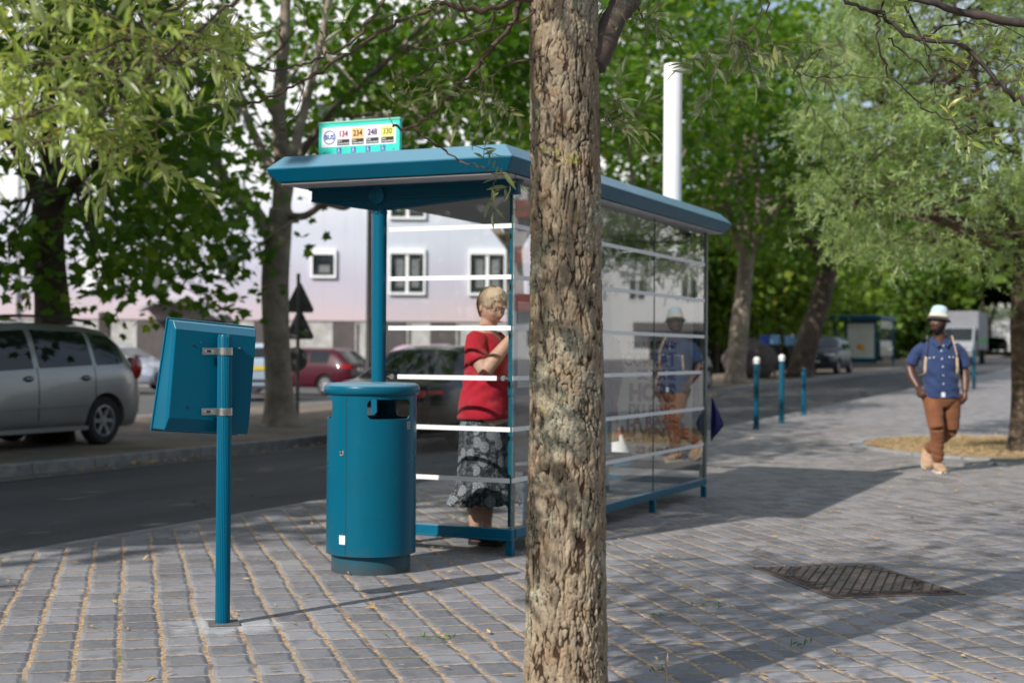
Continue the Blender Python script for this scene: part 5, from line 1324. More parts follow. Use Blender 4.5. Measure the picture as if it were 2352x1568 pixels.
# park trees behind the hedge: bright sunlit crowns
def park_tree(px, dep, h, r, seed, label, m=PARK_LEAF, zl=2.2, ncl=70, per=60):
    rg = np.random.default_rng(seed); p = at(px, 809, dep); p.z = terrain(p.x, p.y)
    return tree('park_tree', label, p, [(0, 0, -0.1), (0.1, 0, h * 0.25), (0.05, 0, h * 0.45)], 0.17, 0.12, generic_limbs(rg, (0.05, 0, h * 0.44), 4, h * 0.4, 0.09),
                ((0, 0, h * 0.62), (r, r, h * 0.40)), seed, PLANE_BARK_D, m, SIMPLE, ncl, per, 0.42, 0.75, 'trees in the park behind the hedge', low=lambda q: zl)
for i, (px, dep, h, r, lab, m) in enumerate(((1640, 62, 6.5, 2.6, 'bright lime green tree just clear of the shelter glass', PARK_LEAF), (1715, 70, 8.5, 3.2, 'light green park tree between the straight and leaning plane trunks', PARK_LEAF),
        (1785, 66, 8.0, 3.0, 'yellow green park tree behind the tall pale boulder', PARK_LEAF), (1880, 82, 9.0, 4.0, 'sunlit park tree above the dark parked hatchback', PARK_LEAF), (1985, 95, 9.5, 4.2, 'park tree above the roof of the distant shelter', PLANE_LEAF2),
        (2080, 115, 10, 5.0, 'soft green park tree left of the man in the hat', PARK_LEAF), (1560, 75, 10, 4.0, 'park tree behind the shelter roof near the white mast', PLANE_LEAF2), (2120, 150, 13, 5.5, 'broad dark tree far behind the white lorry', PLANE_LEAF), (2440, 140, 13, 6.0, 'tall dark tree standing right of the distant pink house', PLANE_LEAF))):
    park_tree(px, dep, h, r, 200 + i, lab, m)
# the far wood that closes the view
def wood(rg, n):
    px = rg.uniform(1470, 2700, n); dep = rg.uniform(112, 150, n)
    x = (px - 1176) / FPX * dep
    top = 13 + 2.5 * np.sin(x * 0.23) + 1.6 * np.sin(x * 0.61 + 1)
    gap = (px > 2235) & (px < 2345)
    z = np.where(gap, 7.0, 0.3) + rg.uniform(0, 1, n) ** 0.8 * (top - np.where(gap, 7.0, 0.3))
    return np.stack([x, dep, z], 1)
tag(leaf_mass('treeline', 42000, wood, 31, PLANE_LEAF2, 1.15, None), 'distant wood closing the view behind the park', None, None, 'stuff')
# pink house at the end of the street
hp = at(2290, 809, 175.0); hp.z = 1.5
HS = thing('pink_house', 'pale pink rendered house glimpsed at the far end of the street', 'house', hp)
MB().box(-9, 9, 0, 9, -1, 9).build('wall', plain('pink_render', (0.78, 0.55, 0.55), 0.8), HS)
MB().prism([(-9.5, -0.4, 9), (9.5, -0.4, 9), (9.5, 4.5, 12), (-9.5, 4.5, 12)], (0, 0, 0.3)).build('roof', plain('roof_tile_red', (0.3, 0.13, 0.09), 0.8), HS)
MB().box(-1.2, 2.4, -0.06, -0.001, 0, 6.2).build('door', plain('white_gate', (0.85, 0.83, 0.78), 0.7), HS)
# ------------------------------------------------------------------ distant bus shelter with a pale poster
ds = ground(1985, 852)
ds = at(1985, 809, 72.0); ds.z = terrain(ds.x, ds.y)
D = thing('bus_shelter', 'distant bus shelter with a pale poster panel in front of the long hedge', 'bus shelter', ds, -TH)
MB().box(-1.7, 0.9, -0.5, 4.2, 2.35, 2.55).build('roof', TEAL_DARK, D, bevel=0.04)
pc = MB().box(-0.95, 0.65, -0.12, 0.0, 0.15, 2.3).build('poster_case', TEAL_DARK, D, bevel=0.02)
MB().box(-0.82, 0.52, -0.14, -0.121, 0.4, 2.15).build('poster', plain('poster_cream', (0.62, 0.62, 0.52), 0.6, 0.1, 1), pc)
MB().ball((-0.15, -0.13, 0.95), 0.26, 14, 8, (1.2, 0.06, 0.9)).build('poster_picture', plain('poster_orange', (0.7, 0.33, 0.05), 0.7, 0.4, 5), pc)
for x, y in ((-1.5, 0.1), (-1.5, 3.9), (0.8, 3.9)): MB().tube([(x, y, 0), (x, y, 2.35)], 0.05, 8).build('post', TEAL_DARK, D)
MB().add([(0.8, 0, 0.2), (0.8, 3.9, 0.2), (0.8, 3.9, 2.3), (0.8, 0, 2.3)], [(0, 1, 2, 3)]).build('back_pane', PANE, D, fix=False)
# ------------------------------------------------------------------ grey apartment house up the pavement, seen mirrored in the shelter glass
rb = Vector((60, 66, 0))
RB = thing('apartment_house', 'pale grey apartment house with red balconies mirrored in the shelter glass', 'building', rb, R(-42))
MB().box(-20, 12, 0, 10, 0, 16).build('wall', facade_mat('grey_facade', [(0, (0.70, 0.70, 0.70)), (20, (0.76, 0.76, 0.77))], 3.0), RB)
MB().box(-20.3, 12.3, -0.3, 10.3, 16, 16.4).build('roof', PLINTH, RB)
BRICK = plain('red_balcony_brick', (0.36, 0.10, 0.07), 0.8, 0.2, 3)
for r in range(5):
    for c in range(9):
        x = -18 + 3.3 * c; z = 1.6 + 3.0 * r
        if r == 0 and c < 5: continue
        f = MB().box(x, x + 0.12, -0.06, -0.001, z, z + 1.5).box(x + 1.1, x + 1.22, -0.06, -0.001, z, z + 1.5).box(x + 0.12, x + 1.1, -0.06, -0.001, z, z + 0.1).box(x + 0.12, x + 1.1, -0.06, -0.001, z + 1.35, z + 1.5).box(x + 0.56, x + 0.66, -0.05, -0.031, z + 0.1, z + 1.35).build('window', WHITE, RB)
        MB().box(x + 0.12, x + 1.1, -0.03, -0.002, z + 0.1, z + 1.35).build('pane', WINGLASS, f)
for r in range(1, 5):
    MB().box(0.6, 3.6, -1.2, -0.002, 3.0 * r + 0.9, 3.0 * r + 1.05).box(0.6, 3.6, -1.2, -1.12, 3.0 * r + 1.05, 3.0 * r + 2.0).build('balcony', BRICK, RB)
MB().box(-20, -4, -1.6, -0.002, 2.7, 3.2).build('shop_canopy', DARKDOOR, RB)
MB().box(-19, -5, -0.05, -0.002, 0.3, 2.6).build('shop_front', WINGLASS, RB)

# unseen trees added behind the viewpoint to darken reflections and cut skylight
def added_wood_behind(rg, n):
    az = np.radians(rg.uniform(56, 300, n)); rr = rg.uniform(34, 50, n)
    x = rr * np.sin(az); y = rr * np.cos(az)
    top = 10.5 + 2.0 * np.sin(az * 9) + 1.2 * np.sin(az * 23)
    ok = ~((az > np.radians(268)) & (y > 5))
    return np.stack([x, y, 0.2 + rg.uniform(0, 1, n) ** 0.8 * top], 1)[ok]
tag(leaf_mass('treeline', 30000, added_wood_behind, 33, PLANE_LEAF, 1.0, None), 'unseen belt of trees added behind the viewpoint to darken reflections', None, None, 'stuff')
# ------------------------------------------------------------------ cars: lofted bodies; local x runs rear -> front, y to the left, z up
HEADGL = plain('headlamp_glass', (0.55, 0.58, 0.6), 0.08, 0.2, 20, 0.3, 1.0)
TAILRED = plain('tail_lamp_red', (0.42, 0.008, 0.012), 0.15, 0.3, 20, 0, 1.0)
AMBER = plain('amber_lamp', (0.6, 0.16, 0.02), 0.2, 0.2, 20, 0, 1.0)
RIM = plain('alloy_wheel', (0.55, 0.55, 0.56), 0.3, 0.15, 20, 0.7)
PLATE_W = plain('plate_white', (0.75, 0.75, 0.72), 0.5, 0.05)
PLATE_Y = plain('plate_yellow', (0.75, 0.55, 0.05), 0.5, 0.05)
def carpaint(name, c, metal=0.4, rough=0.3):
    g = NG(name); p = g.obj(); z = g.n('SeparateXYZ', {0: p}).outputs[2]
    dust = g.math('MULTIPLY', g.ss(g.math('ADD', z, g.math('MULTIPLY', g.noise(p, 4.0, 5.0), 0.3)), 0.75, 0.25), 0.5)
    b = g.bsdf(Base_Color=g.mix(dust, c, tuple(0.75 * x + 0.012 for x in c)), Metallic=metal, Roughness=g.math('ADD', rough, g.math('MULTIPLY', g.noise(p, 2.0, 4.0), 0.12)))
    b.inputs['Specular IOR Level'].default_value = 0.25 if max(c) < 0.06 else 0.5
    b.inputs['Coat Weight'].default_value = 0.7 if max(c) > 0.06 else 0.3; b.inputs['Coat Roughness'].default_value = 0.04
    return g.surf(b)
def interp(x, pts): return float(np.interp(x, [p[0] for p in pts], [p[1] for p in pts]))
def chaikin(P, n=2):
    for _ in range(n):
        Q = [P[0]]
        for a, b in zip(P[:-1], P[1:]):
            Q += [a * 0.75 + b * 0.25, a * 0.25 + b * 0.75]
        Q.append(P[-1]); P = Q
    return P
class Car:
    def __init__(s, L, w, top, belt, roofw, zb=0.2, axles=(0.8, 3.6), wr=0.31):
        s.L, s.w, s.top, s.belt, s.roofw, s.zb, s.axles, s.wr = L, w, top, belt, roofw, zb, axles, wr
    def width(s, x):
        e = 0.55
        f = 1.0
        if x < e: f = 1 - 0.16 * (1 - x / e) ** 2.2
        if x > s.L - e * 1.4: f = 1 - 0.26 * (1 - (s.L - x) / (e * 1.4)) ** 2.0
        return s.w * f
    def sec(s, x):
        w = s.width(x); zt = interp(x, s.top); zs = min(interp(x, s.belt), zt - 0.03); wt = min(interp(x, s.roofw), w - 0.04)
        end = 0.10 * max(0, 1 - x / 0.12) + 0.10 * max(0, 1 - (s.L - x) / 0.12); zb = s.zb + end
        P = [(0, zb), (w - 0.14, zb), (w - 0.035, zb + 0.07), (w - 0.005, zb + 0.26), (w, (zb + zs) * 0.5 + 0.06), (w - 0.012, zs - 0.10), (w - 0.04, zs),
             (w - 0.04 + (wt - w + 0.04) * 0.55, zs + (zt - zs) * 0.60), (wt - 0.01, zt - (zt - zs) * 0.12), (wt * 0.82, zt - 0.012), (wt * 0.4, zt), (0, zt + 0.006)]
        return np.array(chaikin([np.array(p, float) for p in P], 2))
    def side(s, x, z):
        P = s.sec(x); k = len(P) // 2
        i0 = int(np.argmin(np.abs(P[:, 1] - s.belt[0][1] * 0 - (s.zb + 0.3)))); Q = P[i0:]
        return float(np.interp(z, Q[:, 1], Q[:, 0]))
    def body(s, mat, parent):
        xs = sorted(set([0.0, 0.02, 0.06, 0.12] + list(np.linspace(0.2, s.L - 0.2, 70)) + [s.L - 0.12, s.L - 0.06, s.L - 0.02, s.L]))
        rows = []
        for x in xs:
            P = s.sec(x); half = [(x, y, z) for y, z in P]
            rows.append(half + [(x, -y, z) for x_, y, z in half[-2:0:-1]])
        n = len(rows[0]); vs = [p for r in rows for p in r]
        fs = [(i * n + k, i * n + (k + 1) % n, (i + 1) * n + (k + 1) % n, (i + 1) * n + k) for i in range(len(rows) - 1) for k in range(n)]
        fs += [tuple(range(n)), tuple((len(rows) - 1) * n + k for k in range(n))[::-1]]
        o = MB().add(vs, fs).build('body', mat, parent)
        cs = []
        for ax in s.axles:
            for sg in (1, -1):
                M = Matrix.Translation((ax, sg * (s.w - 0.13), s.wr)) @ Matrix.Rotation(R(90), 4, 'X')
                cs.append(MB().lathe([(0.001, -0.17), (s.wr + 0.055, -0.17), (s.wr + 0.055, 0.17), (0.001, 0.17)], 36, M).mesh('c', None))
        cut(o, cs)
        o.data.polygons.foreach_set('use_smooth', [True] * len(o.data.polygons)); o.data.set_sharp_from_angle(angle=R(38))
        if not o.data.materials: o.data.materials.append(mat)
        else: o.data.materials[0] = mat
        return o
    def side_panel(s, name, lo, up, mat, parent, sides=(1, -1), lift=0.006, nz=6, nx=22):
        """strip between two polylines (x,z) laid on the flank"""
        x0, x1 = lo[0][0], lo[-1][0]; out = []
        for sg in sides:
            P = []
            for i in range(nx + 1):
                x = x0 + (x1 - x0) * i / nx; a, b = interp(x, lo), interp(x, up)
                P.append([(x, sg * (s.side(x, a + (b - a) * k / nz) + lift), a + (b - a) * k / nz) for k in range(nz + 1)])
            out.append(MB().grid(P, flip=sg < 0).build(name, mat, parent, True, fix=False))
        return out
    def screen(s, name, x0, x1, mat, parent, inset=0.06, lift=0.007, nx=10, ny=16):
        """panel on the upper surface between two stations (windscreen, rear window)"""
        P = []
        for i in range(nx + 1):
            x = x0 + (x1 - x0) * i / nx; Q = s.sec(x); zt = Q[-1, 1]
            zb_ = min(interp(x, s.belt), zt - 0.03); wmax = float(np.interp(zb_ + (zt - zb_) * 0.86, Q[len(Q) // 2:, 1], Q[len(Q) // 2:, 0])) - inset
            row = []
            for k in range(ny + 1):
                y = -wmax + 2 * wmax * k / ny
                z = float(np.interp(-abs(y), -Q[::-1, 0][::-1][len(Q) // 2:], Q[len(Q) // 2:, 1]))
                row.append((x, y, z + lift))
            P.append(row)
        return MB().grid(P).build(name, mat, parent, True, fix=True)
    def wheels(s, parent, spokes=6, rimr=0.205):
        for ax in s.axles:
            for sg in (1, -1):
                M = Matrix.Translation((ax, sg * (s.w - 0.115), s.wr)) @ Matrix.Rotation(R(-90 * sg), 4, 'X')
                wb = thing('wheel', None, None); del_ = [wb.pop(k) for k in list(wb.keys())] ; wb.parent = parent
                r = s.wr
                MB().lathe([(rimr, -0.09), (r - 0.03, -0.095), (r, -0.07), (r, 0.06), (r - 0.03, 0.092), (rimr + 0.012, 0.088), (rimr, 0.075)], 40, M, caps=False).build('tyre', RUBBER, wb, True, 40)
                rm = MB().lathe([(rimr, -0.08), (rimr, 0.078), (rimr - 0.018, 0.080), (rimr - 0.022, 0.03), (rimr - 0.03, 0.0), (0.001, 0.0)], 40, M, caps=False)
                for k in range(spokes):
                    a = 2 * math.pi * k / spokes; Mk = M @ Matrix.Rotation(a, 4, 'Z')
                    rm.box(0.03, rimr - 0.01, -0.026, 0.026, 0.03, 0.062, Mk)
                rm.lathe([(0.001, 0.068), (0.05, 0.066), (0.055, 0.03)], 16, M, caps=False)
                rm.build('rim', RIM, wb, True, 30)
                MB().lathe([(0.001, 0.004), (rimr - 0.03, 0.004)], 30, M, caps=False).build('brake_shadow', BLACK, wb)
def end_box(car, name, x, y0, y1, z0, z1, mat, parent, front=False, depth=0.03, ny=5):
    """lamp or plate that hugs the front or rear: thin slab following the plan curve"""
    P = []
    for i in range(ny + 1):
        y = y0 + (y1 - y0) * i / ny
        lo_, hi_ = (0.0, 1.2)
        xx = x
        # find the station where the flank at this height passes y
        for t in np.linspace(0, 0.9, 46):
            xq = (car.L - t) if front else t
            if car.side(xq, (z0 + z1) / 2) >= abs(y): xx = xq; break
        xx = xx + (0.012 if front else -0.012)
        P.append([(xx, y, z0), (xx, y, z1), (xx - (depth if front else -depth), y, z1), (xx - (depth if front else -depth), y, z0), (xx, y, z0)])
    return MB().grid(P).build(name, mat, parent, True, 40)
def common(car, T, ymax=0.8, plate=PLATE_W, front_z=0.62, rear_z=(0.72, 0.92), rear_w=(0.45, 0.80), platez=0.72, chars=None):
    for sg in (1, -1):
        end_box(car, 'headlight', car.L, sg * 0.42, sg * 0.74, front_z, front_z + 0.15, HEADGL, T, True)
        end_box(car, 'tail_light', 0, sg * rear_w[0], sg * rear_w[1], rear_z[0], rear_z[1], TAILRED, T)
        fx = car.axles[1] - 0.55
        mz = interp(fx, car.belt) + 0.08
        MB().ball((fx, sg * (car.side(fx, mz - 0.05) + 0.12), mz), 0.11, 14, 8, (0.8, 1.0, 0.7)).build('mirror', car.mat, T, True)
    MB().box(car.L - 0.02, car.L + 0.008, -0.26, 0.26, 0.38, 0.48).build('number_plate', plate, T)
    pr = MB().box(-0.022, 0.01, -0.26, 0.26, platez, platez + 0.11).build('number_plate', plate, T)
    end_box(car, 'grille', car.L, -0.36, 0.36, 0.50, 0.60, BLACK, T, True, ny=2)
    end_box(car, 'bumper_strip', 0, -0.74, 0.74, 0.40, 0.47, BLACK, T, ny=10)
    end_box(car, 'bumper_strip', car.L, -0.66, 0.66, 0.36, 0.44, BLACK, T, True, ny=10)
def place(T, d, a, z=None, away=True):
    p = S(d, a); T.location = (p.x, p.y, terrain(p.x, p.y) if z is None else z); T.rotation_euler.z = (R(90) - TH) if away else (R(-90) - TH)
def handles(car, T, xs, z, sides=(1, -1)):
    for x in xs:
        for sg in sides:
            y = car.side(x, z)
            MB().ball((x, sg * (y + 0.008), z), 0.07, 10, 6, (1.2, 0.25, 0.55)).build('handle', BLACK, T, True)
            MB().box(x - 0.075, x + 0.075, min(sg * y, sg * (y + 0.038)), max(sg * y, sg * (y + 0.038)), z - 0.012, z + 0.016).build('handle', car.mat, T, bevel=0.008)
def seams(car, T, xs, z0, z1):
    for x in xs:
        for sg in (1, -1):
            P = [[(x + dx, sg * (car.side(x + dx, z0 + (z1 - z0) * k / 8) + 0.003), z0 + (z1 - z0) * k / 8) for k in range(9)] for dx in (-0.006, 0.006)]
            MB().grid(P).build('door_seam', BLACK, T, fix=False)

# ---- silver people carrier
SILVER = carpaint('champagne_silver', (0.36, 0.355, 0.34), 0.55, 0.3)
T = thing('parked_car', 'champagne silver people carrier with roof rails and alloy wheels parked at the kerb', 'car')
c = Car(4.65, 0.88, [(0, 0.80), (0.06, 1.05), (0.30, 1.40), (0.55, 1.53), (1.0, 1.575), (2.0, 1.60), (2.7, 1.57), (3.05, 1.47), (3.9, 0.99), (4.3, 0.88), (4.6, 0.74), (4.65, 0.62)],
        [(0, 0.95), (0.5, 1.04), (1.5, 1.0), (3.0, 0.94), (3.9, 0.92), (4.65, 0.6)], [(0, 0.55), (0.3, 0.58), (0.9, 0.62), (2.7, 0.63), (3.3, 0.62), (3.9, 0.74), (4.65, 0.6)], 0.20, (0.83, 3.66), 0.315)
c.mat = SILVER; c.body(SILVER, T); c.wheels(T, 6, 0.205)
c.side_panel('window', [(0.44, 1.08), (0.56, 1.055), (0.98, 1.045)], [(0.44, 1.30), (0.56, 1.42), (0.98, 1.47)], CARGLASS, T)
c.side_panel('window', [(1.06, 1.045), (2.02, 1.01)], [(1.06, 1.475), (2.02, 1.49)], CARGLASS, T)
c.side_panel('window', [(2.12, 1.005), (3.0, 0.97), (3.35, 0.965)], [(2.12, 1.485), (2.7, 1.46), (3.0, 1.33), (3.35, 1.06)], CARGLASS, T)
c.screen('windscreen', 3.12, 3.80, CARGLASS, T); c.screen('rear_window', 0.10, 0.36, CARGLASS, T)
common(c, T, rear_z=(0.86, 1.14), rear_w=(0.58, 0.70))
for sg in (1, -1):
    MB().ball((0.15, sg * 0.80, 1.0), 0.12, 14, 10, (0.9, 0.35, 1.25)).build('tail_light', TAILRED, T, True)
    MB().tube(smooth_path([(0.75, sg * 0.60, 1.55), (0.95, sg * 0.61, 1.615), (1.8, sg * 0.62, 1.66), (2.6, sg * 0.62, 1.635), (2.85, sg * 0.61, 1.55)], 4), 0.019, 8).build('roof_rail', BLACK, T, True)
handles(c, T, (1.22, 2.24), 0.88); seams(c, T, (1.04, 2.07), 0.36, 1.02)
c.side_panel('rubbing_strip', [(1.2, 0.53), (3.2, 0.50)], [(1.2, 0.575), (3.2, 0.545)], SILVER, T, lift=0.014, nz=2)
c.side_panel('sill', [(1.2, 0.215), (3.3, 0.215)], [(1.2, 0.27), (3.3, 0.27)], carpaint('silver_sill', (0.3, 0.3, 0.29), 0.4, 0.4), T, lift=0.02, nz=2)
place(T, -9.83, 7.66, 0.0, away=False)

# ---- black saloon on the road, seen from behind
BLACKP = carpaint('black_paint', (0.006, 0.006, 0.009), 0.1, 0.25)
T = thing('saloon_car', 'black saloon with red tail lights on the road behind the shelter glass', 'car')
c = Car(4.5, 0.87, [(0, 0.74), (0.05, 0.92), (0.15, 0.97), (0.62, 1.01), (1.25, 1.40), (1.65, 1.465), (2.3, 1.47), (2.7, 1.41), (3.35, 0.97), (4.2, 0.86), (4.46, 0.72), (4.5, 0.60)],
        [(0, 0.86), (0.7, 0.93), (2.4, 0.93), (3.4, 0.91), (4.5, 0.58)], [(0, 0.66), (0.62, 0.74), (1.3, 0.58), (2.5, 0.58), (3.35, 0.72), (4.5, 0.6)], 0.20, (0.95, 3.6), 0.305)
c.mat = BLACKP; c.body(BLACKP, T); c.wheels(T, 5, 0.19)
c.screen('rear_window', 0.66, 1.27, CARGLASS, T, 0.05); c.screen('windscreen', 2.72, 3.32, CARGLASS, T)
c.side_panel('window', [(1.15, 0.98), (1.95, 0.975)], [(1.15, 1.20), (1.4, 1.30), (1.95, 1.33)], CARGLASS, T)
c.side_panel('window', [(2.03, 0.975), (2.95, 0.96)], [(2.03, 1.33), (2.4, 1.32), (2.95, 1.10)], CARGLASS, T)
common(c, T, rear_z=(0.68, 0.86), rear_w=(0.42, 0.83), platez=0.50)
handles(c, T, (1.3, 2.25), 0.84); seams(c, T, (1.1, 1.99), 0.36, 0.95)
MB().box(0.035, 0.055, -0.35, 0.35, 0.80, 0.83).build('boot_trim', CHROME, T)
place(T, -5.97, 8.8, -0.125)
# ---- the cars of the car park and kerb (each of its own shape)
def hatch(name, label, paint, loc, rz, kind='hatch', plate=PLATE_W, group=None):
    T = thing(name, label, 'car', loc, rz, group)
    if kind == 'estate':
        c = Car(4.45, 0.85, [(0, 0.75), (0.04, 0.95), (0.50, 1.36), (0.75, 1.44), (2.4, 1.46), (2.75, 1.38), (3.4, 0.98), (4.15, 0.88), (4.42, 0.74), (4.45, 0.6)], [(0, 0.88), (0.8, 0.95), (3.4, 0.92), (4.45, 0.58)],
                [(0, 0.66), (0.5, 0.60), (2.5, 0.60), (3.4, 0.72), (4.45, 0.58)], 0.2, (0.85, 3.5), 0.30)
        sx = (0.08, 0.48); w = (2.80, 3.36); wins = ([(0.75, 0.99), (1.45, 0.985)], [(0.75, 1.26), (0.9, 1.34), (1.45, 1.37)]), ([(1.55, 0.985), (2.25, 0.98)], [(1.55, 1.37), (2.25, 1.37)]), ([(2.33, 0.98), (3.0, 0.965)], [(2.33, 1.36), (2.55, 1.33), (3.0, 1.08)])
    else:
        c = Car(3.95, 0.84, [(0, 0.75), (0.04, 0.98), (0.38, 1.34), (0.62, 1.43), (2.1, 1.46), (2.45, 1.38), (3.05, 1.02), (3.65, 0.90), (3.92, 0.74), (3.95, 0.6)], [(0, 0.92), (0.8, 0.97), (3.05, 0.94), (3.95, 0.58)],
                [(0, 0.64), (0.4, 0.58), (2.2, 0.58), (3.05, 0.72), (3.95, 0.58)], 0.2, (0.65, 3.1), 0.30)
        sx = (0.10, 0.36); w = (2.50, 3.02); wins = ([(0.7, 1.02), (1.5, 1.01)], [(0.7, 1.24), (0.9, 1.33), (1.5, 1.37)]), ([(1.6, 1.01), (2.7, 0.985)], [(1.6, 1.37), (2.2, 1.35), (2.7, 1.08)])
    c.mat = paint; c.body(paint, T); c.wheels(T, 7, 0.19)
    for lo, up in wins: c.side_panel('window', lo, up, CARGLASS, T)
    c.screen('rear_window', *sx, CARGLASS, T); c.screen('windscreen', *w, CARGLASS, T)
    common(c, T, plate=plate)
    return T
def px_loc(px, depth, z=0.0): p = at(px, 809, depth); return (p.x, p.y, z)
def aim(dx, dy): return math.atan2(dy, dx)
hatch('parked_car', 'silver blue hatchback in the car park behind the silver people carrier', carpaint('silver_blue', (0.36, 0.40, 0.48), 0.5), px_loc(150, 46.5, -0.05), aim(0.92, -0.38), 'hatch')
hatch('parked_car', 'pale blue hatchback half hidden between the notice case and the plane trunk', carpaint('pale_blue', (0.40, 0.50, 0.62), 0.2), px_loc(603, 38.5, 0), aim(-0.22, 0.975), 'hatch', PLATE_Y)
hatch('parked_car', 'dark red estate car parked beside the double triangular road signs', carpaint('dark_red', (0.055, 0.003, 0.012), 0.0), px_loc(832, 44.5, -0.1), aim(-0.90, 0.42), 'estate')
hatch('parked_car', 'lilac pink car of which the roof shows above the black saloon', carpaint('lilac', (0.55, 0.36, 0.47), 0.3), px_loc(890, 49.0, 0.05), aim(0.98, -0.15), 'hatch')
hatch('parked_car', 'grey estate car beyond the left end of the silver people carrier', carpaint('grey_estate', (0.20, 0.22, 0.21), 0.4), px_loc(-40, 31.0, 0), aim(-0.3, 0.95), 'estate')
t = hatch('parked_car', 'black hatchback parked just beyond the far end of the bus shelter', carpaint('black_hatch', (0.012, 0.012, 0.014), 0.1), (0, 0, 0), 0, 'hatch'); place(t, -8.95, 28.4)
t = hatch('parked_car', 'dark hatchback parked nose towards us beside the leaning plane tree', carpaint('blue_black', (0.012, 0.017, 0.024), 0.0), (0, 0, 0), 0, 'hatch'); place(t, -8.6, 51.0, None, False)
p = ground(2298, 846); hatch('parked_car', 'dark car far up the street near the pink house', carpaint('dark_grey', (0.03, 0.035, 0.04), 0.3), p, aim(-0.6, -0.8), 'hatch')
hatch('parked_car', 'white hatchback out of frame, mirrored in the shelter glass', carpaint('white_car', (0.7, 0.7, 0.7), 0.0), (34.0, 35.0, 0), aim(0.7, -0.7), 'hatch')
# ---- box lorry
p = S(-7.0, 78.0); T = thing('box_lorry', 'white box lorry with a green stripe coming along the far side of the road', 'lorry', (p.x, p.y, terrain(p.x, p.y) - 0.12), R(-90) - TH)
LW = carpaint('lorry_shaded_white', (0.26, 0.27, 0.29), 0.0, 0.4)  # shade is put into the greyed colours of cab and box
bx = MB().box(-5.2, -0.3, -1.05, 1.05, 0.85, 3.1).build('cargo_box', plain('lorry_box_shaded', (0.20, 0.205, 0.225), 0.5, 0.08, 1), T, bevel=0.04)
MB().box(-5.1, -0.4, 1.051, 1.056, 1.25, 1.55).box(-5.1, -0.4, -1.056, -1.051, 1.25, 1.55).build('stripe', plain('lorry_green', (0.05, 0.30, 0.05), 0.5), bx)
cab = MB().prism([(-0.25, -0.98, 0.45), (1.35, -0.98, 0.45), (1.45, -0.98, 1.05), (1.20, -0.98, 1.35), (0.75, -0.98, 2.15), (-0.25, -0.98, 2.2)], (0, 1.96, 0)).build('cab', LW, T, bevel=0.06)
MB().prism([(1.215, -0.85, 1.38), (0.80, -0.85, 2.08), (0.80, 0.85, 2.08), (1.215, 0.85, 1.38)], (0.02, 0, 0.01)).build('windscreen', CARGLASS, cab)
for sg in (1, -1):
    MB().box(0.1, 0.85, sg * 0.985 - 0.006, sg * 0.985 + 0.006, 1.40, 1.98).build('window', CARGLASS, cab)
    MB().box(1.42, 1.47, sg * 0.75 - 0.14, sg * 0.75 + 0.14, 0.75, 0.95).build('headlight', HEADGL, cab)
    for x in (0.75, -3.9):
        M = Matrix.Translation((x, sg * 0.86, 0.42)) @ Matrix.Rotation(R(90), 4, 'X')
        MB().lathe([(0.2, -0.12), (0.42, -0.12), (0.42, 0.12), (0.2, 0.12)], 28, M).build('wheel', RUBBER, T, True, 40)
MB().box(-5.0, 1.3, -0.6, 0.6, 0.45, 0.84).build('chassis', BLACK, T)
# ------------------------------------------------------------------ people: lofted anatomy fused into one surface
def skin_mat(name, c, dark, rough=0.45):
    g = NG(name); p = g.obj()
    n1 = g.noise(p, 18.0, 4.0); n2 = g.noise(p, 160.0, 3.0)
    b = g.bsdf(Base_Color=g.mix(g.ss(n1, 0.3, 0.7), c, dark), Roughness=g.math('ADD', rough, g.math('MULTIPLY', n2, 0.1)), Normal=g.bump(n2, 0.0008))
    b.inputs['Subsurface Weight'].default_value = 0.12; b.inputs['Subsurface Radius'].default_value = (0.012, 0.005, 0.003)
    return g.surf(b)
def cloth_mat(name, c, scale=420.0, var=0.12, rough=0.85):
    g = NG(name); p = g.obj()
    n1 = g.noise(p, 7.0, 5.0); n2 = g.noise(p, scale, 2.0)
    cc = g.mix(g.ss(n1, 0.3, 0.7), tuple(x * (1 - var) for x in c), tuple(x * (1 + var) for x in c))
    b = g.bsdf(Base_Color=cc, Roughness=rough, Normal=g.bump(n2, 0.0008))
    b.inputs['Sheen Weight'].default_value = 0.12
    return g.surf(b)
def fuse(mb, name, mat, parent, voxel, smooth_it=4, wrinkle=None):
    o = mb.build(name, mat, parent, True)
    m = o.modifiers.new('r', 'REMESH'); m.mode = 'VOXEL'; m.voxel_size = voxel; m.use_smooth_shade = True
    s = o.modifiers.new('s', 'SMOOTH'); s.factor = 0.5; s.iterations = smooth_it
    bake(o)
    if wrinkle:
        n = len(o.data.vertices); V = np.zeros(n * 3, dtype=np.float32); o.data.vertices.foreach_get('co', V); V = V.reshape(-1, 3)
        N = np.zeros(n * 3, dtype=np.float32); o.data.vertices.foreach_get('normal', N); N = N.reshape(-1, 3)
        V = V + N * wrinkle(V.astype(float))[:, None].astype(np.float32)
        o.data.vertices.foreach_set('co', V.ravel())
    o.data.polygons.foreach_set('use_smooth', [True] * len(o.data.polygons)); o.data.update()
    if not o.data.materials: o.data.materials.append(mat)
    return o
def rings(mb, R_, seg=28):
    """R_: list of (x, y, z, rx, ry): horizontal rings stacked upwards"""
    vs = []
    for x, y, z, rx, ry in R_:
        for k in range(seg):
            t = 2 * math.pi * k / seg
            cx, sy = math.cos(t), math.sin(t)
            e = 0.86
            vs.append((x + rx * math.copysign(abs(cx) ** e, cx), y + ry * math.copysign(abs(sy) ** e, sy), z))
    n = len(R_)
    fs = [(i * seg + k, i * seg + (k + 1) % seg, (i + 1) * seg + (k + 1) % seg, (i + 1) * seg + k) for i in range(n - 1) for k in range(seg)]
    fs += [tuple(range(seg))[::-1], tuple((n - 1) * seg + k for k in range(seg))]
    mb.add(vs, fs)
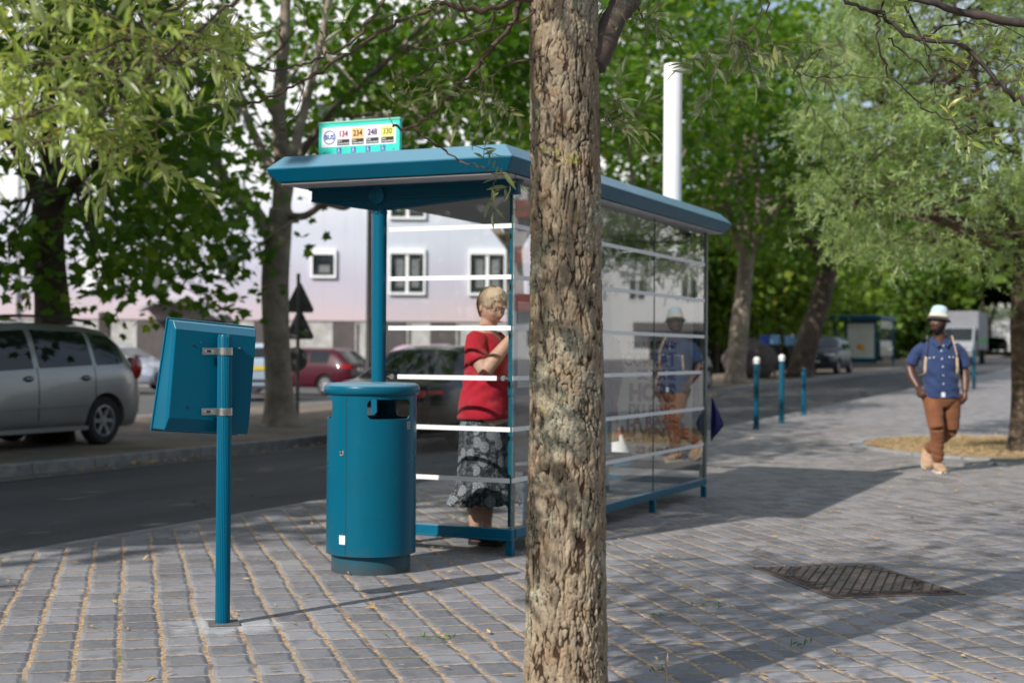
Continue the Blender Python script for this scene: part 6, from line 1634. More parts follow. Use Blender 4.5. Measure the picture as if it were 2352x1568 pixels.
def limb(mb, pts, rad, seg=16):
    P = smooth_path(pts, 4); n = len(P); t = np.linspace(0, 1, n); tk = np.linspace(0, 1, len(rad))
    mb.tube(P, [float(np.interp(x, tk, rad)) for x in t], seg)
def head_pts(nu=72, nv=56, s=1.0, puff=0.0):
    """face looks to -y; returns grid [iu][iv] of Vectors; chin to crown about 0.225*s"""
    out = []
    for i in range(nu):
        row = []
        for j in range(nv + 1):
            ph = math.pi * j / nv; th = 2 * math.pi * i / nu
            d = Vector((math.sin(ph) * math.sin(th), -math.sin(ph) * math.cos(th), -math.cos(ph)))
            x, y, z = d.x * 0.076, d.y * 0.096, d.z * 0.116
            f = max(0.0, -d.y)
            if z < 0:
                k = (-z / 0.116)
                x *= 1 - 0.30 * k ** 1.7
                if y > 0: y *= 1 - 0.45 * k ** 1.3
                else: y *= 1 - 0.10 * k ** 2
            if y < 0: y *= 0.95
            def gz(cx, cz, sx, sz): return math.exp(-((x - cx) / sx) ** 2 - ((z - cz) / sz) ** 2) * (f > 0.05)
            y -= 0.020 * gz(0, -0.030, 0.013, 0.014) + 0.012 * gz(0, -0.010, 0.010, 0.022)          # nose
            y -= 0.006 * gz(0, 0.028, 0.045, 0.010)                                                   # brow
            y += 0.010 * (gz(0.032, 0.008, 0.017, 0.013) + gz(-0.032, 0.008, 0.017, 0.013))           # sockets
            y -= 0.005 * (gz(0.04, -0.026, 0.02, 0.018) + gz(-0.04, -0.026, 0.02, 0.018))            # cheeks
            y -= 0.007 * gz(0, -0.060, 0.022, 0.006) + 0.007 * gz(0, -0.071, 0.019, 0.006)            # lips
            y += 0.005 * gz(0, -0.0655, 0.024, 0.003) + 0.004 * gz(0, -0.083, 0.02, 0.006)
            y -= 0.008 * gz(0, -0.100, 0.020, 0.012)                                                  # chin
            v = Vector((x, y, z)) * s
            if puff: v += d * puff
            row.append(v)
        out.append(row)
    return out
def add_head(mb, M, s=1.0, ears=True):
    mb.grid([[M @ p for p in row] for row in head_pts(s=s)], True)
    if ears:
        for sg in (1, -1):
            mb.ball((0, 0, 0), 1, 12, 8); b = len(mb.v) - 12 * 9
            for k in range(b, len(mb.v)):
                p = Vector(mb.v[k]); q = Vector((p.x * 0.010, p.y * 0.020, p.z * 0.032)) * s
                q = Matrix.Rotation(sg * 0.35, 3, 'Z') @ q
                mb.v[k] = tuple(M @ (q + Vector((sg * 0.077, 0.008, -0.002)) * s))
def hand(mb, wrist, direction, palm_n, curl=0.6, s=1.0, side=1):
    """palm plus four bent fingers and a thumb; direction = wrist to knuckles, palm_n = the way the palm faces"""
    x = Vector(direction).normalized(); z = Vector(palm_n); z = (z - x * z.dot(x)).normalized(); y = z.cross(x) * side
    w = Vector(wrist)
    mb.tube([w - x * 0.015, w + x * 0.02, w + x * 0.05 * s, w + x * 0.085 * s, w + x * 0.095 * s], [(0.022, 0.026), (0.019, 0.031), (0.017, 0.039), (0.014, 0.039), (0.008, 0.033)] if abs(x.z) < 0.9 else [0.024, 0.026, 0.030, 0.029, 0.022], 14)
    for k, (off, ln) in enumerate(((-0.029, 0.068), (-0.0095, 0.078), (0.0105, 0.072), (0.029, 0.056))):
        p = w + x * 0.082 * s + y * off * s; pts = [p - x * 0.012]; a = 0.15
        pts.append(p)
        for q in range(3):
            a += curl * (0.55 + 0.12 * k * 0.5)
            p = p + (x * math.cos(a) + z * math.sin(a)) * ln * s / 3 * (1.15 - 0.15 * q); pts.append(p)
        mb.tube(pts, [0.0095, 0.0095, 0.0088, 0.008, 0.0062], 8)
    p = w + x * 0.025 * s - y * 0.030 * s; d1 = (x * 0.75 - y * 0.65 + z * 0.35).normalized(); d2 = (x * 0.95 - y * 0.15 + z * 0.45).normalized()
    mb.tube([p + y * 0.012, p + d1 * 0.035, p + d1 * 0.035 + d2 * 0.032, p + d1 * 0.035 + d2 * 0.055], [0.013, 0.0115, 0.0095, 0.007], 8)
def shoe(heel, toe, w, h, mat, parent, name='shoe', sole=None, M=None):
    heel, toe = Vector(heel), Vector(toe); d = (toe - heel); L_ = d.length; x = d.normalized(); up = Vector((0, 0, 1)); up = (up - x * up.dot(x)).normalized(); y = up.cross(x)
    P = []
    for i in range(17):
        t = i / 16
        ww = w * (0.70 + 0.45 * math.sin(math.pi * min(1, t * 0.62 + 0.12))) * (1 if t < 0.85 else math.sqrt(max(0.02, 1 - ((t - 0.85) / 0.15) ** 2)))
        if t < 0.08: ww *= math.sqrt(max(0.05, 1 - ((0.08 - t) / 0.08) ** 2))
        hh = h * (1.0 - 0.55 * sstep(0.25, 0.75, t)) * (1 if t < 0.9 else math.sqrt(max(0.1, 1 - ((t - 0.9) / 0.1) ** 2)) * 0.8 + 0.2)
        row = []
        for k in range(16):
            a = 2 * math.pi * k / 16; yy = math.cos(a) * ww * 0.5; zz = max(0.0, 0.5 + 0.5 * math.sin(a)) ** 0.8 * hh
            row.append(heel + x * (t * L_) + y * yy + up * (zz + 0.003))
        row.append(row[0]); P.append(row)
    o = MB().grid(P)
    n = 17; o.f.append(tuple(range(16))); o.f.append(tuple(16 * 17 + k for k in range(16)))
    s_ = o.build(name, mat, parent, True)
    if sole:
        P2 = []
        for i in range(17):
            r = P[i]; c_ = sum(r[:16], Vector()) / 16
            lo = [Vector((0, 0, 0))]
            wv = max((q - c_).dot(y) for q in r[:16]) * 1.06
            b = heel + x * ((i / 16) * L_)
            P2.append([b + y * wv - up * 0.012, b + y * wv + up * 0.012, b - y * wv + up * 0.012, b - y * wv - up * 0.012, b + y * wv - up * 0.012])
        MB().grid(P2).build('sole', sole, s_, True, 40)
    return s_
def fold(scale, amp, seed, stretch=(1, 1, 1)):
    return lambda V: (fbm(V * np.array(stretch) * scale, seed, 3) - 0.5) * 2 * amp

# ================================================= woman at the timetable (local -y is forwards)
SKIN_W = skin_mat('fair_skin', (0.68, 0.42, 0.31), (0.60, 0.34, 0.24))
RED = cloth_mat('red_jersey', (0.50, 0.008, 0.028))
wp = S(-0.395, 0.46)
mb = MB()
HM = Matrix.Translation((-0.01, -0.045, 1.545)) @ Matrix.Rotation(R(-30), 4, 'Z') @ Matrix.Rotation(R(16), 4, 'X')
add_head(mb, HM, 1.06)
limb(mb, [(0, 0.01, 1.33), (0, -0.010, 1.42), (-0.005, -0.035, 1.50)], [0.075, 0.058, 0.054])
rings(mb, [(0, 0.0, 0.50, 0.12, 0.10), (0, 0.0, 0.78, 0.165, 0.15), (0, -0.01, 0.95, 0.16, 0.145), (0, -0.02, 1.12, 0.155, 0.135), (0, -0.015, 1.25, 0.165, 0.13), (0, 0.0, 1.34, 0.15, 0.095), (0, 0.01, 1.40, 0.08, 0.06)])
# right arm (nearest the camera), bent up to the timetable; left arm likewise
for sx, el, wr, dr in ((-1, (-0.238, -0.105, 1.128), (-0.125, -0.238, 1.345), (0.15, -0.45, 0.85)), (1, (0.23, -0.12, 1.09), (0.10, -0.27, 1.22), (-0.2, -0.5, 0.75))):
    limb(mb, [(sx * 0.15, 0.005, 1.335), (sx * 0.215, -0.03, 1.24), el], [0.060, 0.052, 0.046])
    limb(mb, [el, tuple(np.array(el) * 0.55 + np.array(wr) * 0.45), wr], [0.047, 0.046, 0.029])
    hand(mb, wr, dr, (0, -1, -0.25), 0.35, 0.92, sx)
for sx in (-1, 1):
    limb(mb, [(sx * 0.085, 0.01, 0.62), (sx * 0.088, 0.01, 0.47), (sx * 0.085, 0.03, 0.36), (sx * 0.082, 0.035, 0.25), (sx * 0.08, 0.03, 0.12), (sx * 0.08, 0.02, 0.05)], [0.085, 0.062, 0.058, 0.056, 0.038, 0.037])
    limb(mb, [(sx * 0.08, 0.05, 0.045), (sx * 0.085, -0.06, 0.032), (sx * 0.085, -0.13, 0.025)], [0.034, 0.032, 0.02])
W = fuse(mb, 'person', SKIN_W, None, 0.0048, 3)
W.location = wp; W.rotation_euler.z = R(65.5)
tag(W, 'fair haired woman in a red top and dark flowered skirt reading the shelter timetable', 'person')
# top
mb = MB()
rings(mb, [(0, 0.005, 0.815, 0.195, 0.170), (0, 0.0, 0.84, 0.198, 0.172), (0, -0.005, 0.93, 0.192, 0.168), (0, -0.015, 1.03, 0.178, 0.158), (0, -0.03, 1.14, 0.176, 0.160), (0, -0.022, 1.24, 0.182, 0.148), (0, 0.0, 1.33, 0.168, 0.112), (0, 0.008, 1.375, 0.125, 0.082)])
for sx, el in ((-1, (-0.232, -0.060, 1.185)), (1, (0.225, -0.095, 1.13))):
    limb(mb, [(sx * 0.13, 0.005, 1.33), (sx * 0.205, -0.02, 1.265), el], [0.076, 0.070, 0.066])
def wf(V):
    a = (fbm(V * np.array([7, 7, 15]), 5, 3) - 0.5) * 0.017
    b = 0.004 * np.sin(V[:, 2] * 70 + V[:, 0] * 26 + 5 * np.sin(V[:, 1] * 14)) * np.clip(1 - np.abs(V[:, 2] - 1.08) / 0.16, 0, 1)
    return a + b
top = fuse(mb, 'top', RED, W, 0.0085, 5, wf)
# V neck: cut back the cloth where the throat shows
cutm = MB().prism([(-0.085, -0.30, 1.46), (0.085, -0.30, 1.46), (0.0, -0.30, 1.245)], (0, 0.262, 0)).mesh('c', None)
cut(top, [cutm])
top.data.polygons.foreach_set('use_smooth', [True] * len(top.data.polygons))
# skirt
def skirt_mat():
    g = NG('flowered_skirt'); p = g.obj(); xyz = g.n('SeparateXYZ', {0: p})
    s = g.math('MULTIPLY', g.math('ARCTAN2', xyz.outputs[1], xyz.outputs[0]), 0.2)
    v = g.n('CombineXYZ', {0: s, 1: xyz.outputs[2], 2: 0.0}).outputs[0]
    vo = g.n('TexVoronoi', {'Vector': v, 'Scale': 8.5, 'Randomness': 0.9}, voronoi_dimensions='2D')
    dv = g.n('VectorMath', {0: v, 1: vo.outputs['Position']}, operation='SUBTRACT').outputs[0]
    dx = g.n('SeparateXYZ', {0: dv}); r = g.n('VectorMath', {0: dv}, operation='LENGTH').outputs['Value']
    a = g.math('ARCTAN2', dx.outputs[1], dx.outputs[0])
    pet = g.math('ADD', g.math('MULTIPLY', g.math('COSINE', g.math('MULTIPLY', a, 17.0)), 0.5), 0.5)
    fl = g.math('MULTIPLY', g.math('MULTIPLY', g.ss(pet, 0.45, 0.7), g.ss(r, 0.038, 0.034)), g.ss(r, 0.010, 0.013))
    dot = g.ss(r, 0.008, 0.006)
    sp = g.n('TexVoronoi', {'Vector': v, 'Scale': 120.0}, voronoi_dimensions='2D').outputs[0]
    curl_ = g.math('MULTIPLY', g.ss(sp, 0.32, 0.2), g.ss(g.noise(v, 26.0, 2.0), 0.46, 0.56))
    sw = g.n('TexWave', {'Vector': v, 'Scale': 16.0, 'Distortion': 7.0, 'Detail': 2.0}).outputs[1]
    f = g.math('MINIMUM', g.math('ADD', g.math('ADD', fl, dot), g.math('MULTIPLY', g.math('MULTIPLY', curl_, g.ss(r, 0.034, 0.042)), 0.8)), 1.0)
    c = g.mix(f, g.mix(g.ss(sw, 0.4, 0.8), (0.010, 0.012, 0.018), (0.035, 0.04, 0.05)), (0.50, 0.53, 0.57))
    return g.surf(g.bsdf(Base_Color=c, Roughness=0.8))
P = []
prof = [(0.845, 0.162, 0.140, 0.0), (0.78, 0.178, 0.160, 0.1), (0.68, 0.182, 0.165, 0.3), (0.55, 0.184, 0.168, 0.5), (0.44, 0.190, 0.176, 0.8), (0.375, 0.198, 0.188, 1.0), (0.365, 0.200, 0.190, 1.1), (0.33, 0.215, 0.208, 2.2), (0.28, 0.232, 0.226, 3.0), (0.258, 0.240, 0.234, 3.4)]
seg = 180
prof2 = []
for (a, b) in zip(prof[:-1], prof[1:]):
    for q in range(4): prof2.append(tuple(x + (y - x) * q / 4 for x, y in zip(a, b)))
prof2.append(prof[-1])
for k in range(seg):
    t = 2 * math.pi * k / seg
    row = []
    for z, rx, ry, am in prof2:
        w_ = am * (0.0045 * math.sin(9 * t + 1.3) + 0.003 * math.sin(17 * t + 4 * z) + (0.0022 * math.sin(31 * t + 20 * z) if am > 1.2 else 0))
        zz = z + (0.010 * math.sin(9 * t + 2.2) + 0.006 * math.sin(23 * t) if am > 3 else 0)
        row.append(((rx + w_) * math.cos(t), (ry + w_) * math.sin(t) + 0.005, zz))
    P.append(row)
MB().grid(P, True).build('skirt', skirt_mat(), W, True, fix=False)
SHOE_B = plain('black_shoe', (0.015, 0.014, 0.016), 0.45, 0.2)
for sx in (-1, 1): shoe((sx * 0.08, 0.075, 0.012), (sx * 0.088, -0.165, 0.012), 0.092, 0.075, SHOE_B, W, 'shoe', BLACK)
# hair: a cap of combed strands from the crown to the nape
def hair_mat(name, c0, c1, c2):
    g = NG(name); rnd = g.n('NewGeometry').outputs['Random Per Island']; p = g.obj()
    c = g.mix(rnd, c0, c1); c = g.mix(g.math('MULTIPLY', g.ss(g.noise(p, 30.0, 3.0), 0.4, 0.7), 0.5), c, c2)
    b = g.bsdf(Base_Color=c, Roughness=0.42); b.inputs['Specular IOR Level'].default_value = 0.6
    return g.surf(b)
HAIRM = hair_mat('fair_hair', (0.64, 0.45, 0.29), (0.80, 0.61, 0.44), (0.84, 0.68, 0.52))
hd = head_pts(72, 56, 1.06)
def on_head(th, ph, lift):
    i = (th / (2 * math.pi)) % 1 * 72; j = min(55.999, max(0, ph / math.pi * 56)); i0 = int(i) % 72; i1 = (i0 + 1) % 72; fi = i - int(i); j0 = int(j); fj = j - j0
    p = (hd[i0][j0] * (1 - fi) + hd[i1][j0] * fi) * (1 - fj) + (hd[i0][j0 + 1] * (1 - fi) + hd[i1][j0 + 1] * fi) * fj
    n = Vector((p.x / 0.08 ** 2, p.y / 0.1 ** 2, p.z / 0.125 ** 2)).normalized()
    return HM @ (p + n * lift)
def hem(th):                                     # lowest polar position of the hair for each heading (0 = face, pi = nape)
    a = abs(((th + math.pi) % (2 * math.pi)) - math.pi) # 0 at the face
    if a < 0.75: return math.pi * (0.725 + 0.03 * math.cos(a * 5))
    if a < 1.25: return math.pi * (0.715 - 0.17 * sstep(0.75, 1.25, a))
    if a < 1.75: return math.pi * 0.545
    return math.pi * (0.545 - 0.235 * sstep(1.75, 2.15, a))
hm = MB()
for k in range(3600):
    th = rng.uniform(0, 2 * math.pi); e = hem(th) + rng.normal() * 0.06; lift0 = rng.uniform(0.006, 0.019); pts = []
    s0 = math.pi * rng.uniform(0.72, 0.985); 
    if s0 < e + 0.15: continue
    e2 = max(e, s0 - rng.uniform(0.9, 1.9)); sw = rng.normal() * 0.10 - 0.22 * math.sin(th)
    wd = rng.uniform(0.0012, 0.003); L1 = []; L2 = []
    for q in range(8):
        t = q / 7; ph = s0 + (e2 - s0) * t; tt = th + sw * t
        lf = lift0 * (0.65 + 0.5 * math.sin(math.pi * min(1, t * 1.1 + 0.15)))
        d = wd * (1 - 0.6 * t) / max(0.025, 0.085 * math.sin(ph))
        L1.append(on_head(tt - d, ph, lf)); L2.append(on_head(tt + d, ph, lf + 0.001))
    hm.grid([L1, L2])
cap = []
for i in range(72):
    th = 2 * math.pi * i / 72; e = hem(th) + 0.12
    cap.append([on_head(th, e + (math.pi - e) * j / 14, 0.008 if j > 0 else 0.002) for j in range(15)])
hm.grid(cap, True)
hm.build('hair', HAIRM, W, True, fix=False)
# glasses, necklace, watchful brows
gl = MB()
for sg in (1, -1):
    ring_ = [HM @ Vector((sg * 0.034 + 0.023 * math.cos(t), -0.1135 + 0.006 * abs(math.cos(t)), 0.002 + 0.016 * math.sin(t))) for t in np.linspace(0, 2 * math.pi, 21)]
    gl.tube(ring_, 0.0014, 6, False)
    gl.tube([HM @ Vector(q) for q in ((sg * 0.057, -0.106, 0.006), (sg * 0.078, -0.05, 0.008), (sg * 0.083, 0.0, 0.006), (sg * 0.080, 0.015, -0.006))], 0.0014, 6, False)
gl.tube([HM @ Vector(q) for q in ((-0.011, -0.115, 0.004), (0, -0.119, 0.008), (0.011, -0.115, 0.004))], 0.0014, 6, False)
gl.build('glasses', STEEL, W, True, fix=False)
for sg in (1, -1):
    MB().ball(HM @ Vector((sg * 0.034, -0.080, 0.006)), 0.0125, 12, 8).build('eye', plain('eye_white_%d' % (sg + 1), (0.30, 0.25, 0.22), 0.2), W, True)
    MB().tube([HM @ Vector((sg * x, -0.0985 + 0.25 * (x - 0.03) ** 2 * 20, z)) for x, z in ((0.016, 0.027), (0.034, 0.031), (0.052, 0.026))], 0.0026, 6).build('eyebrow', HAIRM, W, True)
MB().tube([HM @ Vector((x, -0.1045 + 4.5 * x * x, -0.0685 - 2.5 * x * x)) for x in np.linspace(-0.026, 0.026, 9)], [0.001, .0025, .0034, .0036, .0034, .0036, .0034, .0025, .001], 8).build('lips', plain('lip_rose', (0.42, 0.14, 0.12), 0.4), W, True)
MB().tube([(0.075 * math.sin(t), -0.02 - 0.115 * max(0, math.cos(t)) ** 1.3, 1.40 - 0.115 * max(0, math.cos(t)) ** 1.5) for t in np.linspace(-1.7, 1.7, 21)], 0.0026, 6).build('necklace', plain('amber_beads', (0.30, 0.14, 0.05), 0.25), W, True)

# ================================================= man walking up the pavement (local -y towards the camera)
SKIN_M = skin_mat('dark_skin', (0.125, 0.055, 0.036), (0.080, 0.034, 0.022), 0.36)
NAVY = cloth_mat('navy_shirt_cloth', (0.018, 0.040, 0.118))
TAN = cloth_mat('rust_trouser_cloth', (0.195, 0.070, 0.026))
mp = ground(2157, 1084); mp.z = 0
mb = MB()
HM2 = Matrix.Translation((-0.025, -0.05, 1.605)) @ Matrix.Rotation(R(-46), 4, 'Z') @ Matrix.Rotation(R(-3), 4, 'X')
add_head(mb, HM2, 1.08)
limb(mb, [(0.0, 0.02, 1.36), (-0.003, 0.0, 1.46), (-0.018, -0.02, 1.55)], [0.085, 0.066, 0.062])
rings(mb, [(0.02, 0, 0.80, 0.15, 0.11), (0.015, 0, 0.95, 0.165, 0.12), (0.0, -0.005, 1.10, 0.17, 0.125), (0.0, 0.0, 1.22, 0.165, 0.115), (0.0, 0.01, 1.32, 0.15, 0.09), (0, 0.015, 1.40, 0.085, 0.06)])
# his right arm (left in the picture): elbow out, hand at the pocket
limb(mb, [(-0.165, 0.01, 1.325), (-0.255, 0.030, 1.23), (-0.305, 0.045, 1.11)], [0.055, 0.052, 0.045])
limb(mb, [(-0.305, 0.045, 1.11), (-0.288, 0.0, 1.02), (-0.235, -0.075, 0.905)], [0.050, 0.046, 0.031])
hand(mb, (-0.235, -0.075, 0.905), (0.42, -0.15, -0.85), (0.5, 0.75, 0.2), 0.55, 1.02, -1)
limb(mb, [(0.165, 0.01, 1.325), (0.245, 0.03, 1.22), (0.268, 0.045, 1.09)], [0.055, 0.053, 0.046])
limb(mb, [(0.268, 0.045, 1.09), (0.272, 0.01, 0.99), (0.258, -0.045, 0.87)], [0.052, 0.047, 0.032])
hand(mb, (0.258, -0.045, 0.87), (-0.08, -0.15, -0.98), (-0.7, 0.55, 0.1), 0.5, 1.02, 1)
hipR, kneeR, ankR = (-0.085, 0.0, 0.82), (-0.045, -0.10, 0.47), (-0.015, -0.02, 0.10)
hipL, kneeL, ankL = (0.13, 0.02, 0.82), (0.135, 0.05, 0.46), (-0.06, 0.36, 0.20)
for h_, k_2, a_ in ((hipR, kneeR, ankR), (hipL, kneeL, ankL)):
    limb(mb, [h_, tuple((np.array(h_) + np.array(k_2)) / 2), k_2], [0.092, 0.08, 0.058])
    limb(mb, [k_2, tuple(np.array(k_2) * 0.62 + np.array(a_) * 0.38 + np.array([0, 0.018, 0])), a_], [0.057, 0.056, 0.036])
limb(mb, [(-0.015, 0.0, 0.07), (-0.005, -0.09, 0.045), (0.0, -0.15, 0.03)], [0.036, 0.034, 0.022])
limb(mb, [(-0.06, 0.37, 0.17), (-0.075, 0.32, 0.10), (-0.08, 0.27, 0.05)], [0.036, 0.034, 0.022])
Mn = fuse(mb, 'person', SKIN_M, None, 0.0052, 3)
Mn.location = mp; Mn.rotation_euler.z = R(-6)
tag(Mn, 'man in a navy shirt, rust trousers and pale hat walking along the pavement', 'person')
mb = MB()
rings(mb, [(0.02, -0.005, 0.795, 0.186, 0.140), (0.02, -0.005, 0.83, 0.188, 0.142), (0.012, -0.01, 0.95, 0.180, 0.140), (0.0, -0.012, 1.08, 0.178, 0.140), (0.0, -0.005, 1.22, 0.192, 0.138), (0.0, 0.005, 1.315, 0.196, 0.122), (0.0, 0.012, 1.375, 0.165, 0.102), (0, 0.012, 1.425, 0.10, 0.085)])
limb(mb, [(-0.15, 0.01, 1.345), (-0.245, 0.025, 1.262), (-0.292, 0.04, 1.155)], [0.066, 0.066, 0.070])
limb(mb, [(0.15, 0.01, 1.345), (0.240, 0.025, 1.255), (0.268, 0.04, 1.135)], [0.066, 0.067, 0.072])
def wm(V):
    a = (fbm(V * np.array([8, 8, 12]), 15, 3) - 0.5) * 0.030
    return a + 0.005 * np.sin(V[:, 2] * 55 + V[:, 0] * 34 + 4 * np.sin(V[:, 0] * 13)) * np.clip(1 - np.abs(V[:, 2] - 0.98) / 0.25, 0, 1)
shirt = fuse(mb, 'shirt', NAVY, Mn, 0.0085, 4, wm)
cut(shirt, [MB().prism([(-0.075, -0.25, 1.50), (0.065, -0.25, 1.50), (-0.01, -0.25, 1.325)], (0, 0.205, 0)).mesh('c', None)])
shirt.data.polygons.foreach_set('use_smooth', [True] * len(shirt.data.polygons))
# collar, buttons, pocket flaps
dgs = bpy.context.evaluated_depsgraph_get(); dgs.update()
def on_front(o, x, z, lift=0.003):
    hit, loc, nor, idx = o.ray_cast(Vector((x, -1.0, z)), Vector((0, 1, 0)))
    return (loc + nor * lift, nor) if hit else (Vector((x, -0.15, z)), Vector((0, -1, 0)))
PEARL = plain('pearl_button', (0.66, 0.66, 0.68), 0.3, 0.1)
def button(x, z, r=0.0085):
    p, n = on_front(shirt, x, z)
    M = Matrix.Translation(p) @ n.to_track_quat('Z', 'Y').to_matrix().to_4x4()
    MB().lathe([(0.0005, 0.003), (r * 0.8, 0.003), (r, 0.001), (r, -0.002)], 12, M, caps=False).build('button', PEARL, shirt, True)
for x, z in ((-0.006, 1.30), (-0.002, 1.215), (0.004, 1.13), (0.008, 1.04), (0.012, 0.95), (-0.125, 1.225), (-0.085, 1.23), (0.075, 1.235), (0.115, 1.235), (-0.062, 1.385), (0.055, 1.375), (0.02, 1.355)): button(x, z)
for sg in (1, -1):
    pk = [on_front(shirt, sg * 0.095 + dx, z, 0.004)[0] for dx, z in ((-0.055, 1.255), (0.055, 1.255), (0.055, 1.225), (0.0, 1.212), (-0.055, 1.225))]
    MB().add(pk, [(0, 1, 2, 3, 4)]).build('pocket_flap', NAVY, shirt, fix=False)
    cl = [(sg * 0.070, 0.055, 1.475), (sg * 0.085, -0.02, 1.455), (sg * 0.055, -0.10, 1.405), (sg * 0.010, -0.125, 1.375), (sg * 0.050, -0.145, 1.335), (sg * 0.105, -0.085, 1.395), (sg * 0.110, 0.0, 1.425), (sg * 0.075, 0.07, 1.445)]
    MB().prism(cl, (0, -0.006, 0.003)).build('collar', NAVY, shirt, bevel=0.002)
P = [[tuple(on_front(shirt, x, z, 0.0025)[0]) for z in np.linspace(0.82, 1.33, 22)] for x in (-0.014, 0.010)]
P = [[(p[0] + (z_ - 11) * -0.0012, p[1], p[2]) for z_, p in enumerate(r)] for r in P]
tb_ = on_front(shirt, 0.012, 0.835, 0.004)
MB().box(-0.02, 0.02, -0.003, 0.0, -0.025, 0.025, Matrix.Translation(tb_[0])).build('hem_tab', PEARL, shirt)
# trousers
mb = MB()
rings(mb, [(0.02, 0.0, 0.70, 0.10, 0.09), (0.02, 0.0, 0.78, 0.175, 0.125), (0.02, 0.0, 0.88, 0.178, 0.128), (0.02, 0, 0.95, 0.17, 0.12)])
for h_, k_2, a_, rr_ in ((hipR, kneeR, ankR, 1), (hipL, kneeL, ankL, 1)):
    limb(mb, [tuple(np.array(h_) + [0, 0, 0.02]), tuple((np.array(h_) + np.array(k_2)) / 2), k_2], [0.108, 0.098, 0.078])
    e_ = np.array(a_) + (np.array(k_2) - np.array(a_)) * 0.06
    limb(mb, [k_2, tuple(np.array(k_2) * 0.6 + e_ * 0.4 + np.array([0, 0.015, 0])), tuple(e_)], [0.078, 0.073, 0.060])
def wt(V): return (fbm(V * np.array([9, 9, 16]), 25, 3) - 0.5) * 0.017 + 0.004 * np.sin(V[:, 2] * 95 + V[:, 0] * 30) * np.clip(1 - np.abs(V[:, 2] - 0.18) / 0.14, 0, 1)
fuse(mb, 'trousers', TAN, Mn, 0.008, 4, wt)
SHOE_T = plain('tan_suede_shoe', (0.42, 0.27, 0.17), 0.9, 0.15); SOLE = plain('cream_sole', (0.62, 0.55, 0.44), 0.8)
shoe((-0.018, 0.065, 0.014), (-0.005, -0.225, 0.014), 0.108, 0.105, SHOE_T, Mn, 'shoe', SOLE)
shoe((-0.055, 0.425, 0.165), (-0.085, 0.215, 0.02), 0.105, 0.10, SHOE_T, Mn, 'shoe', SOLE)
# hat with a pale blue crown, cream band and dark turned-down brim
HT = HM2 @ Matrix.Translation((0, 0.004, 0.040)) @ Matrix.Rotation(R(-6), 4, 'X') @ Matrix.Diagonal((0.95, 1.10, 0.98, 1))
HATB = cloth_mat('hat_pale_blue', (0.48, 0.62, 0.70)); HATC = cloth_mat('hat_cream_band', (0.70, 0.62, 0.50)); HATD = cloth_mat('hat_dark_brim', (0.035, 0.035, 0.04))
hat = MB().lathe([(0.094, 0.045), (0.091, 0.075), (0.083, 0.108), (0.068, 0.132), (0.040, 0.145), (0.001, 0.149)], 40, HT, caps=False).build('hat', HATB, Mn, True)
MB().lathe([(0.098, 0.0), (0.108, 0.010), (0.100, 0.048), (0.092, 0.050)], 40, HT, caps=False).build('hat_band', HATC, hat, True)
MB().lathe([(0.097, 0.012), (0.124, -0.020), (0.128, -0.022), (0.127, -0.018), (0.107, 0.013), (0.097, 0.012)], 40, HT, caps=False).build('brim', HATD, hat, True)
# beard
hd2 = head_pts(72, 56, 1.08, 0.0); bdm = []
for i in range(72):
    th = 2 * math.pi * i / 72; a = abs(((th + math.pi) % (2 * math.pi)) - math.pi)
    row = []
    for j in range(4, 27):
        p = hd2[i][j]; z = p.z
        up_ = -0.082 if a < 0.35 else -0.082 + 0.075 * sstep(0.35, 1.35, a)
        inside = a < 1.75 and z < up_ and z > -0.118
        lift = 0.006 if inside else -0.004
        n = Vector((p.x / 0.08 ** 2, p.y / 0.1 ** 2, p.z / 0.125 ** 2)).normalized()
        row.append(HM2 @ (p + n * lift))
    bdm.append(row)
MB().grid(bdm, True).build('beard', plain('black_beard', (0.012, 0.010, 0.010), 0.9, 0.4, 90, 0, 0, 0.002), Mn, True, fix=False)
for sg in (1, -1):
    MB().ball(HM2 @ Vector((sg * 0.034, -0.0815, 0.008)), 0.0125, 12, 8).build('eye', plain('eye_dark_%d' % (sg + 1), (0.12, 0.10, 0.09), 0.2), Mn, True)
    MB().tube([HM2 @ Vector((sg * x, -0.101 + 5 * (x - 0.03) ** 2, z)) for x, z in ((0.016, 0.028), (0.034, 0.032), (0.052, 0.027))], 0.003, 6).build('eyebrow', BLACK, Mn, True)
MB().tube([HM2 @ Vector((x, -0.106 + 4.5 * x * x, -0.070 - 2.0 * x * x)) for x in np.linspace(-0.028, 0.028, 9)], [0.001, .003, .004, .0045, .004, .0045, .004, .003, .001], 8).build('lips', plain('lip_brown', (0.16, 0.06, 0.05), 0.4), Mn, True)
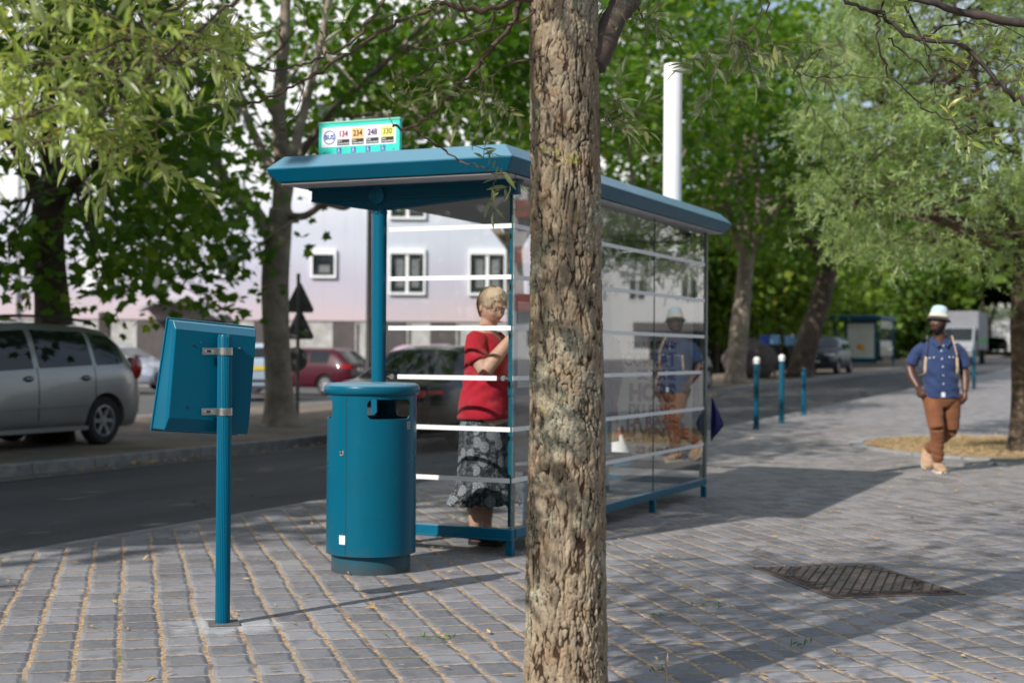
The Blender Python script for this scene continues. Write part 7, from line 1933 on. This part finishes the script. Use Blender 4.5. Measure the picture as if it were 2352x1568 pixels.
# backpack with pale straps
BP = thing('backpack', 'dark backpack on the walking man with pale leather shoulder straps', 'backpack', mp, R(-6))
mb = MB(); rings(mb, [(0, 0.235, 0.98, 0.12, 0.07), (0, 0.24, 1.0, 0.145, 0.09), (0, 0.245, 1.15, 0.15, 0.10), (0, 0.235, 1.33, 0.135, 0.085), (0, 0.22, 1.39, 0.09, 0.05)])
mb.build('pack', cloth_mat('pack_grey', (0.03, 0.035, 0.045)), BP, True)
STRAP = plain('pale_strap', (0.55, 0.42, 0.28), 0.7); STRAPD = cloth_mat('dark_strap', (0.05, 0.055, 0.075))
for sg in (1, -1):
    pth = []
    for z in np.linspace(1.385, 1.06, 12):
        x = sg * (0.130 + 0.030 * math.sin((1.385 - z) * 6)); p, n = on_front(shirt, x, z, 0.008); pth.append(p)
    pth = [Vector((sg * 0.12, 0.14, 1.40)), Vector((sg * 0.125, 0.06, 1.455)), Vector((sg * 0.128, -0.02, 1.445))] + pth + [Vector((sg * 0.20, 0.06, 1.03)), Vector((sg * 0.12, 0.17, 1.02))]
    MB().tube(pth[:9], [(0.005, 0.021)] * 9, 8).build('strap', STRAPD if sg < 0 else STRAP, BP, True)
    MB().tube(pth[8:], [(0.0045, 0.015)] * len(pth[8:]), 8).build('strap', STRAP, BP, True)
# ------------------------------------------------------------------ sky, sun, camera
w = bpy.data.worlds.new('World'); scene.world = w; w.use_nodes = True
nt = w.node_tree; nt.nodes.clear()
sky = nt.nodes.new('ShaderNodeTexSky'); sky.sky_type = 'NISHITA'; sky.sun_disc = False
ELEV = R(35.3)
SUNH = Vector((-0.665, -0.747, 0))             # horizontal direction towards the sun
sky.sun_elevation = ELEV
sky.sun_rotation = math.atan2(SUNH.x, SUNH.y)  # clockwise from +Y
sky.air_density = 1.0; sky.dust_density = 1.5; sky.ozone_density = 1.0; sky.altitude = 50
tc = nt.nodes.new('ShaderNodeTexCoord'); cn = nt.nodes.new('ShaderNodeTexNoise')      # thin bright summer cloud over the blue
cn.inputs['Scale'].default_value = 2.2; cn.inputs['Detail'].default_value = 7.0; cn.inputs['Roughness'].default_value = 0.6
cr = nt.nodes.new('ShaderNodeMapRange'); cr.inputs[1].default_value = 0.36; cr.inputs[2].default_value = 0.66; cr.inputs[3].default_value = 0.25; cr.inputs[4].default_value = 0.92
mx = nt.nodes.new('ShaderNodeMix'); mx.data_type = 'RGBA'; mx.inputs[7].default_value = (5.4, 6.0, 7.1, 1)
nt.links.new(tc.outputs['Generated'], cn.inputs['Vector']); nt.links.new(cn.outputs[0], cr.inputs[0]); nt.links.new(cr.outputs[0], mx.inputs[0]); nt.links.new(sky.outputs[0], mx.inputs[6])
bg = nt.nodes.new('ShaderNodeBackground'); bg.inputs[1].default_value = 0.12
wo = nt.nodes.new('ShaderNodeOutputWorld')
nt.links.new(mx.outputs[2], bg.inputs[0]); nt.links.new(bg.outputs[0], wo.inputs[0])
sl = bpy.data.lights.new('sun', 'SUN'); sl.energy = 5.0; sl.angle = R(0.53); sl.color = (1.0, 0.95, 0.89)
so = bpy.data.objects.new('sun', sl); col.objects.link(so)
tosun = Vector((SUNH.x * math.cos(ELEV), SUNH.y * math.cos(ELEV), math.sin(ELEV)))
so.rotation_euler = tosun.to_track_quat('Z', 'Y').to_euler(); so.location = (-6, -6, 12)
cam = bpy.data.cameras.new('camera'); cam.lens = 50; cam.sensor_width = 36; cam.clip_start = 0.1; cam.clip_end = 3000
cam.dof.use_dof = True; cam.dof.focus_distance = 6.2; cam.dof.aperture_fstop = 2.5; cam.dof.aperture_blades = 0
co = bpy.data.objects.new('camera', cam); col.objects.link(co)
co.matrix_world = Matrix.Translation((0, 0, CAMH)) @ CAMROT.to_4x4()
scene.camera = co
scene.view_settings.view_transform = 'Standard'; scene.view_settings.look = 'None'
scene.view_settings.exposure = 0; scene.view_settings.gamma = 1
scene.render.engine = 'CYCLES'
cy = scene.cycles
cy.max_bounces = 8; cy.diffuse_bounces = 3; cy.glossy_bounces = 4; cy.transmission_bounces = 4; cy.transparent_max_bounces = 16
cy.use_denoising = True; cy.caustics_reflective = False; cy.caustics_refractive = False; cy.sample_clamp_indirect = 6.0
cy.use_adaptive_sampling = False
scene.render.film_transparent = False
